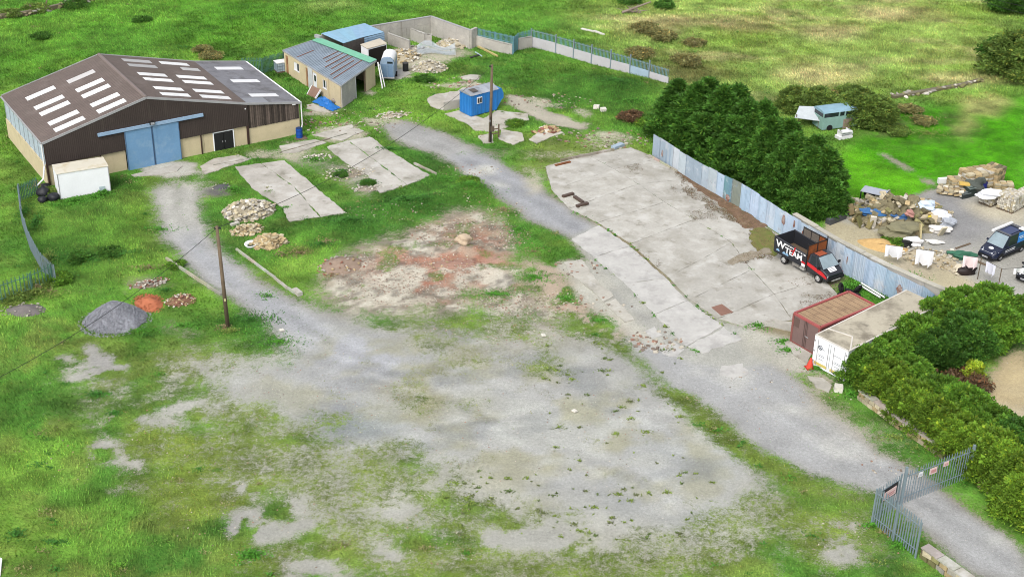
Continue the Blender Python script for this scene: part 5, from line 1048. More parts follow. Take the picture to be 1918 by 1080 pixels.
for (p, q, lb) in (((1613, 534), (1656, 562), "upper of the two white plastic pipes in the grass by the tin fence"), ((1610, 538), (1648, 562), "lower of the two white plastic pipes in the grass by the tin fence")):
    P, Q = GG(*p), GG(*q); w = MB(); w.cyl(P + Vector((0, 0, .18)), Q + Vector((0, 0, .22)), .07, n=10); tag(w.build("plastic_pipe", M['whiteplain']), lb, "pipe", "white pipes in the grass")

# ------------------------------------------------------------------ vehicles
def panel(parent, name, quad, m, off=.015, color=None, inset=0., t=.012):
    q = [Vector(p) for p in quad]; c = sum(q, Vector()) / len(q); q = [p + (c - p) * inset for p in q]; n = (q[1] - q[0]).cross(q[2] - q[0]).normalized(); q = [p + n * off for p in q]
    w = MB(); w.slab3(q, t); return w.build(name, m, parent, color=color)
RIM = MB(); RIM.cyl((0, -.02, 0), (0, .13, 0), .21, .2, 14); RIM.cyl((0, .12, 0), (0, .16, 0), .07, n=8)
RIMM = RIM.mesh("rim", M['any'])
HUB = MB()
for i in range(6): a_ = i / 6 * 6.283; HUB.box((.13 * math.cos(a_), .132, .13 * math.sin(a_)), (.05, .02, .05))
HUBM = HUB.mesh("rim_slot", M['black'])
def wheel(parent, x, y, r, wd=.2, rim=A(190, 190, 192)):
    s = 1 if y > 0 else -1; t = MB(); n = 18; rings = []
    for yy, rr in ((-wd / 2, r * .72), (-wd / 2, r * .93), (-wd * .36, r), (wd * .36, r), (wd / 2, r * .93), (wd / 2, r * .72)): rings.append([(rr * math.cos(i / n * 6.283), yy, rr * math.sin(i / n * 6.283)) for i in range(n)])
    t.loft(rings); o = t.build("wheel", M['rubber'], parent, smooth=False, loc=(x, y, r)); k = r / .33
    a_ = link("rim", RIMM, o, rim, (0, s * (wd / 2 - .12 * k) if 1 else 0, 0), (0, 0, 0 if s > 0 else math.pi), (k, k, k)); link("rim_slot", HUBM, o, None, (0, s * (wd / 2 - .115 * k), 0), (0, 0, 0 if s > 0 else math.pi), (k, k, k)); return o
def hexring(x, hb, ht, zb, zt): return [(x, -hb * .94, zb), (x, -hb, zb + (zt - zb) * .35), (x, -ht, zt - .05), (x, -ht + .07, zt), (x, ht - .07, zt), (x, ht, zt - .05), (x, hb, zb + (zt - zb) * .35), (x, hb * .94, zb)]
# tipper truck
d = Vector((23.62 - 21.35, 97.66 - 100.91, 0)).normalized(); ang = math.atan2(d.y, d.x); ln_ = Vector((-d.y, d.x, 0)); rear = Vector((21.42, 100.8, 0)) + ln_ * .92
tr = thing("tipper_truck", "black and red tipper truck with lettered sides and rusty mesh cage", "truck", (rear.x, rear.y, .085), ang)
BLK = A(46, 48, 54); RED = A(214, 36, 44)
for x, yy in ((0, -.88), (0, .88), (3.72, -.9), (3.72, .9)): wheel(tr, x, yy, .36, .26 if x < 1 else .2, A(206, 206, 204))
for x in (-.15, .2): w = MB(); 
w = MB(); w.box((1.5, -.38, .58), (5., .12, .2)); w.box((1.5, .38, .58), (5., .12, .2)); w.build("chassis", M['black'], tr)
w = MB(); w.box((1.25, -.8, .5), (.7, .3, .32)); w.build("fuel_tank", M['any'], tr, color=A(150, 146, 140)); w = MB(); w.box((1.95, -.85, .48), (.5, .2, .28)); w.build("side_box", M['any'], tr, color=A(190, 188, 180))
# bed
x0, x1, zb, zt, hw = -1.05, 2.42, .82, 1.92, 1.03
w = MB(); w.box(((x0 + x1) / 2, 0, zb), (x1 - x0, 2 * hw, .1)); w.build("bed_floor", M['any'], tr, color=A(112, 96, 80))
for s in (-1, 1):
    w = MB(); w.slab3([(x0, s * hw, zb - .12), (x1, s * hw, zb - .12), (x1, s * hw, zt - .12), (x0 - .12, s * hw, zt + .08)], .06 * s); w.build("side_board", M['any'], tr, color=BLK)
    w = MB(); w.bar((x0 - .1, s * hw, zt + .08), (x1, s * hw, zt - .11), .1, .06); w.build("top_rail", M['any'], tr, color=A(70, 72, 78))
    for x in (x0 - .02, x1 - .03): w = MB(); w.box((x, s * (hw + .02), (zb + zt) / 2 - .06), (.08, .07, zt - zb)); w.build("corner_post", M['black'], tr)
w = MB(); w.slab3([(x0, -hw, zb - .1), (x0 - .12, -hw, zt + .06), (x0 - .12, hw, zt + .06), (x0, hw, zb - .1)], .05); w.build("tailboard", M['any'], tr, color=BLK)
w = MB(); w.box((x1 - .03, 0, (zb + zt) / 2), (.06, 2 * hw - .1, zt - zb - .1)); w.build("headboard", M['any'], tr, color=A(120, 72, 48))
yf = -hw - .075
def let(body, size, x, z, col, sx=1.): 
    me = text_mesh(body, size, "lettering", M['any']); return link("lettering", me, tr, col, (x, yf, z), (math.pi / 2, 0, 0), (sx, 1, 1))
let("W", .80, x0 + .16, 1.30, A(240, 240, 240, .8), 1.18); let("TEAM", .66, x0 + 1.18, 1.14, A(240, 240, 240, .8), 1.12)
panel(tr, "white_band", [(x0 + 1.05, yf, 1.74), (x1 - .1, yf, 1.68), (x1 - .1, yf, 1.79), (x0 + 1.05, yf, 1.86)], M['any'], .004, A(226, 226, 226, .7))
for k in range(7): panel(tr, "small_lettering", [(x0 + 1.25 + k * .29, yf - .006, 1.70), (x0 + 1.42 + k * .29, yf - .006, 1.70), (x0 + 1.42 + k * .29, yf - .006, 1.79), (x0 + 1.25 + k * .29, yf - .006, 1.79)], M['any'], .006, A(80, 80, 84))
panel(tr, "red_slash", [(x0 + 1.95, yf - .012, 1.2), (x0 + 2.05, yf - .012, 1.2), (x0 + 2.3, yf - .012, 1.98), (x0 + 2.16, yf - .012, 1.95)], M['any'], .01, RED)
panel(tr, "red_slash", [(x0 + 1.75, yf - .012, 1.5), (x0 + 2.15, yf - .012, 1.56), (x0 + 2.15, yf - .012, 1.63), (x0 + 1.75, yf - .012, 1.57)], M['any'], .01, RED)
for cx in (x0 + .42, x0 + 1.12, x0 + 1.42):
    pts = [(cx + .17 * math.cos(t / 10 * math.pi) * (1.15 if t % 2 else 1), yf, .93 + .2 * math.sin(t / 10 * math.pi)) for t in range(11)]; panel(tr, "cloud_mark", pts[::1], M['any'], .006, A(150, 190, 224))
panel(tr, "plate", [(x1 - .42, yf, .76), (x1 - .06, yf, .76), (x1 - .06, yf, 1.0), (x1 - .42, yf, 1.0)], M['any'], .01, A(238, 238, 238, .75)); panel(tr, "red_stripe", [(x1 - .5, yf, 1.06), (x1 - .05, yf, 1.0), (x1 - .05, yf, 1.14), (x1 - .4, yf, 1.2)], M['any'], .01, RED)
# rusty mesh cage: headboard and far side
cage = mat('rusty_mesh_panel', A(150, 84, 42), .9, .18, 5., dirt=[(A(110, 66, 40), .4, 3.)]); cage2 = mat('grey_mesh_panel', A(112, 104, 96), .9, .15, 5.)
for (a0, a1, mm) in (((x1 - .02, -hw + .03), (x1 - .02, -.02), cage), ((x1 - .02, .02), (x1 - .02, hw - .03), cage)):
    w = MB(); w.slab3([(a0[0], a0[1], zt - .05), (a1[0], a1[1], zt - .05), (a1[0], a1[1], 2.62), (a0[0], a0[1], 2.62)], .03); w.build("mesh_panel", mm, tr)
for i, mm in enumerate((cage2, cage2, cage)):
    xa, xb = x0 + .9 + i * .86, x0 + .9 + (i + 1) * .86 - .04; w = MB(); w.slab3([(xa, hw, zt), (xb, hw, zt), (xb, hw, 2.62), (xa, hw, 2.62)], .03); w.build("mesh_panel", mm, tr)
    w = MB(); w.bar((xa, hw, zt - .1), (xa, hw, 2.7), .05, .05); w.build("cage_bar", M['black'], tr)
for p, q in (((x1, -hw, 1.8), (x1, -hw, 2.8)), ((x1, hw, 1.8), (x1, hw, 2.85)), ((x1, 0, 1.8), (x1, 0, 2.64)), ((x1, -hw, 2.64), (x1, hw, 2.64)), ((x0 + .9, hw, 2.64), (x1, hw, 2.64))): w = MB(); w.bar(p, q, .06, .06); w.build("cage_bar", M['black'], tr)
# cab
w = MB(); w.loft([hexring(2.5, .98, .97, .5, 1.3), hexring(3.1, .99, .97, .42, 1.3), hexring(3.9, .99, .95, .42, 1.22), hexring(4.35, .96, .88, .42, 1.0), hexring(4.6, .86, .78, .45, .86)]); w.build("cab_body", M['gloss'], tr, color=BLK)
gh = [(2.5, .97, 1.29), (4.08, .92, 1.2), (3.28, .76, 1.93), (2.55, .80, 1.93)]       # greenhouse: rear foot, front foot, front top, rear top
B0, B1, T1, T0 = gh
w = MB(); w.add([(B0[0], -B0[1], B0[2]), (B1[0], -B1[1], B1[2]), (B1[0], B1[1], B1[2]), (B0[0], B0[1], B0[2]), (T0[0], -T0[1], T0[2]), (T1[0], -T1[1], T1[2]), (T1[0], T1[1], T1[2]), (T0[0], T0[1], T0[2])], [(0, 3, 2, 1), (4, 5, 6, 7), (0, 1, 5, 4), (1, 2, 6, 5), (2, 3, 7, 6), (3, 0, 4, 7)]); w.build("cab_roof", M['gloss'], tr, color=A(58, 62, 70))
w = MB(); w.slab3([(2.62, -.5, 1.955), (3.2, -.5, 1.955), (3.2, .35, 1.955), (2.62, .3, 1.955)], .02); w.build("rusty_roof_patch", M['any'], tr, color=A(176, 92, 62))
V = lambda g, s: Vector((g[0], s * g[1], g[2]))
panel(tr, "windscreen", [V(B1, -1), V(B1, 1), V(T1, 1), V(T1, -1)], M['wind'], .012, None, .09)
for s in (-1, 1):
    lo0, lo1, hi1, hi0 = V(B0, s), V(B1, s), V(T1, s), V(T0, s); q = [lo0.lerp(lo1, .12), lo0.lerp(lo1, .55), hi0.lerp(hi1, .75), hi0.lerp(hi1, .15)]; q2 = [lo0.lerp(lo1, .6), lo0.lerp(lo1, .9), hi0.lerp(hi1, .98), hi0.lerp(hi1, .82)]
    for qq in (q, q2): panel(tr, "side_window", qq if s < 0 else qq[::-1], M['glass'], .012, None, .08)
    yq = s * 1.0
    q = [(2.5, yq, .98), (3.2, yq, .86), (4.1, s * .985, .72), (4.52, s * .9, .56), (4.52, s * .9, .76), (4.1, s * .965, 1.04), (3.3, s * .985, 1.16), (2.5, s * .985, 1.26)]; panel(tr, "red_stripe", q if s < 0 else q[::-1], M['gloss'], .035, RED)
    w = MB(); w.box((3.78, s * 1.12, 1.32), (.1, .22, .2)); w.build("mirror", M['black'], tr)
    w = MB(); w.box((3.0, s * 1.0, .9), (.12, .03, .04)); w.build("door_handle", M['black'], tr); w = MB(); w.box((4.5, s * .68, .76), (.16, .3, .14)); w.build("headlight", M['any'], tr, color=A(200, 206, 212))
    w = MB(); w.slab3([(2.62, s * 1.0, .6), (3.3, s * 1.0, .55), (3.3, s * 1.0, 1.25), (2.62, s * 1.0, 1.28)][::(1 if s < 0 else -1)], .01); w.build("door", M['gloss'], tr, color=BLK)
    # wheel arch
    w = MB(); pts = [(3.72 + .44 * math.cos(t / 8 * math.pi), s * .975, .4 + .42 * math.sin(t / 8 * math.pi)) for t in range(9)]; w.slab3(pts[::(-1 if s < 0 else 1)], -.03); w.build("wheel_arch", M['black'], tr)
w = MB(); w.box((4.62, 0, .55), (.14, 1.75, .2)); w.build("bumper", M['black'], tr); w = MB(); w.box((4.66, 0, .42), (.1, .9, .1)); w.build("number_plate", M['any'], tr, color=A(196, 196, 190))
w = MB(); w.slab3([(4.06, -.45, 1.225), (4.4, -.42, 1.015), (4.4, .3, 1.015), (4.06, .28, 1.225)], -.02); sg = w.build("white_notice", M['any'], tr, color=A(236, 236, 238, .75))
for k in range(3): w = MB(); w.slab3([(4.12 + k * .1, -.36, 1.2 - k * .062), (4.15 + k * .1, -.36, 1.18 - k * .062), (4.15 + k * .1, .2, 1.18 - k * .062), (4.12 + k * .1, .2, 1.2 - k * .062)], -.03); w.build("notice_band", M['any'], sg, color=A(170, 172, 176))
BLOCK.append([(1444, 470), (1530, 535), (1585, 520), (1500, 430)])
# car-like vehicles
def road_vehicle(name, label, cat, pos, ang, col, L_, H_, W_, nose, mpv=True, white_nose=False):
    t = thing(name, label, cat, pos, ang); hw = W_ / 2; zs = H_ * .55; xr, xf = -L_ / 2, L_ / 2
    xw = xf - nose                                                       # windscreen foot
    w = MB(); w.loft([hexring(xr, hw * .93, hw * .9, .35, zs), hexring(xr + .25, hw, hw * .98, .25, zs + .02), hexring(xw - .4, hw, hw * .98, .22, zs), hexring(xw + .1, hw, hw * .95, .22, zs - .03), hexring(xf - .35, hw * .96, hw * .84, .25, zs * .83), hexring(xf, hw * .78, hw * .7, .32, zs * .62)]); w.build("body", M['gloss'], t, color=col)
    B0, B1, T1, T0 = (xr + .05, hw * .95, zs), (xw + .12, hw * .92, zs - .02), (xw - .72, hw * .76, H_ - .02), (xr + .25, hw * .8, H_)
    w = MB(); P = []
    for g in (B0, B1): P += [(g[0], -g[1], g[2]), (g[0], g[1], g[2])]
    for g in (T0, T1): P += [(g[0], -g[1], g[2]), (g[0], g[1], g[2])]
    w.add(P, [(0, 1, 3, 2), (4, 6, 7, 5), (0, 2, 6, 4), (1, 5, 7, 3), (0, 4, 5, 1), (2, 3, 7, 6)]); w.build("roof", M['gloss'], t, color=col)
    V = lambda g, s: Vector((g[0], s * g[1], g[2]))
    panel(t, "windscreen", [V(B1, -1), V(B1, 1), V(T1, 1), V(T1, -1)], M['wind'], .012, None, .07); panel(t, "rear_window", [V(B0, 1), V(B0, -1), V(T0, -1), V(T0, 1)], M['glass'], .012, None, .14)
    for s in (-1, 1):
        lo0, lo1, hi1, hi0 = V(B0, s), V(B1, s), V(T1, s), V(T0, s)
        for (a0, a1, b0, b1) in ((.5, .84, .52, .93), (.06, .46, .05, .48)):
            q = [lo0.lerp(lo1, a0), lo0.lerp(lo1, a1), hi0.lerp(hi1, b1), hi0.lerp(hi1, b0)]; blue = mpv and a0 < .3
            o_ = panel(t, "side_window" if not blue else "blue_sign_panel", q if s < 0 else q[::-1], M['any'] if blue else M['glass'], .014, A(58, 138, 214) if blue else None, .06)
            if blue:
                c = sum(q, Vector()) / 4; e = (q[1] - q[0]).normalized(); u = (q[3] - q[0]).normalized(); n_ = e.cross(u).normalized() * (.035 if s < 0 else .035) * (1 if s < 0 else -1) 
                w = MB(); f_ = c - e * .42 if 1 else c; w.slab3([f_ + n_ + e * (.0) - u * .2, f_ + n_ + e * .22 - u * .2, f_ + n_ + e * .19 + u * .14, f_ + n_ + e * .06 + u * .2], .01); w.build("white_figure", M['any'], o_, color=A(226, 236, 244, .7))
                for k in range(2): w = MB(); w.slab3([c + n_ - e * .1 + u * (.04 - .14 * k), c + n_ + e * (.5 - .15 * k) + u * (.04 - .14 * k), c + n_ + e * (.5 - .15 * k) + u * (.11 - .14 * k), c + n_ - e * .1 + u * (.11 - .14 * k)], .01); w.build("white_lettering", M['any'], o_, color=A(206, 222, 238, .7))
        for k in range(2):
            if mpv: w = MB(); w.box((.25, s * (hw + .005), .78 - k * .13), (1.25, .02, .045)); w.build("white_stripe", M['any'], t, color=A(230, 232, 236, .7))
        w = MB(); w.box((xw - .35, s * (hw + .1), zs + .06), (.12, .2, .15)); w.build("mirror", M['gloss'], t, color=col)
        w = MB(); w.slab3([(xf - .55, s * hw * .9, zs * .80), (xf - .1, s * hw * .72, zs * .66), (xf - .12, s * hw * .42, zs * .72), (xf - .42, s * hw * .6, zs * .86)][::(1 if s > 0 else -1)], -.04); w.build("headlight", M['any'], t, color=A(226, 230, 234, .7))
        for x in (xr + .8, xf - .85): wheel(t, x, s * (hw - .11), .32, .2)
        for x in (xr + .8, xf - .85): w = MB(); pts = [(x + .38 * math.cos(k / 8 * math.pi), s * (hw + .003), .3 + .37 * math.sin(k / 8 * math.pi)) for k in range(9)]; w.slab3(pts[::(-1 if s < 0 else 1)], -.02); w.build("wheel_arch", M['black'], t)
        w = MB(); w.box((-.1, s * (hw - .01), .3), (L_ * .5, .06, .12)); w.build("sill", M['black'], t)
    w = MB(); w.box((xf + .0, 0, zs * .42), (.1, W_ * .62, .16)); w.build("grille", M['black'], t); w = MB(); w.box((xf + .05, 0, .36), (.06, .52, .12)); w.build("number_plate", M['any'], t, color=A(190, 190, 196)); w = MB(); w.box((xf - .02, 0, .3), (.14, W_ * .75, .18)); w.build("bumper", M['black'], t)
    if white_nose: w = MB(); w.slab3([(xf - .85, -hw * .8, zs * .95), (xf - .2, -hw * .62, zs * .78), (xf - .2, hw * .62, zs * .78), (xf - .85, hw * .8, zs * .95)], -.05); w.build("white_bonnet_panel", M['any'], t, color=A(236, 238, 242, .72))
    else:
        w = MB(); cx = xf - .62; pts = [(cx + .16 * math.cos(k / 12 * 6.283), .22 * math.sin(k / 12 * 6.283), zs * .895 - (.16 * math.cos(k / 12 * 6.283)) * .22 + .02) for k in range(12)]; w.slab3(pts, .02); w.build("round_white_logo", M['any'], t, color=A(232, 234, 238, .72))
        w = MB(); w.bar((xf - .16, -.55, zs * .69), (xf - .16, .55, zs * .69), .05, .05); w.build("chrome_strip", M['any'], t, color=A(206, 210, 216))
    return t, xr, xf, xw
vd = Vector((36.92 + 38.37, 102.55 + 101.76, 0)) / 2; back = Vector((40.95 - 38.63, 103.62 - 101.81, 0)).normalized(); vang = math.atan2(-back.y, -back.x)
vp = vd + back * 2.2; van, xr, xf, xw = road_vehicle("dark_van", "dark blue van with roof rack and blue side sign in the scrap yard", "van", (vp.x, vp.y, gz(vp.x, vp.y) + .02), vang, A(40, 46, 68), 4.4, 1.82, 1.76, 1.15)
w = MB(); w.box((-.45, -.62, 1.98), (2.6, .2, .14)); w.build("white_roof_tube", M['whiteplain'], van); w = MB(); w.box((-1.6, .0, 1.9), (.12, 1.5, .08)); w.box((.3, 0, 1.9), (.12, 1.5, .08)); w.build("rack_bar", M['any'], van, color=A(110, 112, 116))
w = MB(); w.box((-1.55, .55, 1.93), (.5, .5, .05)); w.build("rack_tray", M['whiteplain'], van); w = MB(); w.slab3([(-1.3, -.5, 1.84), (.1, -.48, 1.83), (.1, .48, 1.83), (-1.3, .5, 1.84)], -.02); w.build("roof_panel", M['gloss'], van, color=A(42, 56, 100))
p = G(1905, 532); p2 = p + back * 2.0 + Vector((.35, .3, 0)); road_vehicle("dark_car", "black car with white bonnet, only its nose inside the right edge", "car", (p2.x, p2.y, gz(p2.x, p2.y) + .02), vang + .12, A(36, 38, 44), 4.1, 1.48, 1.72, 1.2, False, True)
# old van behind the conifers
pb = G(1596, 232); bd = (G(1604, 226) - G(1546, 246)); bang = math.atan2(bd.y, bd.x)
ov = thing("old_van", "pale teal derelict van in the scrub behind the tall conifers", "van", (G(1546, 246).x, G(1546, 246).y, gz(28, 138) + .0), .36)
w = MB(); w.box((2.2, .9, .8), (5.2, 1.8, 1.2)); w.build("body", M['any'], ov, color=A(150, 188, 178)); w = MB(); w.loft([[(x, y, z) for y, z in ((-.02, 1.85), (.08, 2.02), (.5, 2.12), (1.3, 2.12), (1.74, 2.02), (1.82, 1.85))] for x in (-.45, 4.85)]); w.build("roof", M['any'], ov, color=A(150, 186, 204))
for x in (.4, 3.9): w = MB(); w.cyl((x, -.05, .32), (x, .2, .32), .32, n=14); w.build('wheel', M['rubber'], ov)
w = MB(); w.box((2.2, .9, 1.62), (5.1, 1.7, .5)); w.build("window_band", M['glass'], ov)
for x in (-.38, 1.35, 2.0, 3.35, 3.55, 4.78): w = MB(); w.box((x, .03, 1.62), (.14, .06, .52)); w.build("pillar", M['any'], ov, color=A(150, 186, 178))
sd_ = thing("corrugated_sheet_lean_to", "pale sheet roof lean-to beside the derelict teal van", "lean-to", tuple(G(1508, 236))); w = MB(); w.slab3([(-1.2, -.4, 1.0), (1.2, -.9, .9), (1.9, .8, 1.7), (-.6, .9, 1.7)], .06); w.build("sheet", M['any'], sd_, color=A(206, 214, 218))
for x, y in ((-1, -.3), (1.1, -.7), (1.6, .7), (-.5, .8)): w = MB(); w.bar((x, y, -.1), (x, y, 1.3), .08, .08); w.build("leg", M['wood'], sd_)
tag(MB().box((0, 0, .5), (.9, .3, 1.), .4).build("board", M['any'], color=A(170, 150, 136), loc=tuple(GG(1584, 240))), "brown board standing against the derelict teal van", "board")
w = MB(); w.box((0, 0, .15), (1.5, .8, .3)); w.box((.2, .1, .45), (1.3, .7, .12)); w.box((0, -.2, .75), (1.2, .6, .1)); w.box((-.5, 0, .5), (.1, .7, .6)); w.box((.5, .1, .55), (.1, .7, .5)); tag(w.build("white_furniture", M['whiteplain'], loc=tuple(GG(1580, 258)), ), "heap of white plastic garden furniture beside the derelict van", "furniture").rotation_euler = (0, 0, .4)

# ------------------------------------------------------------------ heaps
def heap_mesh(rx, ry, h, seed, m, n=26, pw=1.3, rough=.18, at=None, rz=0.):
    vs_ = []; fs = []; rs = []; cz, sz = math.cos(rz), math.sin(rz); rr = random.Random(seed); sx = rr.uniform(0, 50)
    for i in range(n + 1):
        for j in range(n + 1):
            u, v = i / n * 2 - 1, j / n * 2 - 1; x, y = u * rx * 1.1, v * ry * 1.1; r = math.sqrt(u * u + v * v) * 1.1 * (1 + .25 * (float(fbm(x + sx, y, rx * .6, seed, 2)) - .5))
            z = h * max(0, 1 - r ** pw) * (1 + rough * 2 * (float(vn(x + sx, y, .5, seed)) - .5)) + rough * .25 * h * (float(vn(x, y + sx, .18, seed)) - .5) - .08
            g0 = gz(at[0] + x * cz - y * sz, at[1] + x * sz + y * cz) - at[2] if at else 0.
            rs.append(r); vs_.append((x, y, (z if r < 1 else -.12) + g0))
    for i in range(n):
        for j in range(n):
            k = i * (n + 1) + j; q = (k, k + n + 1, k + n + 2, k + 1)
            if min(rs[t] for t in q) < 1: fs.append(q)
    w = MB(); w.add(vs_, fs); return w
def heap(name, label, cat, px, py, rx, ry, h, m, color=WHITE, rz=0., seed=1, group=None, stones=0, kinds=('cream',), size=(.2, .45), boxes=False, rough=.18, flat=.6, pebbles=0, base=True):
    p = GG(px, py); t = thing(name, label, cat, p, rz, group); w = heap_mesh(rx, ry, h, seed, m, rough=rough, at=tuple(p), rz=rz)
    if base: w.build("heap_body", m, t, color=color, smooth=True)
    rr = random.Random(seed)
    for k in range(stones):
        a_ = rr.uniform(0, 6.283); q = math.sqrt(rr.random()) * .98; x, y = rx * q * math.cos(a_), ry * q * math.sin(a_); z = h * max(0, 1 - q ** 1.3) * .95; s = rr.uniform(*size)
        g0 = gz(p.x + x * math.cos(rz) - y * math.sin(rz), p.y + x * math.sin(rz) + y * math.cos(rz)) - p.z
        link("stone", rr.choice(BOXES if boxes else STONES), t, stone_tone(rr.choice(kinds)), (x, y, z + s * .12 + g0), (rr.uniform(-.5, .5), rr.uniform(-.5, .5), rr.uniform(0, 6)), (s * rr.uniform(.8, 1.4), s * rr.uniform(.7, 1.), s * flat * rr.uniform(.6, 1.1)))
    if pebbles:
        w = MB(); 
        for k in range(pebbles):
            a_ = rr.uniform(0, 6.283); q = math.sqrt(rr.random()) * 1.12; x, y = rx * q * math.cos(a_), ry * q * math.sin(a_); z = h * max(0, 1 - q ** 1.3); s = rr.uniform(.03, .09); w.box((x, y, z), (s * 1.3, s, s), m=Matrix.Rotation(rr.uniform(0, 6), 3, Vector((rr.random() - .5, rr.random() - .5, rr.random())).normalized()))
        stuff(w.build("chippings", M['gravel'] if 'gravel' in name else m, t, color=color))
    return t
HPS = "stone and soil heaps in the yard"
heap("gravel_heap", "large grey gravel heap on the grass at the left", "gravel heap", 216, 600, 2.35, 2.1, 1.6, M['gravel'], seed=3, group=HPS, rough=.05, pebbles=1800, rz=.3)
heap("sand_heap", "orange building sand heap against the right of the grey gravel heap", "sand heap", 278, 568, 1.1, 1.5, .6, M['sand'], A(200, 122, 88), .5, 4, HPS, pebbles=200)
heap("brick_rubble_heap", "small heap of red brick rubble beside the orange sand heap", "rubble heap", 338, 563, 1.2, 1.05, .4, M['sand'], A(150, 116, 92), .3, 5, HPS, 90, ('red', 'pale', 'red', 'tan'), (.12, .26))
heap("ash_heap", "low dark ash heap on the grass at the far left edge", "ash heap", 45, 581, 1.7, 1.1, .45, M['sand'], A(126, 120, 118), .1, 6, HPS, 20, ('grey',), (.15, .3))
heap("rubble_heap", "low scatter of broken brick and stone behind the grey gravel heap", "rubble heap", 278, 532, 1.7, .7, .25, M['sand'], A(150, 134, 120), .5, 7, HPS, 80, ('grey', 'red', 'pale'), (.12, .28))
heap("ash_heap", "small dark ash heap on the grass left of the concrete pads", "ash heap", 416, 357, 1., .5, .25, M['sand'], A(92, 92, 96), .2, 8, HPS, 14, ('grey',), (.12, .25))
heap("stone_heap", "big heap of pale broken stone at the end of the left concrete pad", "stone heap", 468, 396, 2.35, 2.1, .95, M['sand'], A(168, 158, 136), .4, 9, HPS, 240, ('pale', 'cream', 'cream', 'grey'), (.22, .5))
heap("stone_heap", "spill of tan broken stone between the pale stone heap and the track", "stone heap", 463, 432, 1.45, 1.15, .4, M['sand'], A(166, 150, 118), .4, 10, HPS, 120, ('tan', 'cream', 'cream'), (.2, .42))
heap("stone_heap", "heap of flat tan stones beside the white round basin", "stone heap", 505, 455, 1.45, 1.2, .5, M['sand'], A(190, 164, 124), .5, 11, HPS, 110, ('tan', 'tan', 'cream'), (.28, .55), True, flat=.3)
heap("soil_heap", "brown purple soil heap on the rubble pad", "soil heap", 640, 503, 2.0, 1.3, .32, M['sand'], A(158, 138, 122), .3, 12, HPS, 60, ('grey', 'tan', 'red'), (.12, .3))
heap("soil_heap", "reddish earth heap in the middle of the rubble pad", "soil heap", 850, 497, 2.4, 1.5, .22, M['sand'], A(180, 142, 124), .3, 13, HPS, 60, ('red', 'tan', 'pale', 'tan'), (.08, .2), rough=.5)
p = GG(868, 466); bo = thing("boulder", "large pale boulder standing on the reddish earth", "boulder", p); lump("rock", lumpy(.6, .45, .42, 21, 3, .25), M['stone'], (0, 0, .35), bo, A(206, 186, 160), smooth=False)
heap("rubble_heap", "mixed pale rubble spread over the grass strip between the concrete pads", "rubble heap", 655, 325, 2.4, 1.6, .15, M['sand'], A(160, 150, 132), .3, 14, HPS, 130, ('pale', 'grey', 'cream'), (.1, .26))
heap("rubble_heap", "pale rubble at the upper end of the grass strip between the pads", "rubble heap", 594, 296, 1.4, .9, .15, M['sand'], A(160, 150, 132), .3, 15, HPS, 70, ('pale', 'grey'), (.1, .26))
heap("rubble_heap", "pale stones scattered along the grass bank right of the pads", "rubble heap", 690, 352, 1.5, 1., .2, M['sand'], A(166, 156, 140), .3, 35, HPS, 70, ('pale', 'grey'), (.1, .25))
heap("stone_heap", "white stone heap beside the dark bush in front of the compound", "stone heap", 804, 130, 2., 1.5, 1., M['sand'], A(180, 172, 152), .2, 16, HPS, 170, ('pale', 'pale', 'cream'), (.2, .42))
heap("rubble_heap", "cream rubble slope behind the horsebox in the compound", "rubble heap", 752, 108, 2.2, 2.1, .8, M['sand'], A(196, 184, 156), .6, 17, HPS, 170, ('cream', 'pale', 'tan'), (.2, .45))
heap("rubble_heap", "cream rubble spilling from the back corner of the compound", "rubble heap", 852, 84, 2.2, 1.5, .55, M['sand'], A(200, 192, 170), .2, 18, HPS, 120, ('cream', 'pale'), (.2, .5), True, flat=.4)
heap("rubble_heap", "grey rubble between partition walls deep in the compound", "rubble heap", 778, 93, 1.5, 1., .4, M['sand'], A(176, 170, 156), .2, 19, HPS, 60, ('pale', 'grey'), (.2, .4))
heap("rubble_heap", "white stones on the grass where the gravel lane starts", "rubble heap", 738, 216, 1.9, .8, .2, M['sand'], A(190, 180, 160), .3, 20, HPS, 90, ('pale', 'cream'), (.14, .34), flat=.4)
heap("rubble_heap", "broken slab pieces in the grass at the right of the blue cabin", "rubble heap", 1024, 246, 1.3, .9, .15, M['sand'], A(176, 150, 130), .3, 22, HPS, 36, ('red', 'pale', 'tan'), (.25, .6), True, flat=.25)
for px, py, s, lb in ((1117, 203, .5, "pale block beside its twin on the grass in front of the panel fence"), (1130, 208, .45, "smaller pale block right of its twin in front of the panel fence"), (1570, 731, .55, "white painted stone on the verge near the white container"), (1018, 629, .3, "flat pale stone alone on the gravel"), (1076, 771, .28, "white stone lying on the bare gravel in the centre"), (528, 620, .3, "pale flat stone on the left track edge")):
    p = GG(px, py); tag(link("stone_block", rnd.choice(BOXES), None, A(224, 220, 208, .68), (p.x, p.y, p.z + s * .3), (.1, .05, rnd.uniform(0, 3)), (s * 1.2, s, s * .8 if s > .35 else s * .3)), lb, "stone")
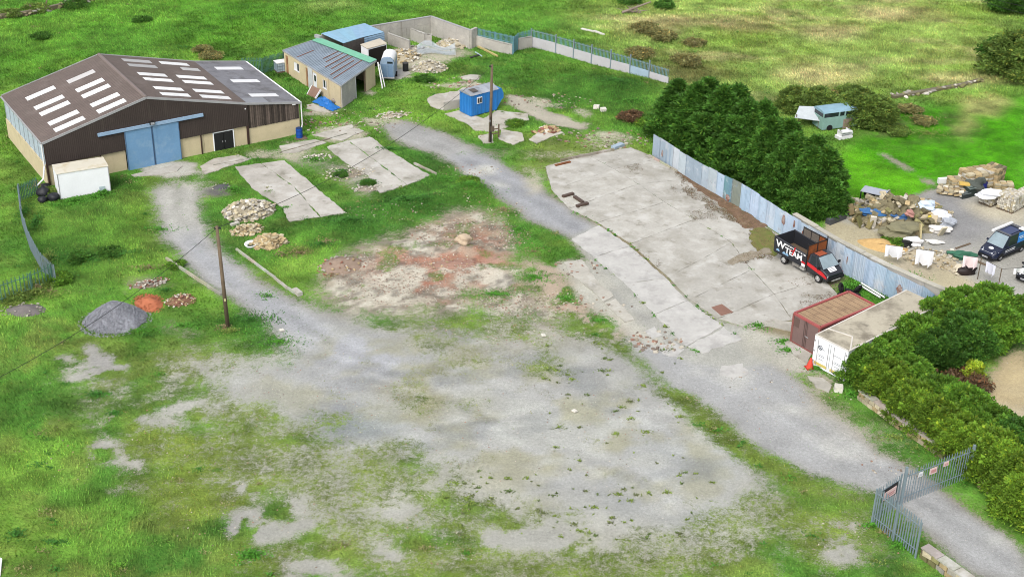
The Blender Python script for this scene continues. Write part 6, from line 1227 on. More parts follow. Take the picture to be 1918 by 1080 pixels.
# kerbs and timber edging by the track
def kerb(label, px0, px1, n, cat="kerb", hh=.22, w_=.16, tone=(.98, .95, .86)):
    a0, a1 = GG(*px0), GG(*px1); t = thing("kerb_line", label, cat, a0, 0, "kerb lines by the left track"); d = a1 - a0
    for k in range(n): w = MB(); w.bar(d * (k / n) + Vector((0, 0, hh * .4)), d * ((k + .985) / n) + Vector((rnd.uniform(-.05, .05), rnd.uniform(-.05, .05), hh * .4)), w_, hh); w.build("kerb_stone", M['concrete'], t, color=tuple(c * rnd.uniform(.85, 1.05) for c in tone))
kerb("pale kerb line along the right side of the left track", (443, 468), (552, 550), 9); kerb("mossy kerb line on the grass left of the left track", (312, 490), (414, 552), 8, tone=(.8, .8, .66))
tag(MB().box((0, 0, .15), (.9, .4, .3), -.9).build("kerb_block", M['concrete'], loc=tuple(GG(557, 549)), color=(1.06, 1.04, 1.0)), "pale concrete block at the lower end of the track kerb", "block")
tag(MB().box((0, 0, .12), (.75, .3, .18), .7).build("kerb_block", M['concrete'], loc=tuple(GG(440, 421)), color=(1.08, 1.06, 1.02)), "pale concrete block between the two stone heaps near the track", "block")
kerb("thin drain kerb along the edge between left pads and barn apron", (400, 311), (470, 298), 5, hh=.1, w_=.09, tone=(.6, .56, .48)); kerb("dark edging across the head of the right concrete pads", (524, 287), (650, 252), 8, hh=.12, w_=.07, tone=(.5, .46, .4)); kerb("row of dark timber edging along the back of the concrete yard", (1050, 303), (1150, 283), 7, hh=.3, tone=(.5, .42, .34)); kerb("pale kerb stones at the foot of the tin fence far end", (1216, 293), (1268, 322), 5, tone=(1., .92, .72))
kerb("short kerb edging at the right of the middle concrete pad", (776, 308), (818, 328), 4, tone=(.8, .76, .66))
bs_ = thing("white_basin", "white round basin with dark inside lying by the tan stones", "basin", GG(470, 461)); 
w = MB(); w.loft([[(r * math.cos(i / 18 * 6.283), r * 1.25 * math.sin(i / 18 * 6.283), z) for i in range(18)] for r, z in ((.35, 0), (.5, .22), (.52, .26), (.44, .27), (.30, .1), (.05, .08))], False); w.build("bowl", M['whiteplain'], bs_, smooth=True)
w = MB(); w.cyl((0, 0, .09), (0, 0, .13), .27, n=14); w.build("debris", M['any'], bs_, color=A(70, 76, 56))
# wire mesh roll, black drum, planks
mr = thing("mesh_roll", "tangled roll of pale galvanised mesh fencing in the rubble compound", "mesh", G(*S2(740, 560)))
w = MB(); rr = random.Random(4)
for k in range(46):
    t = k / 45; x = -1.9 + 4.0 * t; y = .5 * math.sin(t * 5) + .8 * t; h = 1.0 + .35 * math.sin(t * 7); w.bar((x, y, 0), (x + .1, y + .35, h), .028, .028); w.bar((x + .2, y - .5, .1), (x + .1, y + .35, h), .028, .028)
for z in (.3, .6, .9):
    for k in range(14): t0, t1 = k / 14, (k + 1) / 14; f_ = lambda t: (-1.9 + 4. * t, .5 * math.sin(t * 5) + .8 * t + .3 * z, z * (1. + .35 * math.sin(t * 7))); w.bar(f_(t0), f_(t1), .028, .028)
w.build("wire_mesh", mat('pale_wire', A(206, 216, 224), .5, .05, 2.), mr)
bd_ = thing("black_drum", "black drum standing in the rubble behind the horsebox", "drum", GG(*S2(418, 745))); w = MB(); w.cyl((0, 0, 0), (0, 0, .92), .31, n=16); w.build("drum_body", M['black'], bd_); w = MB(); w.cyl((0, 0, .9), (0, 0, .94), .32, n=16); w.build("rim", M['any'], bd_, color=A(70, 66, 64))
def plank(label, px0, px1, wd, th, m, color, z=.1, name="plank", cat="plank", group=None, z1=None):
    a0, a1 = GG(*px0), GG(*px1); w = MB(); w.bar(a0 + Vector((0, 0, z)), a1 + Vector((0, 0, z if z1 is None else z1)), wd, th); return tag(w.build(name, m, color=color), label, cat, group)
plank("white plank lying in the field, left of its twin", (1089, 56), (1114, 62), .35, .12, M['any'], A(236, 232, 222), group="white planks in the field"); plank("white plank lying in the field, right of its twin", (1112, 60), (1131, 68), .35, .12, M['any'], A(236, 232, 222), group="white planks in the field")
plank("bent pale pipe on the grass by the compound wall", S2(1200, 535), S2(1275, 580), .1, .1, M['any'], A(190, 214, 224), name="pipe", cat="pipe"); plank("dark board on the grass by the bent pale pipe", S2(1140, 598), S2(1240, 566), .3, .1, M['any'], A(60, 62, 56), name="board", cat="board"); plank("yellowish beam lying along the foot of the stained low wall", S2(1230, 470), S2(1450, 580), .18, .18, M['any'], A(206, 190, 130), name="beam", cat="beam")
plank("pale blue sack and pipe at the far corner of the concrete yard", (1148, 279), (1166, 272), .5, .3, M['any'], A(176, 196, 212), name="sack", cat="sack"); plank("brown rusty bar on the back edge of the concrete yard", (1040, 312), (1068, 305), .25, .14, M['rust'], WHITE, name="bar", cat="bar")
# far left corner posts, field branch
for k, (p0, p1) in enumerate((((52, 10), (60, 28)), ((152, 2), (166, 12)), ((84, 22), (92, 8)))): plank(["leaning pale post left of the scrub wall in the top left corner", "pale rail lying across the grass at the top left edge", "broken pale post standing in the top left wall"][k], p0, p1, .12, .12, M['wood'], WHITE, .2, "post", "post", "broken posts at the top left corner", 1.)
ft = thing("fallen_branch", "dead fallen branch with pale bark in the field at the top", "branch", GG(1190, 26)); w = MB(); rr = random.Random(9)
for k in range(16): a_ = rr.uniform(-.4, 3.5); l = rr.uniform(.8, 2.4); q = Vector((rr.uniform(-1.2, 1.2), rr.uniform(-.4, .4), rr.uniform(.1, .5))); w.cyl(q, q + Vector((math.cos(a_) * l, math.sin(a_) * .5, rr.uniform(.1, .9))), .07, .02, 5)
w.cyl((-1.6, -.3, .2), (1.8, .6, 1.3), .16, .08, 7); w.build("limbs", M['any'], ft, color=A(150, 136, 122))
# white edge of a roof at the bottom left corner
wr = thing("white_board", "white painted board just inside the bottom left corner", "board", (G(3, 1078).x, G(3, 1078).y, 0)); w = MB(); w.slab3([(-.5, -.3, .0), (.0, -.3, .0), (-.28, 1.1, .35), (-.5, 1.2, .35)], .1); w.build("board_face", M['whiteplain'], wr)

# ------------------------------------------------------------------ the scrap yard next door
S3 = lambda x, y: (1530 + x / 4.155, 300 + y / 4.155)
def beam_line(label, a_, b_, w_, h_, col, z=.0):
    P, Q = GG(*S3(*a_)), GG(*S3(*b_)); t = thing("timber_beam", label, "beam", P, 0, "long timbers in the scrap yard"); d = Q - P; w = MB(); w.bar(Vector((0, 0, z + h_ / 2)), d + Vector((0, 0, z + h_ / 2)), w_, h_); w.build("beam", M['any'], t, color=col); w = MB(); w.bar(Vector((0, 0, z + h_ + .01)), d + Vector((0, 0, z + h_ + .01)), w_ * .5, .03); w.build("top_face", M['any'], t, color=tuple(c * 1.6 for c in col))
beam_line("long dark timber trough along the lawn edge of the scrap yard", (85, 495), (460, 345), .55, .45, A(86, 88, 92)); beam_line("thin pale timber lying beside the long dark trough", (300, 400), (560, 275), .2, .4, A(140, 136, 126), .2)
cf = thing("cold_frame", "grey lidded box with open dark front on the lawn edge", "box", GG(*S3(440, 305)), -.5); w = MB(); w.box((0, 0, .85), (2.1, 1.3, .07)); w.build("lid", M['any'], cf, color=A(186, 192, 206))
for x, y in ((-1, -.6), (1, -.6), (-1, .6), (1, .6)): w = MB(); w.box((x, y, .42), (.09, .09, .84)); w.build("leg", M['black'], cf)
w = MB(); w.box((0, .55, .4), (2., .06, .7)); w.box((.95, 0, .4), (.06, 1.2, .7)); w.build("side_panel", M['black'], cf); w = MB(); w.box((-.7, -.85, .06), (2.4, .2, .12), -.1); w.build("pale_rail", M['any'], cf, color=A(206, 196, 176))
mess = thing("scrap_heap", "big untidy heap of stone slabs, timber and sacks beside the tin fence", "scrap heap", GG(*S3(640, 430)))
w = heap_mesh(4.6, 3.4, 1.5, 31, M['sand'], rough=.6); w.build("heap_body", M['sand'], mess, color=A(140, 132, 104), smooth=False)
rr = random.Random(77)
for k in range(230):
    a_ = rr.uniform(0, 6.283); q = math.sqrt(rr.random()); x, y = 4.6 * q * math.cos(a_), 3.4 * q * math.sin(a_); z = 1.5 * max(0, 1 - q ** 1.3); s = rr.uniform(.3, .75)
    link("stone", rr.choice(BOXES + STONES), mess, stone_tone(rr.choice(('olive', 'tan', 'moss', 'cream', 'olive', 'grey'))), (x, y, z + .1), (rr.uniform(-.6, .6), rr.uniform(-.6, .6), rr.uniform(0, 6)), (s * rr.uniform(.8, 2.), s * rr.uniform(.5, .9), s * rr.uniform(.2, .6)))
for k, (x, y, ln_k, tone) in enumerate([(300, 480, 1.1, A(130, 122, 84)), (345, 520, .9, A(120, 118, 76)), (430, 520, 1.2, A(232, 226, 214)), (395, 530, 1.0, A(150, 140, 96)), (620, 400, 1.4, A(134, 126, 92)), (770, 480, 1.0, A(150, 142, 110)), (900, 520, 1.0, A(206, 190, 160)), (960, 580, .9, A(214, 204, 176)), (740, 450, 1.2, A(160, 150, 116)), (700, 375, 1.3, A(150, 136, 104)), (270, 450, 1.2, A(140, 124, 90)), (800, 620, 1.3, A(200, 186, 140))]):
    p = GG(*S3(x, y)); w = MB(); a_ = rr.uniform(0, 6); o = Vector(mess.location); w.bar(p - o + Vector((0, 0, .05 + .3 * (380 < y < 470))), p - o + Vector((math.cos(a_) * .4, math.sin(a_) * .4, ln_k)), .5, .14); w.build("slab_piece", M['any'], mess, color=tone)
SCR = "odd items lying on the scrap heap"
def mound_z(px, py):                                          # surface of the scrap heap
    p = G(px, py, 1.0); o = mess.location; q = math.hypot((p.x - o.x) / 4.6, (p.y - o.y) / 3.4); return 1.5 * max(0, 1 - q ** 1.3) + .1
def sack(label, x, y, rx, ry, rz, col, seed, name="sack", cat="sack", z=None):
    px = S3(x, y); zz = mound_z(*px) if z is None else z; p = G(*px, zz); return tag(lump(name, lumpy(rx, ry, rz, seed, 3, .45), M['sheet'], (p.x, p.y, zz + rz * .5), None, col, smooth=False), label, cat, SCR)
sack("crumpled blue sheet on the upper left of the scrap heap", 440, 415, 1.2, .7, .3, A(70, 120, 176), 41, "sheet", "sheet"); sack("smaller blue sheet in the middle of the scrap heap", 650, 450, .7, .5, .25, A(70, 110, 160), 42, "sheet", "sheet")
sack("large white sacking on the upper right of the scrap heap", 925, 435, 1.1, .7, .4, A(232, 234, 240, .7), 43); sack("white and black plastic sacking at the right end of the scrap heap", 1015, 510, .6, .6, .5, A(190, 196, 206), 44); sack("white sack low on the right side of the scrap heap", 960, 550, .9, .5, .3, A(236, 232, 226, .7), 45); sack("yellow sack near the white sacking on the scrap heap", 860, 460, .5, .45, .3, A(220, 200, 70), 46)
sack("pale blue white bag at the back of the scrap heap", 840, 365, .9, .6, .35, A(206, 220, 236, .7), 47); sack("white bag on the ground at the front foot of the scrap heap", 740, 645, .8, .4, .3, A(238, 238, 240, .7), 48, z=.1); sack("small white sheet on the concrete right of the scrap heap", 920, 640, .7, .35, .12, A(232, 230, 224, .7), 49, z=.05); sack("small pink bundle in the centre of the scrap heap", 720, 425, .35, .35, .25, A(190, 140, 130), 50, z=1.2)
sack("green netting bundle beside the dark van", 1130, 755, 1.0, .5, .35, A(66, 120, 96), 51, "netting", "netting", z=.1); sack("brown rolled netting over the front of the scrap heap", 640, 570, 1.5, .9, .55, A(140, 136, 108), 52, "netting", "netting", z=.3)
sack("black bag beside the white bag at the foot of the scrap heap", 680, 660, .6, .4, .25, A(40, 42, 40), 53, z=.05)
heap("sand_heap", "pale orange sand heap behind the tin fence in the scrap yard", "sand heap", *S3(510, 665), 2.4, 1.3, .6, M['sand'], A(222, 184, 124), -.5, 54, HPS)
heap("rubble_heap", "spread of pale broken stone behind the tin fence by the washing line", "rubble heap", *S3(860, 760), 3.2, 1.8, .3, M['sand'], A(202, 188, 160), -.5, 55, HPS, 150, ('pale', 'tan', 'cream', 'grey'), (.14, .36))
heap("rubble_heap", "small mound of pale tile rubble in front of the dark van", "rubble heap", *S3(1040, 745), 1.4, .9, .3, M['sand'], A(206, 200, 180), .2, 56, HPS, 80, ('pale', 'grey', 'cream'), (.16, .36), True, flat=.3)
# stacks of stone on pallets
def stone_stack(label, x, y, sx, sy, sz, rz, kinds, name="stone_stack", n=(4, 4, 4), wobble=.1, pallet=True):
    p = GG(*S3(x, y)); t = thing(name, label, "stone stack", p, rz, "stacks of walling stone in the scrap yard")
    if pallet:
        for k in range(4): w = MB(); w.box((0, -sy / 2 + sy * (k + .5) / 4, .07), (sx * 1.05, sy / 6, .12)); w.build("pallet_board", M['wood'], t)
    w = MB(); w.box((0, 0, .12 + sz * .48), (sx * .86, sy * .86, sz * .92)); w.build("stack_core", M['any'], t, color=A(112, 100, 84))
    for i in range(n[0]):
        for j in range(n[1]):
            for k in range(n[2]):
                if 0 < i < n[0] - 1 and 0 < j < n[1] - 1 and k < n[2] - 1: continue
                link("stone", rnd.choice(BOXES), t, stone_tone(rnd.choice(kinds)), (sx * ((i + .5) / n[0] - .5) + rnd.uniform(-1, 1) * wobble * .3, sy * ((j + .5) / n[1] - .5) + rnd.uniform(-1, 1) * wobble * .3, .14 + sz * (k + .5) / n[2]), (rnd.uniform(-wobble, wobble), rnd.uniform(-wobble, wobble), rnd.uniform(-wobble, wobble)), (sx / n[0] * .93, sy / n[1] * .93, sz / n[2] * .92))
    return t
PL = ('pale', 'pale', 'cream', 'pale')
stone_stack("largest square stack of white stone cubes at the right edge of the scrap yard", 1500, 372, 1.75, 1.6, 1.35, .75, PL, n=(9, 9, 7), wobble=.12); stone_stack("lower white stone stack left of the largest square stack", 1345, 330, 1.5, 1.3, .9, .7, PL, n=(6, 6, 4)); stone_stack("white stone stack cut by the right edge of the photograph", 1625, 340, 1.4, 1.4, 1.2, .75, PL, n=(6, 6, 5))
stone_stack("tall wide stack of tan slabs at the back of the scrap yard", 1225, 205, 2.7, 1.7, 1.5, .3, ('tan', 'cream', 'tan', 'pale'), n=(4, 3, 8)); stone_stack("netted brown stone stack right of the tall tan stack", 1360, 195, 1.5, 1.5, 1.7, .8, ('tan', 'olive', 'tan'), n=(4, 4, 7)); stone_stack("low stack of tan slabs left of the tall tan stack", 1090, 215, 1.6, 1.3, .8, .1, ('tan', 'cream', 'tan'), n=(3, 3, 6)); stone_stack("loose low pile of cream slabs at the front of the stacks", 1040, 262, 2.3, 1.2, .5, -.3, ('cream', 'pale', 'tan'), n=(5, 4, 3), wobble=.3, pallet=False); stone_stack("low flat stack of tan slabs behind the white cubes", 1445, 235, 1.7, 1.1, .6, -.1, ('tan', 'cream'), n=(3, 3, 5))
p = G(*S3(1150, 185), 1.0); tag(MB().box((0, 0, 0), (.9, .6, .12), -.2).build("yellow_slab", M['any'], loc=(p.x, p.y, 1.02), color=A(226, 190, 100)), "yellow slab lying on the low tan stack", "slab")
def bin_(label, x, y, w_, d_, h_, col, rz):
    t = thing("dark_crate", label, "crate", GG(*S3(x, y)), rz, "crates by the stone stacks"); w = MB(); w.box((0, 0, h_ / 2), (w_, d_, h_)); w.build("body", M['any'], t, color=col); w = MB(); w.slab3([(-w_ * .55, -d_ * .6, h_ * .95), (w_ * .55, -d_ * .6, h_ * .95), (w_ * .55, d_ * .55, h_ * 1.15), (-w_ * .55, d_ * .55, h_ * 1.15)], .06); w.build("lid", M['any'], t, color=tuple(min(.5, c * 3 + .05) for c in col))
bin_("dark green crate with a tilted grey lid before the stone stacks", 1185, 270, .9, .8, .9, A(60, 72, 68), .5); bin_("lower dark crate with grey lid left of its taller neighbour", 1145, 285, .8, .6, .5, A(56, 64, 64), .4)
t = thing("blue_barrel", "dark blue barrel between the stone stacks", "barrel", GG(*S3(1285, 250))); w = MB(); w.cyl((0, 0, 0), (0, 0, .95), .34, n=14); w.build("barrel_body", M['any'], t, color=A(44, 52, 132)); w = MB(); w.cyl((0, 0, .9), (0, 0, .96), .36, n=14); w.build("rim", M['any'], t, color=A(36, 40, 100))
sack("grey green wrapped bundle behind the crates by the stone stacks", 1235, 235, .8, .6, .8, A(90, 96, 90), 60, "bundle", "bundle", z=.3); sack("white plastic sheet on top of the lower white stack", 1345, 275, 1.1, .6, .3, A(236, 238, 244, .72), 61, "sheet", "sheet", z=1.0)
for x, y in ((985, 185), ): tag(MB().box((0, 0, .35), (1.1, .35, .5), .2).build("white_trough", M['whiteplain'], loc=tuple(GG(*S3(x, y)))), "white trough beside the low tan stack at the lawn edge", "trough")
# washing line
lineP = [GG(*S3(800, 890)), GG(*S3(1250, 925)), GG(*S3(1405, 1012))]
wlg = thing("washing_line", "washing line with two thin posts behind the tin fence", "washing line", lineP[1])
tops = []
for k, p in enumerate(lineP[1:]): w = MB(); q = p - lineP[1]; w.cyl(q, q + Vector((0, 0, 1.9)), .035, n=6); w.build("post", M['wood'], wlg); tops.append(p + Vector((0, 0, 1.85)))
ends = [Vector((lineP[1].x - 7.5, lineP[1].y + 2.4, 1.75)), tops[0], tops[1], tops[1] + Vector((3.4, .9, -.2))]
w = MB()
for a0, a1 in zip(ends[:-1], ends[1:]): w.bar(a0 - lineP[1], a1 - lineP[1], .02, .02)
w.build("line", M['black'], wlg)
def cloth(label, seg, t0, t1, h, col, z=0.):
    a0, a1 = ends[seg], ends[seg + 1]; n = 10; vs_ = []; fs = []
    for i in range(n + 1):
        for j in range(6):
            c = a0.lerp(a1, t0 + (t1 - t0) * i / n); s = j / 5; vs_.append((c.x + .1 * s * math.sin(i * 1.3), c.y - .18 * s * math.sin(i * .9 + 1), c.z + z - h * s * (1 - .12 * math.sin(i * 2.1))))
    for i in range(n):
        for j in range(5): k = i * 6 + j; fs.append((k, k + 6, k + 7, k + 1))
    w = MB(); w.add(vs_, fs); tag(w.build("hanging_cloth", M['sheet'], color=col, smooth=True), label, "cloth", "cloths on the washing line")
cloth("square white cloth at the left end of the washing line", 0, .08, .25, 1.0, A(240, 240, 244, .74)); cloth("long ragged white cloth, second from the left on the line", 0, .38, .55, 1.3, A(240, 240, 244, .74)); cloth("pale pink cloth beside the left washing line post", 0, .83, .97, .95, A(240, 220, 222, .72)); cloth("pale lilac cloth between the two washing line posts", 1, .25, .72, .9, A(224, 226, 240, .74)); cloth("small white cloth right of the right washing line post", 2, .3, .62, .45, A(244, 244, 246, .74))
drape("cream_sheet", [S3(1045, 862), S3(1130, 845), S3(1185, 875), S3(1080, 900)], .6, M['sheet'], "cream sheet draped over a low dark hump under the washing line", "sheet", A(222, 212, 190, .68), 8); p = GG(*S3(1155, 880)); tag(lump("dark_hump", lumpy(.8, .4, .5, 70), M['any'], (p.x, p.y, .2), color=A(48, 36, 36)), "dark hump beside the cream sheet under the washing line", "hump")
plank("brown plank lying on the concrete in front of the dark van", S3(1245, 790), S3(1355, 835), .25, .06, M['wood'], WHITE, .05); plank("thin dark plank on the concrete beyond the scrap heap", S3(1080, 688), S3(1195, 650), .18, .05, M['wood'], WHITE, .05); plank("short brown plank by the white stone stacks", S3(1280, 318), S3(1370, 360), .2, .06, M['wood'], WHITE, .05)

# ------------------------------------------------------------------ trees, bushes and hedges
FOL = mat("foliage_leaves", (1, 1, 1), .6, .1, .7, attr="tint", objcol=True, spec=.2)
def add_translucent(m, k):
    nt = m.node_tree; N = nt.nodes; L = nt.links; bs = N["Principled BSDF"]; out = N["Material Output"]; tr = N.new("ShaderNodeBsdfTranslucent"); mx = N.new("ShaderNodeMixShader"); mx.inputs[0].default_value = k
    L.new(bs.inputs["Base Color"].links[0].from_socket, tr.inputs[0]); L.new(bs.outputs[0], mx.inputs[1]); L.new(tr.outputs[0], mx.inputs[2]); L.new(mx.outputs[0], out.inputs[0])
add_translucent(FOL, .35)
BARK = mat("bark", A(96, 82, 66), .95, .2, 3.)
def crown_mesh(name, n, shape, lsize, seed, droop=0., lumps=26, inner=.25, spread=.34, wid=.3):
    """a cloud of leaf sprays on lobes that fill the shape; shape(u)->(radius, z) for height fraction u"""
    r = np.random.RandomState(seed); L_ = []
    for i in range(lumps):
        u = r.rand() ** .9; R0, z = shape(u); a = r.rand() * 6.283; q = .45 + .45 * r.rand(); L_.append((R0 * q * math.cos(a), R0 * q * math.sin(a), z, max(.25, R0 * spread * (.7 + .7 * r.rand())), .62 + .8 * r.rand()))
    L_ = np.array(L_); k = r.randint(0, lumps, n); c = L_[k]
    d = r.normal(size=(n, 3)); d /= np.linalg.norm(d, axis=1)[:, None]; d[:, 2] = np.where(d[:, 2] < -.3, -d[:, 2] * .5, d[:, 2]); rad = c[:, 3] * (1 - inner * r.rand(n) ** 2) * (.85 + .3 * r.rand(n))
    P = c[:, :3] + d * rad[:, None] * np.array([1, 1, 1.0 + droop * .3]); P[:, 2] = np.maximum(P[:, 2], .05)
    out = d + r.normal(size=(n, 3)) * .55; out[:, 2] -= droop * .6; out /= np.linalg.norm(out, axis=1)[:, None]
    side = np.cross(out, r.normal(size=(n, 3))); side /= np.linalg.norm(side, axis=1)[:, None]
    ls = lsize * (.6 + .8 * r.rand(n)); ls = ls * (1 + .8 * (r.rand(n) < .08)); tip = P + out * ls[:, None]; mid = P + out * (ls * .45)[:, None]; w = side * (ls * wid)[:, None]
    v = np.empty((n, 4, 3), np.float32); v[:, 0] = P; v[:, 1] = mid + w; v[:, 2] = tip; v[:, 3] = mid - w
    t = (.55 + .8 * r.rand(n)) * c[:, 4]; col = np.ones((n, 4, 4), np.float32); yel = r.rand(n) < .14
    col[:, :, 0] = (t * np.where(yel, 1.6, 1))[:, None]; col[:, :, 1] = (t * np.where(yel, 1.2, 1))[:, None]; col[:, :, 2] = (t * .95)[:, None]
    me = np_mesh(name, v.reshape(-1, 3), np.arange(n * 4).reshape(-1, 4), 4, {"tint": col.reshape(-1, 4)}); me.materials.append(FOL); return me
def wood_mesh(h, r, seed, limbs=8, reach=1.):
    w = MB(); rr = random.Random(seed); w.cyl((0, 0, -.3), (rr.uniform(-.1, .1), rr.uniform(-.1, .1), h), r, r * .25, 8)
    for k in range(limbs):
        z = h * rr.uniform(.12, .85); a_ = rr.uniform(0, 6.283); l = reach * rr.uniform(.5, 1.) * (1.15 - z / h); w.cyl((0, 0, z), (l * math.cos(a_), l * math.sin(a_), z + l * rr.uniform(.2, .7)), r * .4 * (1.1 - z / h), .015, 5)
    return w.mesh("trunk", BARK)
con = [crown_mesh("crown", 80000, lambda u, s=s: ((2.3 + .3 * math.sin(u * 9 + s)) * min(1., (1 - u) * 1.8 + .05) ** .9, .2 + 7.0 * u), .25, 100 + s, -.3, 260, .45, .19, .17) for s in range(3)]
cwood = [wood_mesh(6.4, .22, s, 12, 1.5) for s in range(3)]
CONIFER = A(86, 136, 54, .66)
def tree(name, label, cat, p, crown, wood, color, s=1., rz=0., group=None, sz=None):
    t = thing(name, label, cat, p, rz, group); o = link("crown", crown, t, color, None, None, (s, s, sz or s)); link("trunk", wood, t, None, None, None, (s, s, sz or s)); return t
cpos = [((1263, 258), .92), ((1300, 276), 1.0), ((1345, 300), 1.0), ((1388, 326), .98), ((1432, 350), .9), ((1472, 374), .84), ((1510, 392), .8), ((1538, 394), .8), ((1320, 256), .93), ((1372, 282), .9), ((1422, 310), .86), ((1470, 338), .8), ((1518, 366), .78)]
clb = ["at the far end of the row beside the panel fence", "second from the far end, right behind the tin fence", "third from the far end, right behind the tin fence", "fourth from the far end, right behind the tin fence", "fifth from the far end, right behind the tin fence", "sixth from the far end, right behind the tin fence", "next to last at the near end, behind the tin fence", "at the near end of the front row by the lawn", "at the far end of the back row toward the field", "second in the back row toward the field", "in the middle of the back row toward the field", "fourth in the back row before the derelict van", "at the near end of the back row by the lawn"]
for k, (pp, s) in enumerate(cpos):
    p = GG(*pp); kk = rnd.uniform(.94, 1.06); tree("conifer_tree", "dark green dense conifer " + clb[k], "conifer", p, con[k % 3], cwood[k % 3], tuple(c * kk for c in CONIFER), s * 1.2, k * 1.7, "row of dark conifers behind the tin fence", s * (.84 if k in (0, 1, 8) else .96))
def dome(rx, rz): return lambda u: (rx * math.sqrt(max(.02, 1 - (u * .92) ** 2)) , .25 + rz * u)
bsh = [crown_mesh("crown", 48000, dome(1.8, 2.1), .135, 200 + s, -.15, 110, .5, .25, .26) for s in range(3)]; bwood = [wood_mesh(2., .09, 20 + s, 9, 1.2) for s in range(3)]
low = [crown_mesh("crown", 4200, dome(1.5, .55), .15, 300 + s, 0, 40, .6, .26) for s in range(2)]; lwood = wood_mesh(.8, .05, 31, 8, .7)
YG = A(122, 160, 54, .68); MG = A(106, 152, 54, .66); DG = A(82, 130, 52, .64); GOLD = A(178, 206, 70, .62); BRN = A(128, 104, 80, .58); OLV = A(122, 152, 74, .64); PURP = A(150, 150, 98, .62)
HG = "bushes of the thick hedge by the gate"
hedge = [((1622, 712), 1.0, MG, "at the near corner of the white container"), ((1662, 742), 1.0, YG, "second along the wall from the white container"), ((1706, 778), 1.0, YG, "third along the wall from the white container"), ((1752, 812), 1.02, YG, "fourth along the wall, above the lane verge"), ((1800, 846), 1.02, YG, "standing right behind the far gate post"), ((1856, 884), 1.08, YG, "first beyond the gate post"), ((1905, 922), 1.1, YG, "at the right edge beyond the gate"),
         ((1660, 690), 1.05, MG, "against the long side of the white container"), ((1712, 668), 1.1, MG, "against the middle of the white container"), ((1752, 632), 1.1, MG, "at the far end of the white container"), ((1800, 612), 1.1, MG, "at the end of the retaining wall"), ((1850, 604), 1.1, MG, "tallest, at the upper right of the hedge"), ((1908, 612), .95, MG, "at the right edge of the upper hedge"),
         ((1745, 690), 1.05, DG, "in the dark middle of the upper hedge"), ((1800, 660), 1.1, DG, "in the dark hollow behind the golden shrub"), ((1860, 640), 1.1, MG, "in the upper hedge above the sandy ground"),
         ((1700, 730), 1.0, MG, "in the middle row left of the brown shrub"), ((1750, 768), 1.0, MG, "in the middle row below the brown shrub"), ((1800, 800), 1.05, MG, "in the middle row beside the sandy ground"), ((1850, 836), 1.1, MG, "in the back row above the gate post"), ((1900, 866), 1.1, DG, "at the right edge in the lower back row"), ((1915, 965), 1.0, YG, "lowest at the right edge beyond the gate")]
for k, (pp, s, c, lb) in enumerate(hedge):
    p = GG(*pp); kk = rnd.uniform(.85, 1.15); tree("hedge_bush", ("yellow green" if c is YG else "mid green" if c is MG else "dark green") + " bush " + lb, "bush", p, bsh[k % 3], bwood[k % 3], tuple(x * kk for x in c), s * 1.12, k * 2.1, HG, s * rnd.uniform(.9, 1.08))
p = GG(1822, 715); tree("golden_shrub", "bright golden green shrub standing between hedge and sandy ground", "shrub", p, crown_mesh("crown", 7000, dome(.95, 1.6), .17, 401, .2, 26, .4, .34), bwood[0], GOLD, .8)
p = GG(1800, 730); tree("brown_shrub", "dark brown shrub beside the bright golden shrub", "shrub", p, low[0], lwood, BRN, 1.2)
# scattered bushes
for k, (pp, s, c, lb, g) in enumerate([
    ((1905, 140), 2.2, OLV, "large olive bush at the far right edge of the field", 0), ((1885, 130), 1.8, DG, "dark bush left of the large olive bush at the right edge", 0), ((1890, 22), 1.5, DG, "dark bush in the top right corner under the wires", 0),
    ((1610, 228), 1.5, OLV, "olive bush standing over the right end of the derelict van", 0), ((1640, 232), 1.25, OLV, "olive bush on the lawn side of the derelict van", 0), ((1530, 215), 1.3, OLV, "olive bush behind the left end of the derelict van", 0), ((1490, 205), 1.1, OLV, "low olive bush left of the derelict van behind the conifers", 0), ((1590, 205), 1.2, OLV, "olive bush behind the derelict van roof", 0), ((1570, 205), 1., PURP, "brownish bush directly behind the derelict van", 0)]):
    p = GG(*pp); tree("field_bush", lb, "bush", p, bsh[k % 3], bwood[k % 3], c, s, k, "bushes by the field edge", s * .8)
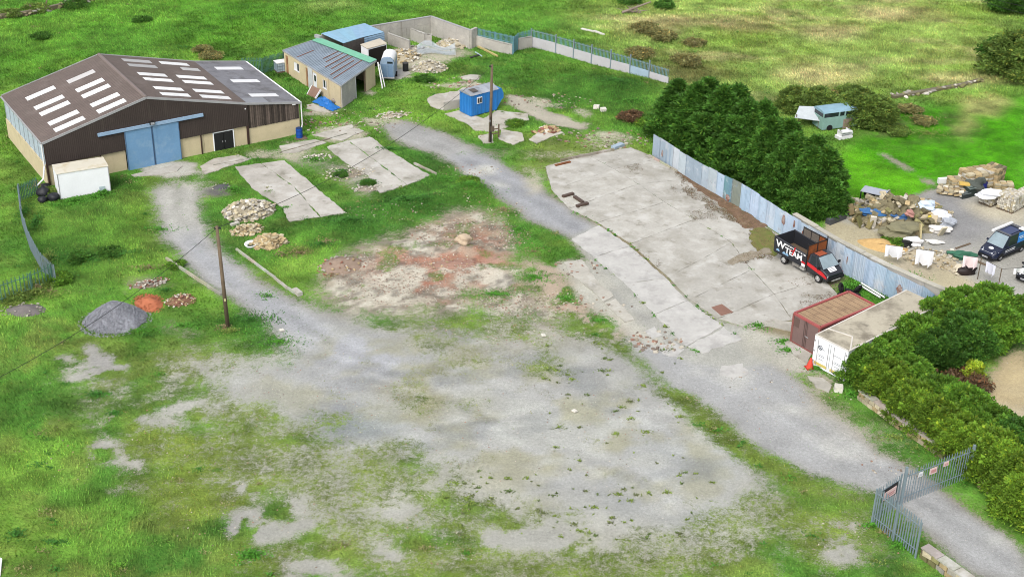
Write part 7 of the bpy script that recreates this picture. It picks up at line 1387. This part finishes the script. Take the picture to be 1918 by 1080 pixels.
for k, (pp, s, c, lb) in enumerate([((795, 152), .9, DG, "low dark green bush in front of the white stone heap"), ((1180, 224), 1.2, BRN, "low brown bramble patch on the grass before the conifers"), ((1215, 235), 1.1, MG, "low green bush at the foot of the conifers' far end"), ((110, 527), 1.0, MG, "low green scrub at the corner of the left fence"), ((68, 540), .9, OLV, "low yellowish scrub along the green left fence"), ((30, 560), .9, OLV, "low dry scrub at the left end of the green fence"), ((1205, 60), 1.4, PURP, "low purplish bramble left in the upper field"), ((1240, 75), 1.5, PURP, "low purplish bramble right of its neighbour in the upper field"), ((1200, 105), 1.4, PURP, "brown bramble behind the middle of the panel fence"), ((1285, 120), 1.6, PURP, "brown bramble behind the conifers' far end"), ((1300, 85), 1.1, PURP, "small brown bramble tuft in the field"), ((1245, 14), 1.3, DG, "dark low bush at the top edge of the field"), ((1180, 6), 1.2, DG, "dark low bush behind the fallen branch"), ((380, 96), 1.0, PURP, "low brown tuft behind the barn ridge"), ((395, 108), 1.1, PURP, "low brown scrub behind the grey lean-to roof"), ((265, 42), 1.0, DG, "small dark tuft in the upper left field"), ((75, 72), 1.0, DG, "dark tuft at the left of the upper left field"), ((70, 22), 1.4, OLV, "scrubby bush on the top left wall"), ((140, 12), 1.3, DG, "scrubby dark bush at the end of the top left wall"), ((20, 30), 1.3, OLV, "scrubby bush at the left end of the top left wall"), ((1650, 510), 1.0, MG, "overgrown green weeds against the tin fence beside the truck"), ((1676, 535), .9, MG, "overgrown weeds by the tin fence behind the red container"), ((1740, 640), .9, OLV, "low olive scrub at the top of the white container"), ((150, 488), 1.0, DG, "dark low nettle patch above the gravel heap"), ((210, 482), .9, DG, "dark low nettle patch left of the left track"), ((330, 500), .7, MG, "low weeds at the upper end of the mossy kerb"), ((690, 345), .6, DG, "small dark bush beside the right concrete pad"), ((640, 330), .6, DG, "small dark bush on the rubble between the pads"), ((880, 356), .9, MG, "green weeds on the bank above the rubble pad"), ((1700, 210), 1.2, PURP, "brown bramble patch at the top of the bright lawn"), ((1680, 250), 1.1, OLV, "olive bramble at the corner of the bright lawn"), ((1730, 232), 1.1, PURP, "brown bramble nearer the bright lawn edge"), ((966, 234), .8, MG, "rough green weeds between the slabs right of the pole"), ((1672, 455), .9, MG, "green weeds growing at the foot of the scrap heap"), ((90, 362), .7, OLV, "small weeds behind the black sacks")]):
    p = GG(*pp); tree("scrub_bush", lb, "bush", p, low[k % 2], lwood, c, s * .8, k * 1.3, "low scrub and brambles", s * .55)

# ------------------------------------------------------------------ grass, weeds, loose stones
nco, nfa, nti = grow_grass(430000)
gme_ = np_mesh("grass", nco, nfa, 3, {"tint": nti}); gme_.materials.append(leaf_mat("grass_blades", .75)); tag(stuff(link("grass", gme_)), "short green grass over yard edges and fields", "grass")
GW = A(88, 154, 48); GD = A(70, 128, 44); GO = A(130, 152, 70)
ws = []
for i in range(20): t = i / 19; ws.append((105 + t * 95 + rnd.uniform(-6, 6), 384 - t * 22 + rnd.uniform(-3, 4), .9, .5, 260, .5, GW))
for px, py, rx, ry, n, h, c in [(150, 487, 3., 1.4, 2600, .6, GD), (215, 483, 2., 1., 1400, .5, GD), (300, 430, 2, 1, 300, .3, GW), (66, 420, .6, 2.5, 900, .6, GD), (44, 400, .6, 2, 700, .6, GD), (85, 490, .8, 2, 900, .6, GO), (60, 552, 2.5, .6, 1200, .7, GO), (110, 520, 1.2, .8, 900, .6, GD), (20, 572, 1.5, .6, 700, .6, GO), (470, 600, 2.4, 1.4, 1500, .3, GD), (430, 620, .8, .5, 400, .3, GO), (520, 640, 2, 1, 700, .2, GW), (500, 555, 1., .8, 200, .3, GW), (760, 385, 4., 1.4, 2600, .5, GD), (650, 425, 3.5, 1.4, 2000, .45, GD), (880, 365, 2.2, 1.5, 1600, .6, GW), (830, 335, 2, 1, 700, .35, GW), (560, 470, 2., 1., 900, .35, GO), (600, 460, 1.5, .8, 500, .4, GD), (1150, 165, 5, 2.4, 2000, .4, GD), (1060, 150, 3, 2, 900, .35, GW), (960, 232, 1.6, .8, 900, .4, GD), (970, 430, 1., 1.2, 500, .35, GW), (1000, 520, 1.4, 1., 700, .3, GW), (930, 550, 1.4, .7, 700, .35, GW), (690, 345, .9, .5, 600, .5, GD), (640, 325, .8, .5, 500, .5, GD), (590, 300, 1.4, .7, 600, .3, GW), (730, 280, 1.5, .5, 500, .3, GD), (1640, 515, 2.8, 1., 2600, .6, GW), (1670, 540, 1.6, .8, 1400, .6, GW), (1600, 540, 1.4, .8, 900, .3, GW), (1600, 490, 1., .5, 300, .9, GO), (540, 150, .8, .6, 400, .3, GW), (550, 140, 1.6, .7, 700, .3, GD), (350, 90, 4, 1, 600, .3, GD), (470, 125, 3, .8, 500, .3, GD), (410, 260, 1.4, .4, 260, .4, GW), (560, 255, 1., .4, 240, .5, GW), (1655, 988, .8, .4, 700, .3, GO), (1640, 985, .8, .3, 500, .4, GW), (1690, 1022, .7, .4, 600, .4, GW), (1850, 900, 1., .6, 300, .3, GW), (1680, 820, 1.5, .4, 300, .25, GO), (1420, 612, .9, .5, 500, .25, GW), (1470, 640, .8, .4, 500, .3, GW), (1480, 655, .9, .5, 500, .25, GW), (1530, 690, .9, .4, 500, .3, GW), (1600, 740, 1., .6, 500, .3, GW), (470, 1040, .8, .5, 700, .35, GW), (220, 1055, .5, .4, 300, .25, A(120, 180, 60)), (105, 1015, .8, .4, 260, .3, GD), (30, 1000, .7, .5, 260, .35, GD), (180, 740, .8, .5, 400, .25, GD), (215, 775, .5, .3, 200, .2, GD), (1050, 200, 3, 1, 300, .3, GD), (1190, 190, 3, 1.2, 700, .4, GW), (1740, 250, 3, 1.5, 900, .5, GO), (1650, 240, 2, 1, 700, .5, GO), (795, 152, 2, .8, 1200, .5, GD), (440, 360, 1.2, .6, 500, .35, GW), (540, 390, 1.4, .6, 600, .3, GW), (1060, 560, .8, .7, 300, .25, GW), (1120, 600, 1., .5, 300, .25, GW), (340, 610, 1.5, .5, 300, .25, GW), (310, 545, 1., .5, 200, .3, GD), (260, 620, 1.5, .4, 300, .25, GW)]:
    ws.append((px, py, rx, ry, n, h, c))
for k in range(300):                                 # small dark weed tufts on the gravel
    px, py = rnd.uniform(820, 1340), rnd.uniform(880, 1010)
    if rnd.random() < .35: px, py = rnd.uniform(1000, 1280), rnd.uniform(640, 880)
    if float(fbm(px / 26., py / 26., 1., 63, 3)) < .5 and rnd.random() < .85: continue
    f_ = rnd.random() ** 2.5; ws.append((px, py, .05 + .4 * f_, .04 + .25 * f_, int(4 + 60 * f_ + rnd.random() * 8), .04 + .05 * f_, rnd.choice((GO, GO, A(120, 130, 84), A(104, 124, 70)))))
for k in range(70):                                 # grass tufts along slab joints and edges
    e = rnd.choice((left, ll, lr, mid)); i = rnd.randrange(len(e) - 1); t = rnd.random(); px, py = e[i][0] + (e[i + 1][0] - e[i][0]) * t, e[i][1] + (e[i + 1][1] - e[i][1]) * t
    ws.append((px, py, rnd.uniform(.1, .4), rnd.uniform(.1, .25), rnd.randint(10, 50), .1, rnd.choice((GD, GO, GW))))
for k in range(700):
    py = 1075 * rnd.random() ** 1.1 + 5; px = rnd.uniform(5, 1500 if py < 200 else 1913); p = G(px, py); c_ = float(sample(cover, np.array([p.x]), np.array([p.y]))[0])
    if c_ < .7 or inside([(1585, 275), (1640, 215), (1930, 180), (1930, 370), (1790, 330), (1720, 370), (1550, 410)], np.array([px]), np.array([py]))[0]: continue
    f_ = rnd.random(); ws.append((px, py, .25 + .7 * f_, .2 + .4 * f_, int(20 + 60 * f_), .12 + .12 * rnd.random(), rnd.choice((GD, GD, GW, GO, A(150, 150, 96), A(108, 150, 60)))))
for a in [(1602, 492, .9, .4, 260, .9), (1630, 512, .8, .4, 200, .8), (70, 546, 2.2, .5, 420, .9), (25, 562, 1.4, .4, 260, .8), (105, 525, .8, .6, 200, .8), (70, 350, .8, .6, 200, .9), (560, 475, 1.4, .6, 240, .6), (610, 455, 1., .5, 200, .6), (530, 480, 1., .5, 160, .6), (620, 515, 1., .6, 160, .4), (420, 615, .5, .4, 120, .5), (280, 505, 2., .5, 260, .6), (1660, 995, .9, .3, 160, .5), (1000, 470, 1.2, .8, 160, .4), (945, 395, .9, .6, 160, .4), (1180, 225, 1.2, .6, 300, .5), (1220, 130, 2.5, 1., 360, .8), (1290, 110, 2., 1., 300, .8), (1240, 70, 3., 1., 360, .7), (1300, 90, 1., .6, 160, 1.), (1720, 225, 3., 1., 360, .7), (30, 250, 1., 2., 200, .6)]: ws.append((*a, A(150, 134, 98)))
wc_, wf_, wt_ = weed_points(ws); wme = np_mesh("weeds", wc_, wf_, 3, {"tint": wt_}); wme.materials.append(leaf_mat("weed_leaves", .65)); tag(stuff(link("weeds", wme)), "leafy weeds and nettles along edges and banks", "weeds")
# leaf litter and moss blown over the concrete yard
def litter(spots, n, cols, smin, smax):
    out = []; 
    for poly, dens in spots:
        q = [G(*p) for p in poly]; x0, x1 = min(p.x for p in q), max(p.x for p in q); y0, y1 = min(p.y for p in q), max(p.y for p in q); k = int(dens * (x1 - x0) * (y1 - y0)); x = x0 + R.rand(k) * (x1 - x0); y = y0 + R.rand(k) * (y1 - y0)
        wx = x + (fbm(x, y, 1.2, 71, 3) - .5) * 1.4; wy = y + (fbm(x, y, 1.2, 72, 3) - .5) * 1.4; px, py = topix(wx, wy); ok = inside(poly, px, py) & (R.rand(k) < sm(fbm(x, y, .9, 73, 3), .3, .65)); out.append((x[ok], y[ok]))
    x = np.concatenate([o[0] for o in out]); y = np.concatenate([o[1] for o in out]); k = len(x); z = hg(x, y) * .6 + .085 + .01 * R.rand(k); a = R.rand(k) * 6.283; s = smin + (smax - smin) * R.rand(k)
    d = np.stack([np.cos(a) * s, np.sin(a) * s, .01 * R.rand(k)], 1); w = np.stack([-np.sin(a) * s, np.cos(a) * s, 0 * a], 1) * .5; t = np.array(cols)[R.randint(0, len(cols), k)] * (.75 + .5 * R.rand(k))[:, None]
    return tri_cloud(np.stack([x, y, z], 1), d, w, t)
lc, lf_, lt_ = litter([([(1262, 318), (1300, 335), (1400, 398), (1440, 425), (1405, 432), (1330, 392), (1280, 355)], 330), ([(1330, 370), (1420, 405), (1430, 440), (1385, 425)], 120), ([(1395, 432), (1440, 430), (1475, 455), (1455, 490), (1420, 480), (1402, 455)], 240), ([(1168, 308), (1200, 312), (1205, 326), (1180, 326)], 120), ([(1290, 400), (1345, 392), (1350, 412), (1300, 418)], 130), ([(1362, 486), (1440, 466), (1450, 478), (1375, 496)], 180), ([(1470, 520), (1530, 515), (1525, 535), (1480, 540)], 90), ([(1480, 560), (1560, 548), (1580, 560), (1500, 590)], 120), ([(1180, 465), (1240, 490), (1240, 505), (1200, 490)], 60), ([(1255, 345), (1300, 350), (1310, 372), (1270, 365)], 60)], 0, [A(120, 92, 70), A(98, 78, 58), A(146, 116, 84), A(110, 112, 64)], .03, .09)
def ground_sheet(name, poly, lift, m, seed, label=None):
    pl = jitter_poly(gp(poly), .35, .22, seed); bm = bmesh.new(); f = bm.faces.new([bm.verts.new((p.x, p.y, 0)) for p in pl]); bmesh.ops.triangulate(bm, faces=[f]); bmesh.ops.subdivide_edges(bm, edges=[e for e in bm.edges if e.calc_length() > 1.2], cuts=2, use_grid_fill=True)
    for v in bm.verts: v.co.z = gz(v.co.x, v.co.y) * .6 + lift
    me = bpy.data.meshes.new(name); bm.to_mesh(me); bm.free(); me.materials.append(m); o = struct(link(name, me)); return o
mossm = mat('olive_moss_and_silt', A(128, 124, 72), .95, .22, 1.6, .02, 20, dirt=[(A(112, 128, 56), .45, 1.3), (A(140, 116, 84), .35, 2.2)]); silt = mat('brown_leaf_silt', A(134, 108, 86), .95, .22, 2.2, .02, 20, dirt=[(A(108, 86, 68), .42, 2.), (A(168, 148, 124), .36, 1.2)])
ground_sheet("moss_patch", [(1402, 434), (1424, 424), (1446, 434), (1472, 452), (1462, 470), (1450, 482), (1424, 474), (1406, 456)], .092, mossm, 3)
ground_sheet("leaf_silt", [(1258, 312), (1300, 338), (1350, 370), (1396, 398), (1438, 424), (1420, 428), (1396, 430), (1380, 412), (1345, 384), (1300, 352)], .092, silt, 4)
ground_sheet("silt_patch", [(1362, 490), (1400, 474), (1440, 466), (1446, 474), (1410, 486), (1372, 498)], .092, mat('grey_silt', A(164, 154, 136), .95, .15, 2., dirt=[(A(140, 128, 108), .4, 1.8)]), 5)
lme = np_mesh("leaf_litter", lc, lf_, 3, {"tint": lt_}); lme.materials.append(leaf_mat("leaf_litter_brown", .9)); tag(stuff(link("leaf_litter", lme)), "brown leaf litter and moss on the concrete yard", "leaf litter")
# loose stones
WS = [MB() for _ in range(4)]; rr = random.Random(12)
def strew(px, py, rx, ry, n, s0, s1):
    c = G(px, py)
    for k in range(n):
        a_, q = rr.uniform(0, 6.283), math.sqrt(rr.random()); x, y = c.x + rx * q * math.cos(a_), c.y + ry * q * math.sin(a_); s = rr.uniform(s0, s1) * (.55 if s1 < .3 else .7); rr.choice(WS).box((x, y, gz(x, y) + s * .12), (s * rr.uniform(.8, 1.6), s, s * .6), m=Matrix.Rotation(rr.uniform(0, 6), 3, 'Z') @ Matrix.Rotation(rr.uniform(-.4, .4), 3, 'X'))
for a in [(760, 510, 6.5, 3.4, 1700, .05, .16), (880, 440, 5, 3, 800, .06, .2), (820, 555, 7, 1.8, 700, .05, .14), (1000, 570, 4, 2.4, 300, .06, .2), (1080, 500, 2, 2, 30, .1, .3), (1110, 570, 3, 2, 30, .1, .3), (950, 620, 6, 2, 160, .05, .16), (900, 800, 12, 6, 220, .04, .12), (600, 1000, 10, 5, 160, .05, .14), (600, 700, 8, 4, 160, .04, .12), (300, 840, 9, 5, 100, .05, .16), (1020, 190, 5, 2, 60, .1, .3), (1140, 260, 5, 2.5, 90, .1, .35), (640, 240, 5, 2, 60, .1, .3), (560, 220, 4, 3, 60, .1, .3), (700, 220, 5, 3, 90, .08, .26), (870, 160, 4, 2, 60, .12, .4), (880, 320, 3, 1.4, 50, .08, .24), (920, 390, 3, 2, 60, .08, .22), (700, 400, 6, 1.6, 120, .06, .2), (1230, 640, 2, 1.5, 60, .1, .34), (1240, 780, 8, 4, 120, .04, .12), (1500, 720, 5, 2.5, 90, .05, .18), (1700, 870, 3, 1.5, 40, .06, .2), (1600, 1000, 4, 2, 50, .05, .16)]: strew(*a)
for w, c, lb in zip(WS, (A(206, 198, 182), A(170, 158, 140), A(140, 126, 114), A(172, 134, 116)), ("pale", "tan", "dark brown", "reddish")): tag(stuff(w.build("loose_stones", M['stone'], color=c)), lb + " loose stones scattered over the gravel and rubble", "stones")
# vehicles' and gate's long thin details done; move each top-level empty that still sits at the origin to its thing's base
bpy.context.view_layer.update()
for o in list(COL.objects):
    if o.type == 'EMPTY' and o.parent is None and o.location.length < 1e-6 and o.children:
        pts = [ch.matrix_world @ Vector(c) for ch in o.children for c in ch.bound_box]; base = Vector(((min(p.x for p in pts) + max(p.x for p in pts)) / 2, (min(p.y for p in pts) + max(p.y for p in pts)) / 2, min(p.z for p in pts)))
        o.location = base
        for ch in o.children: ch.location = ch.location - base
for o in COL.objects:
    if o.type == 'EMPTY' and o.get('kind') == 'structure': o.empty_display_size = .2
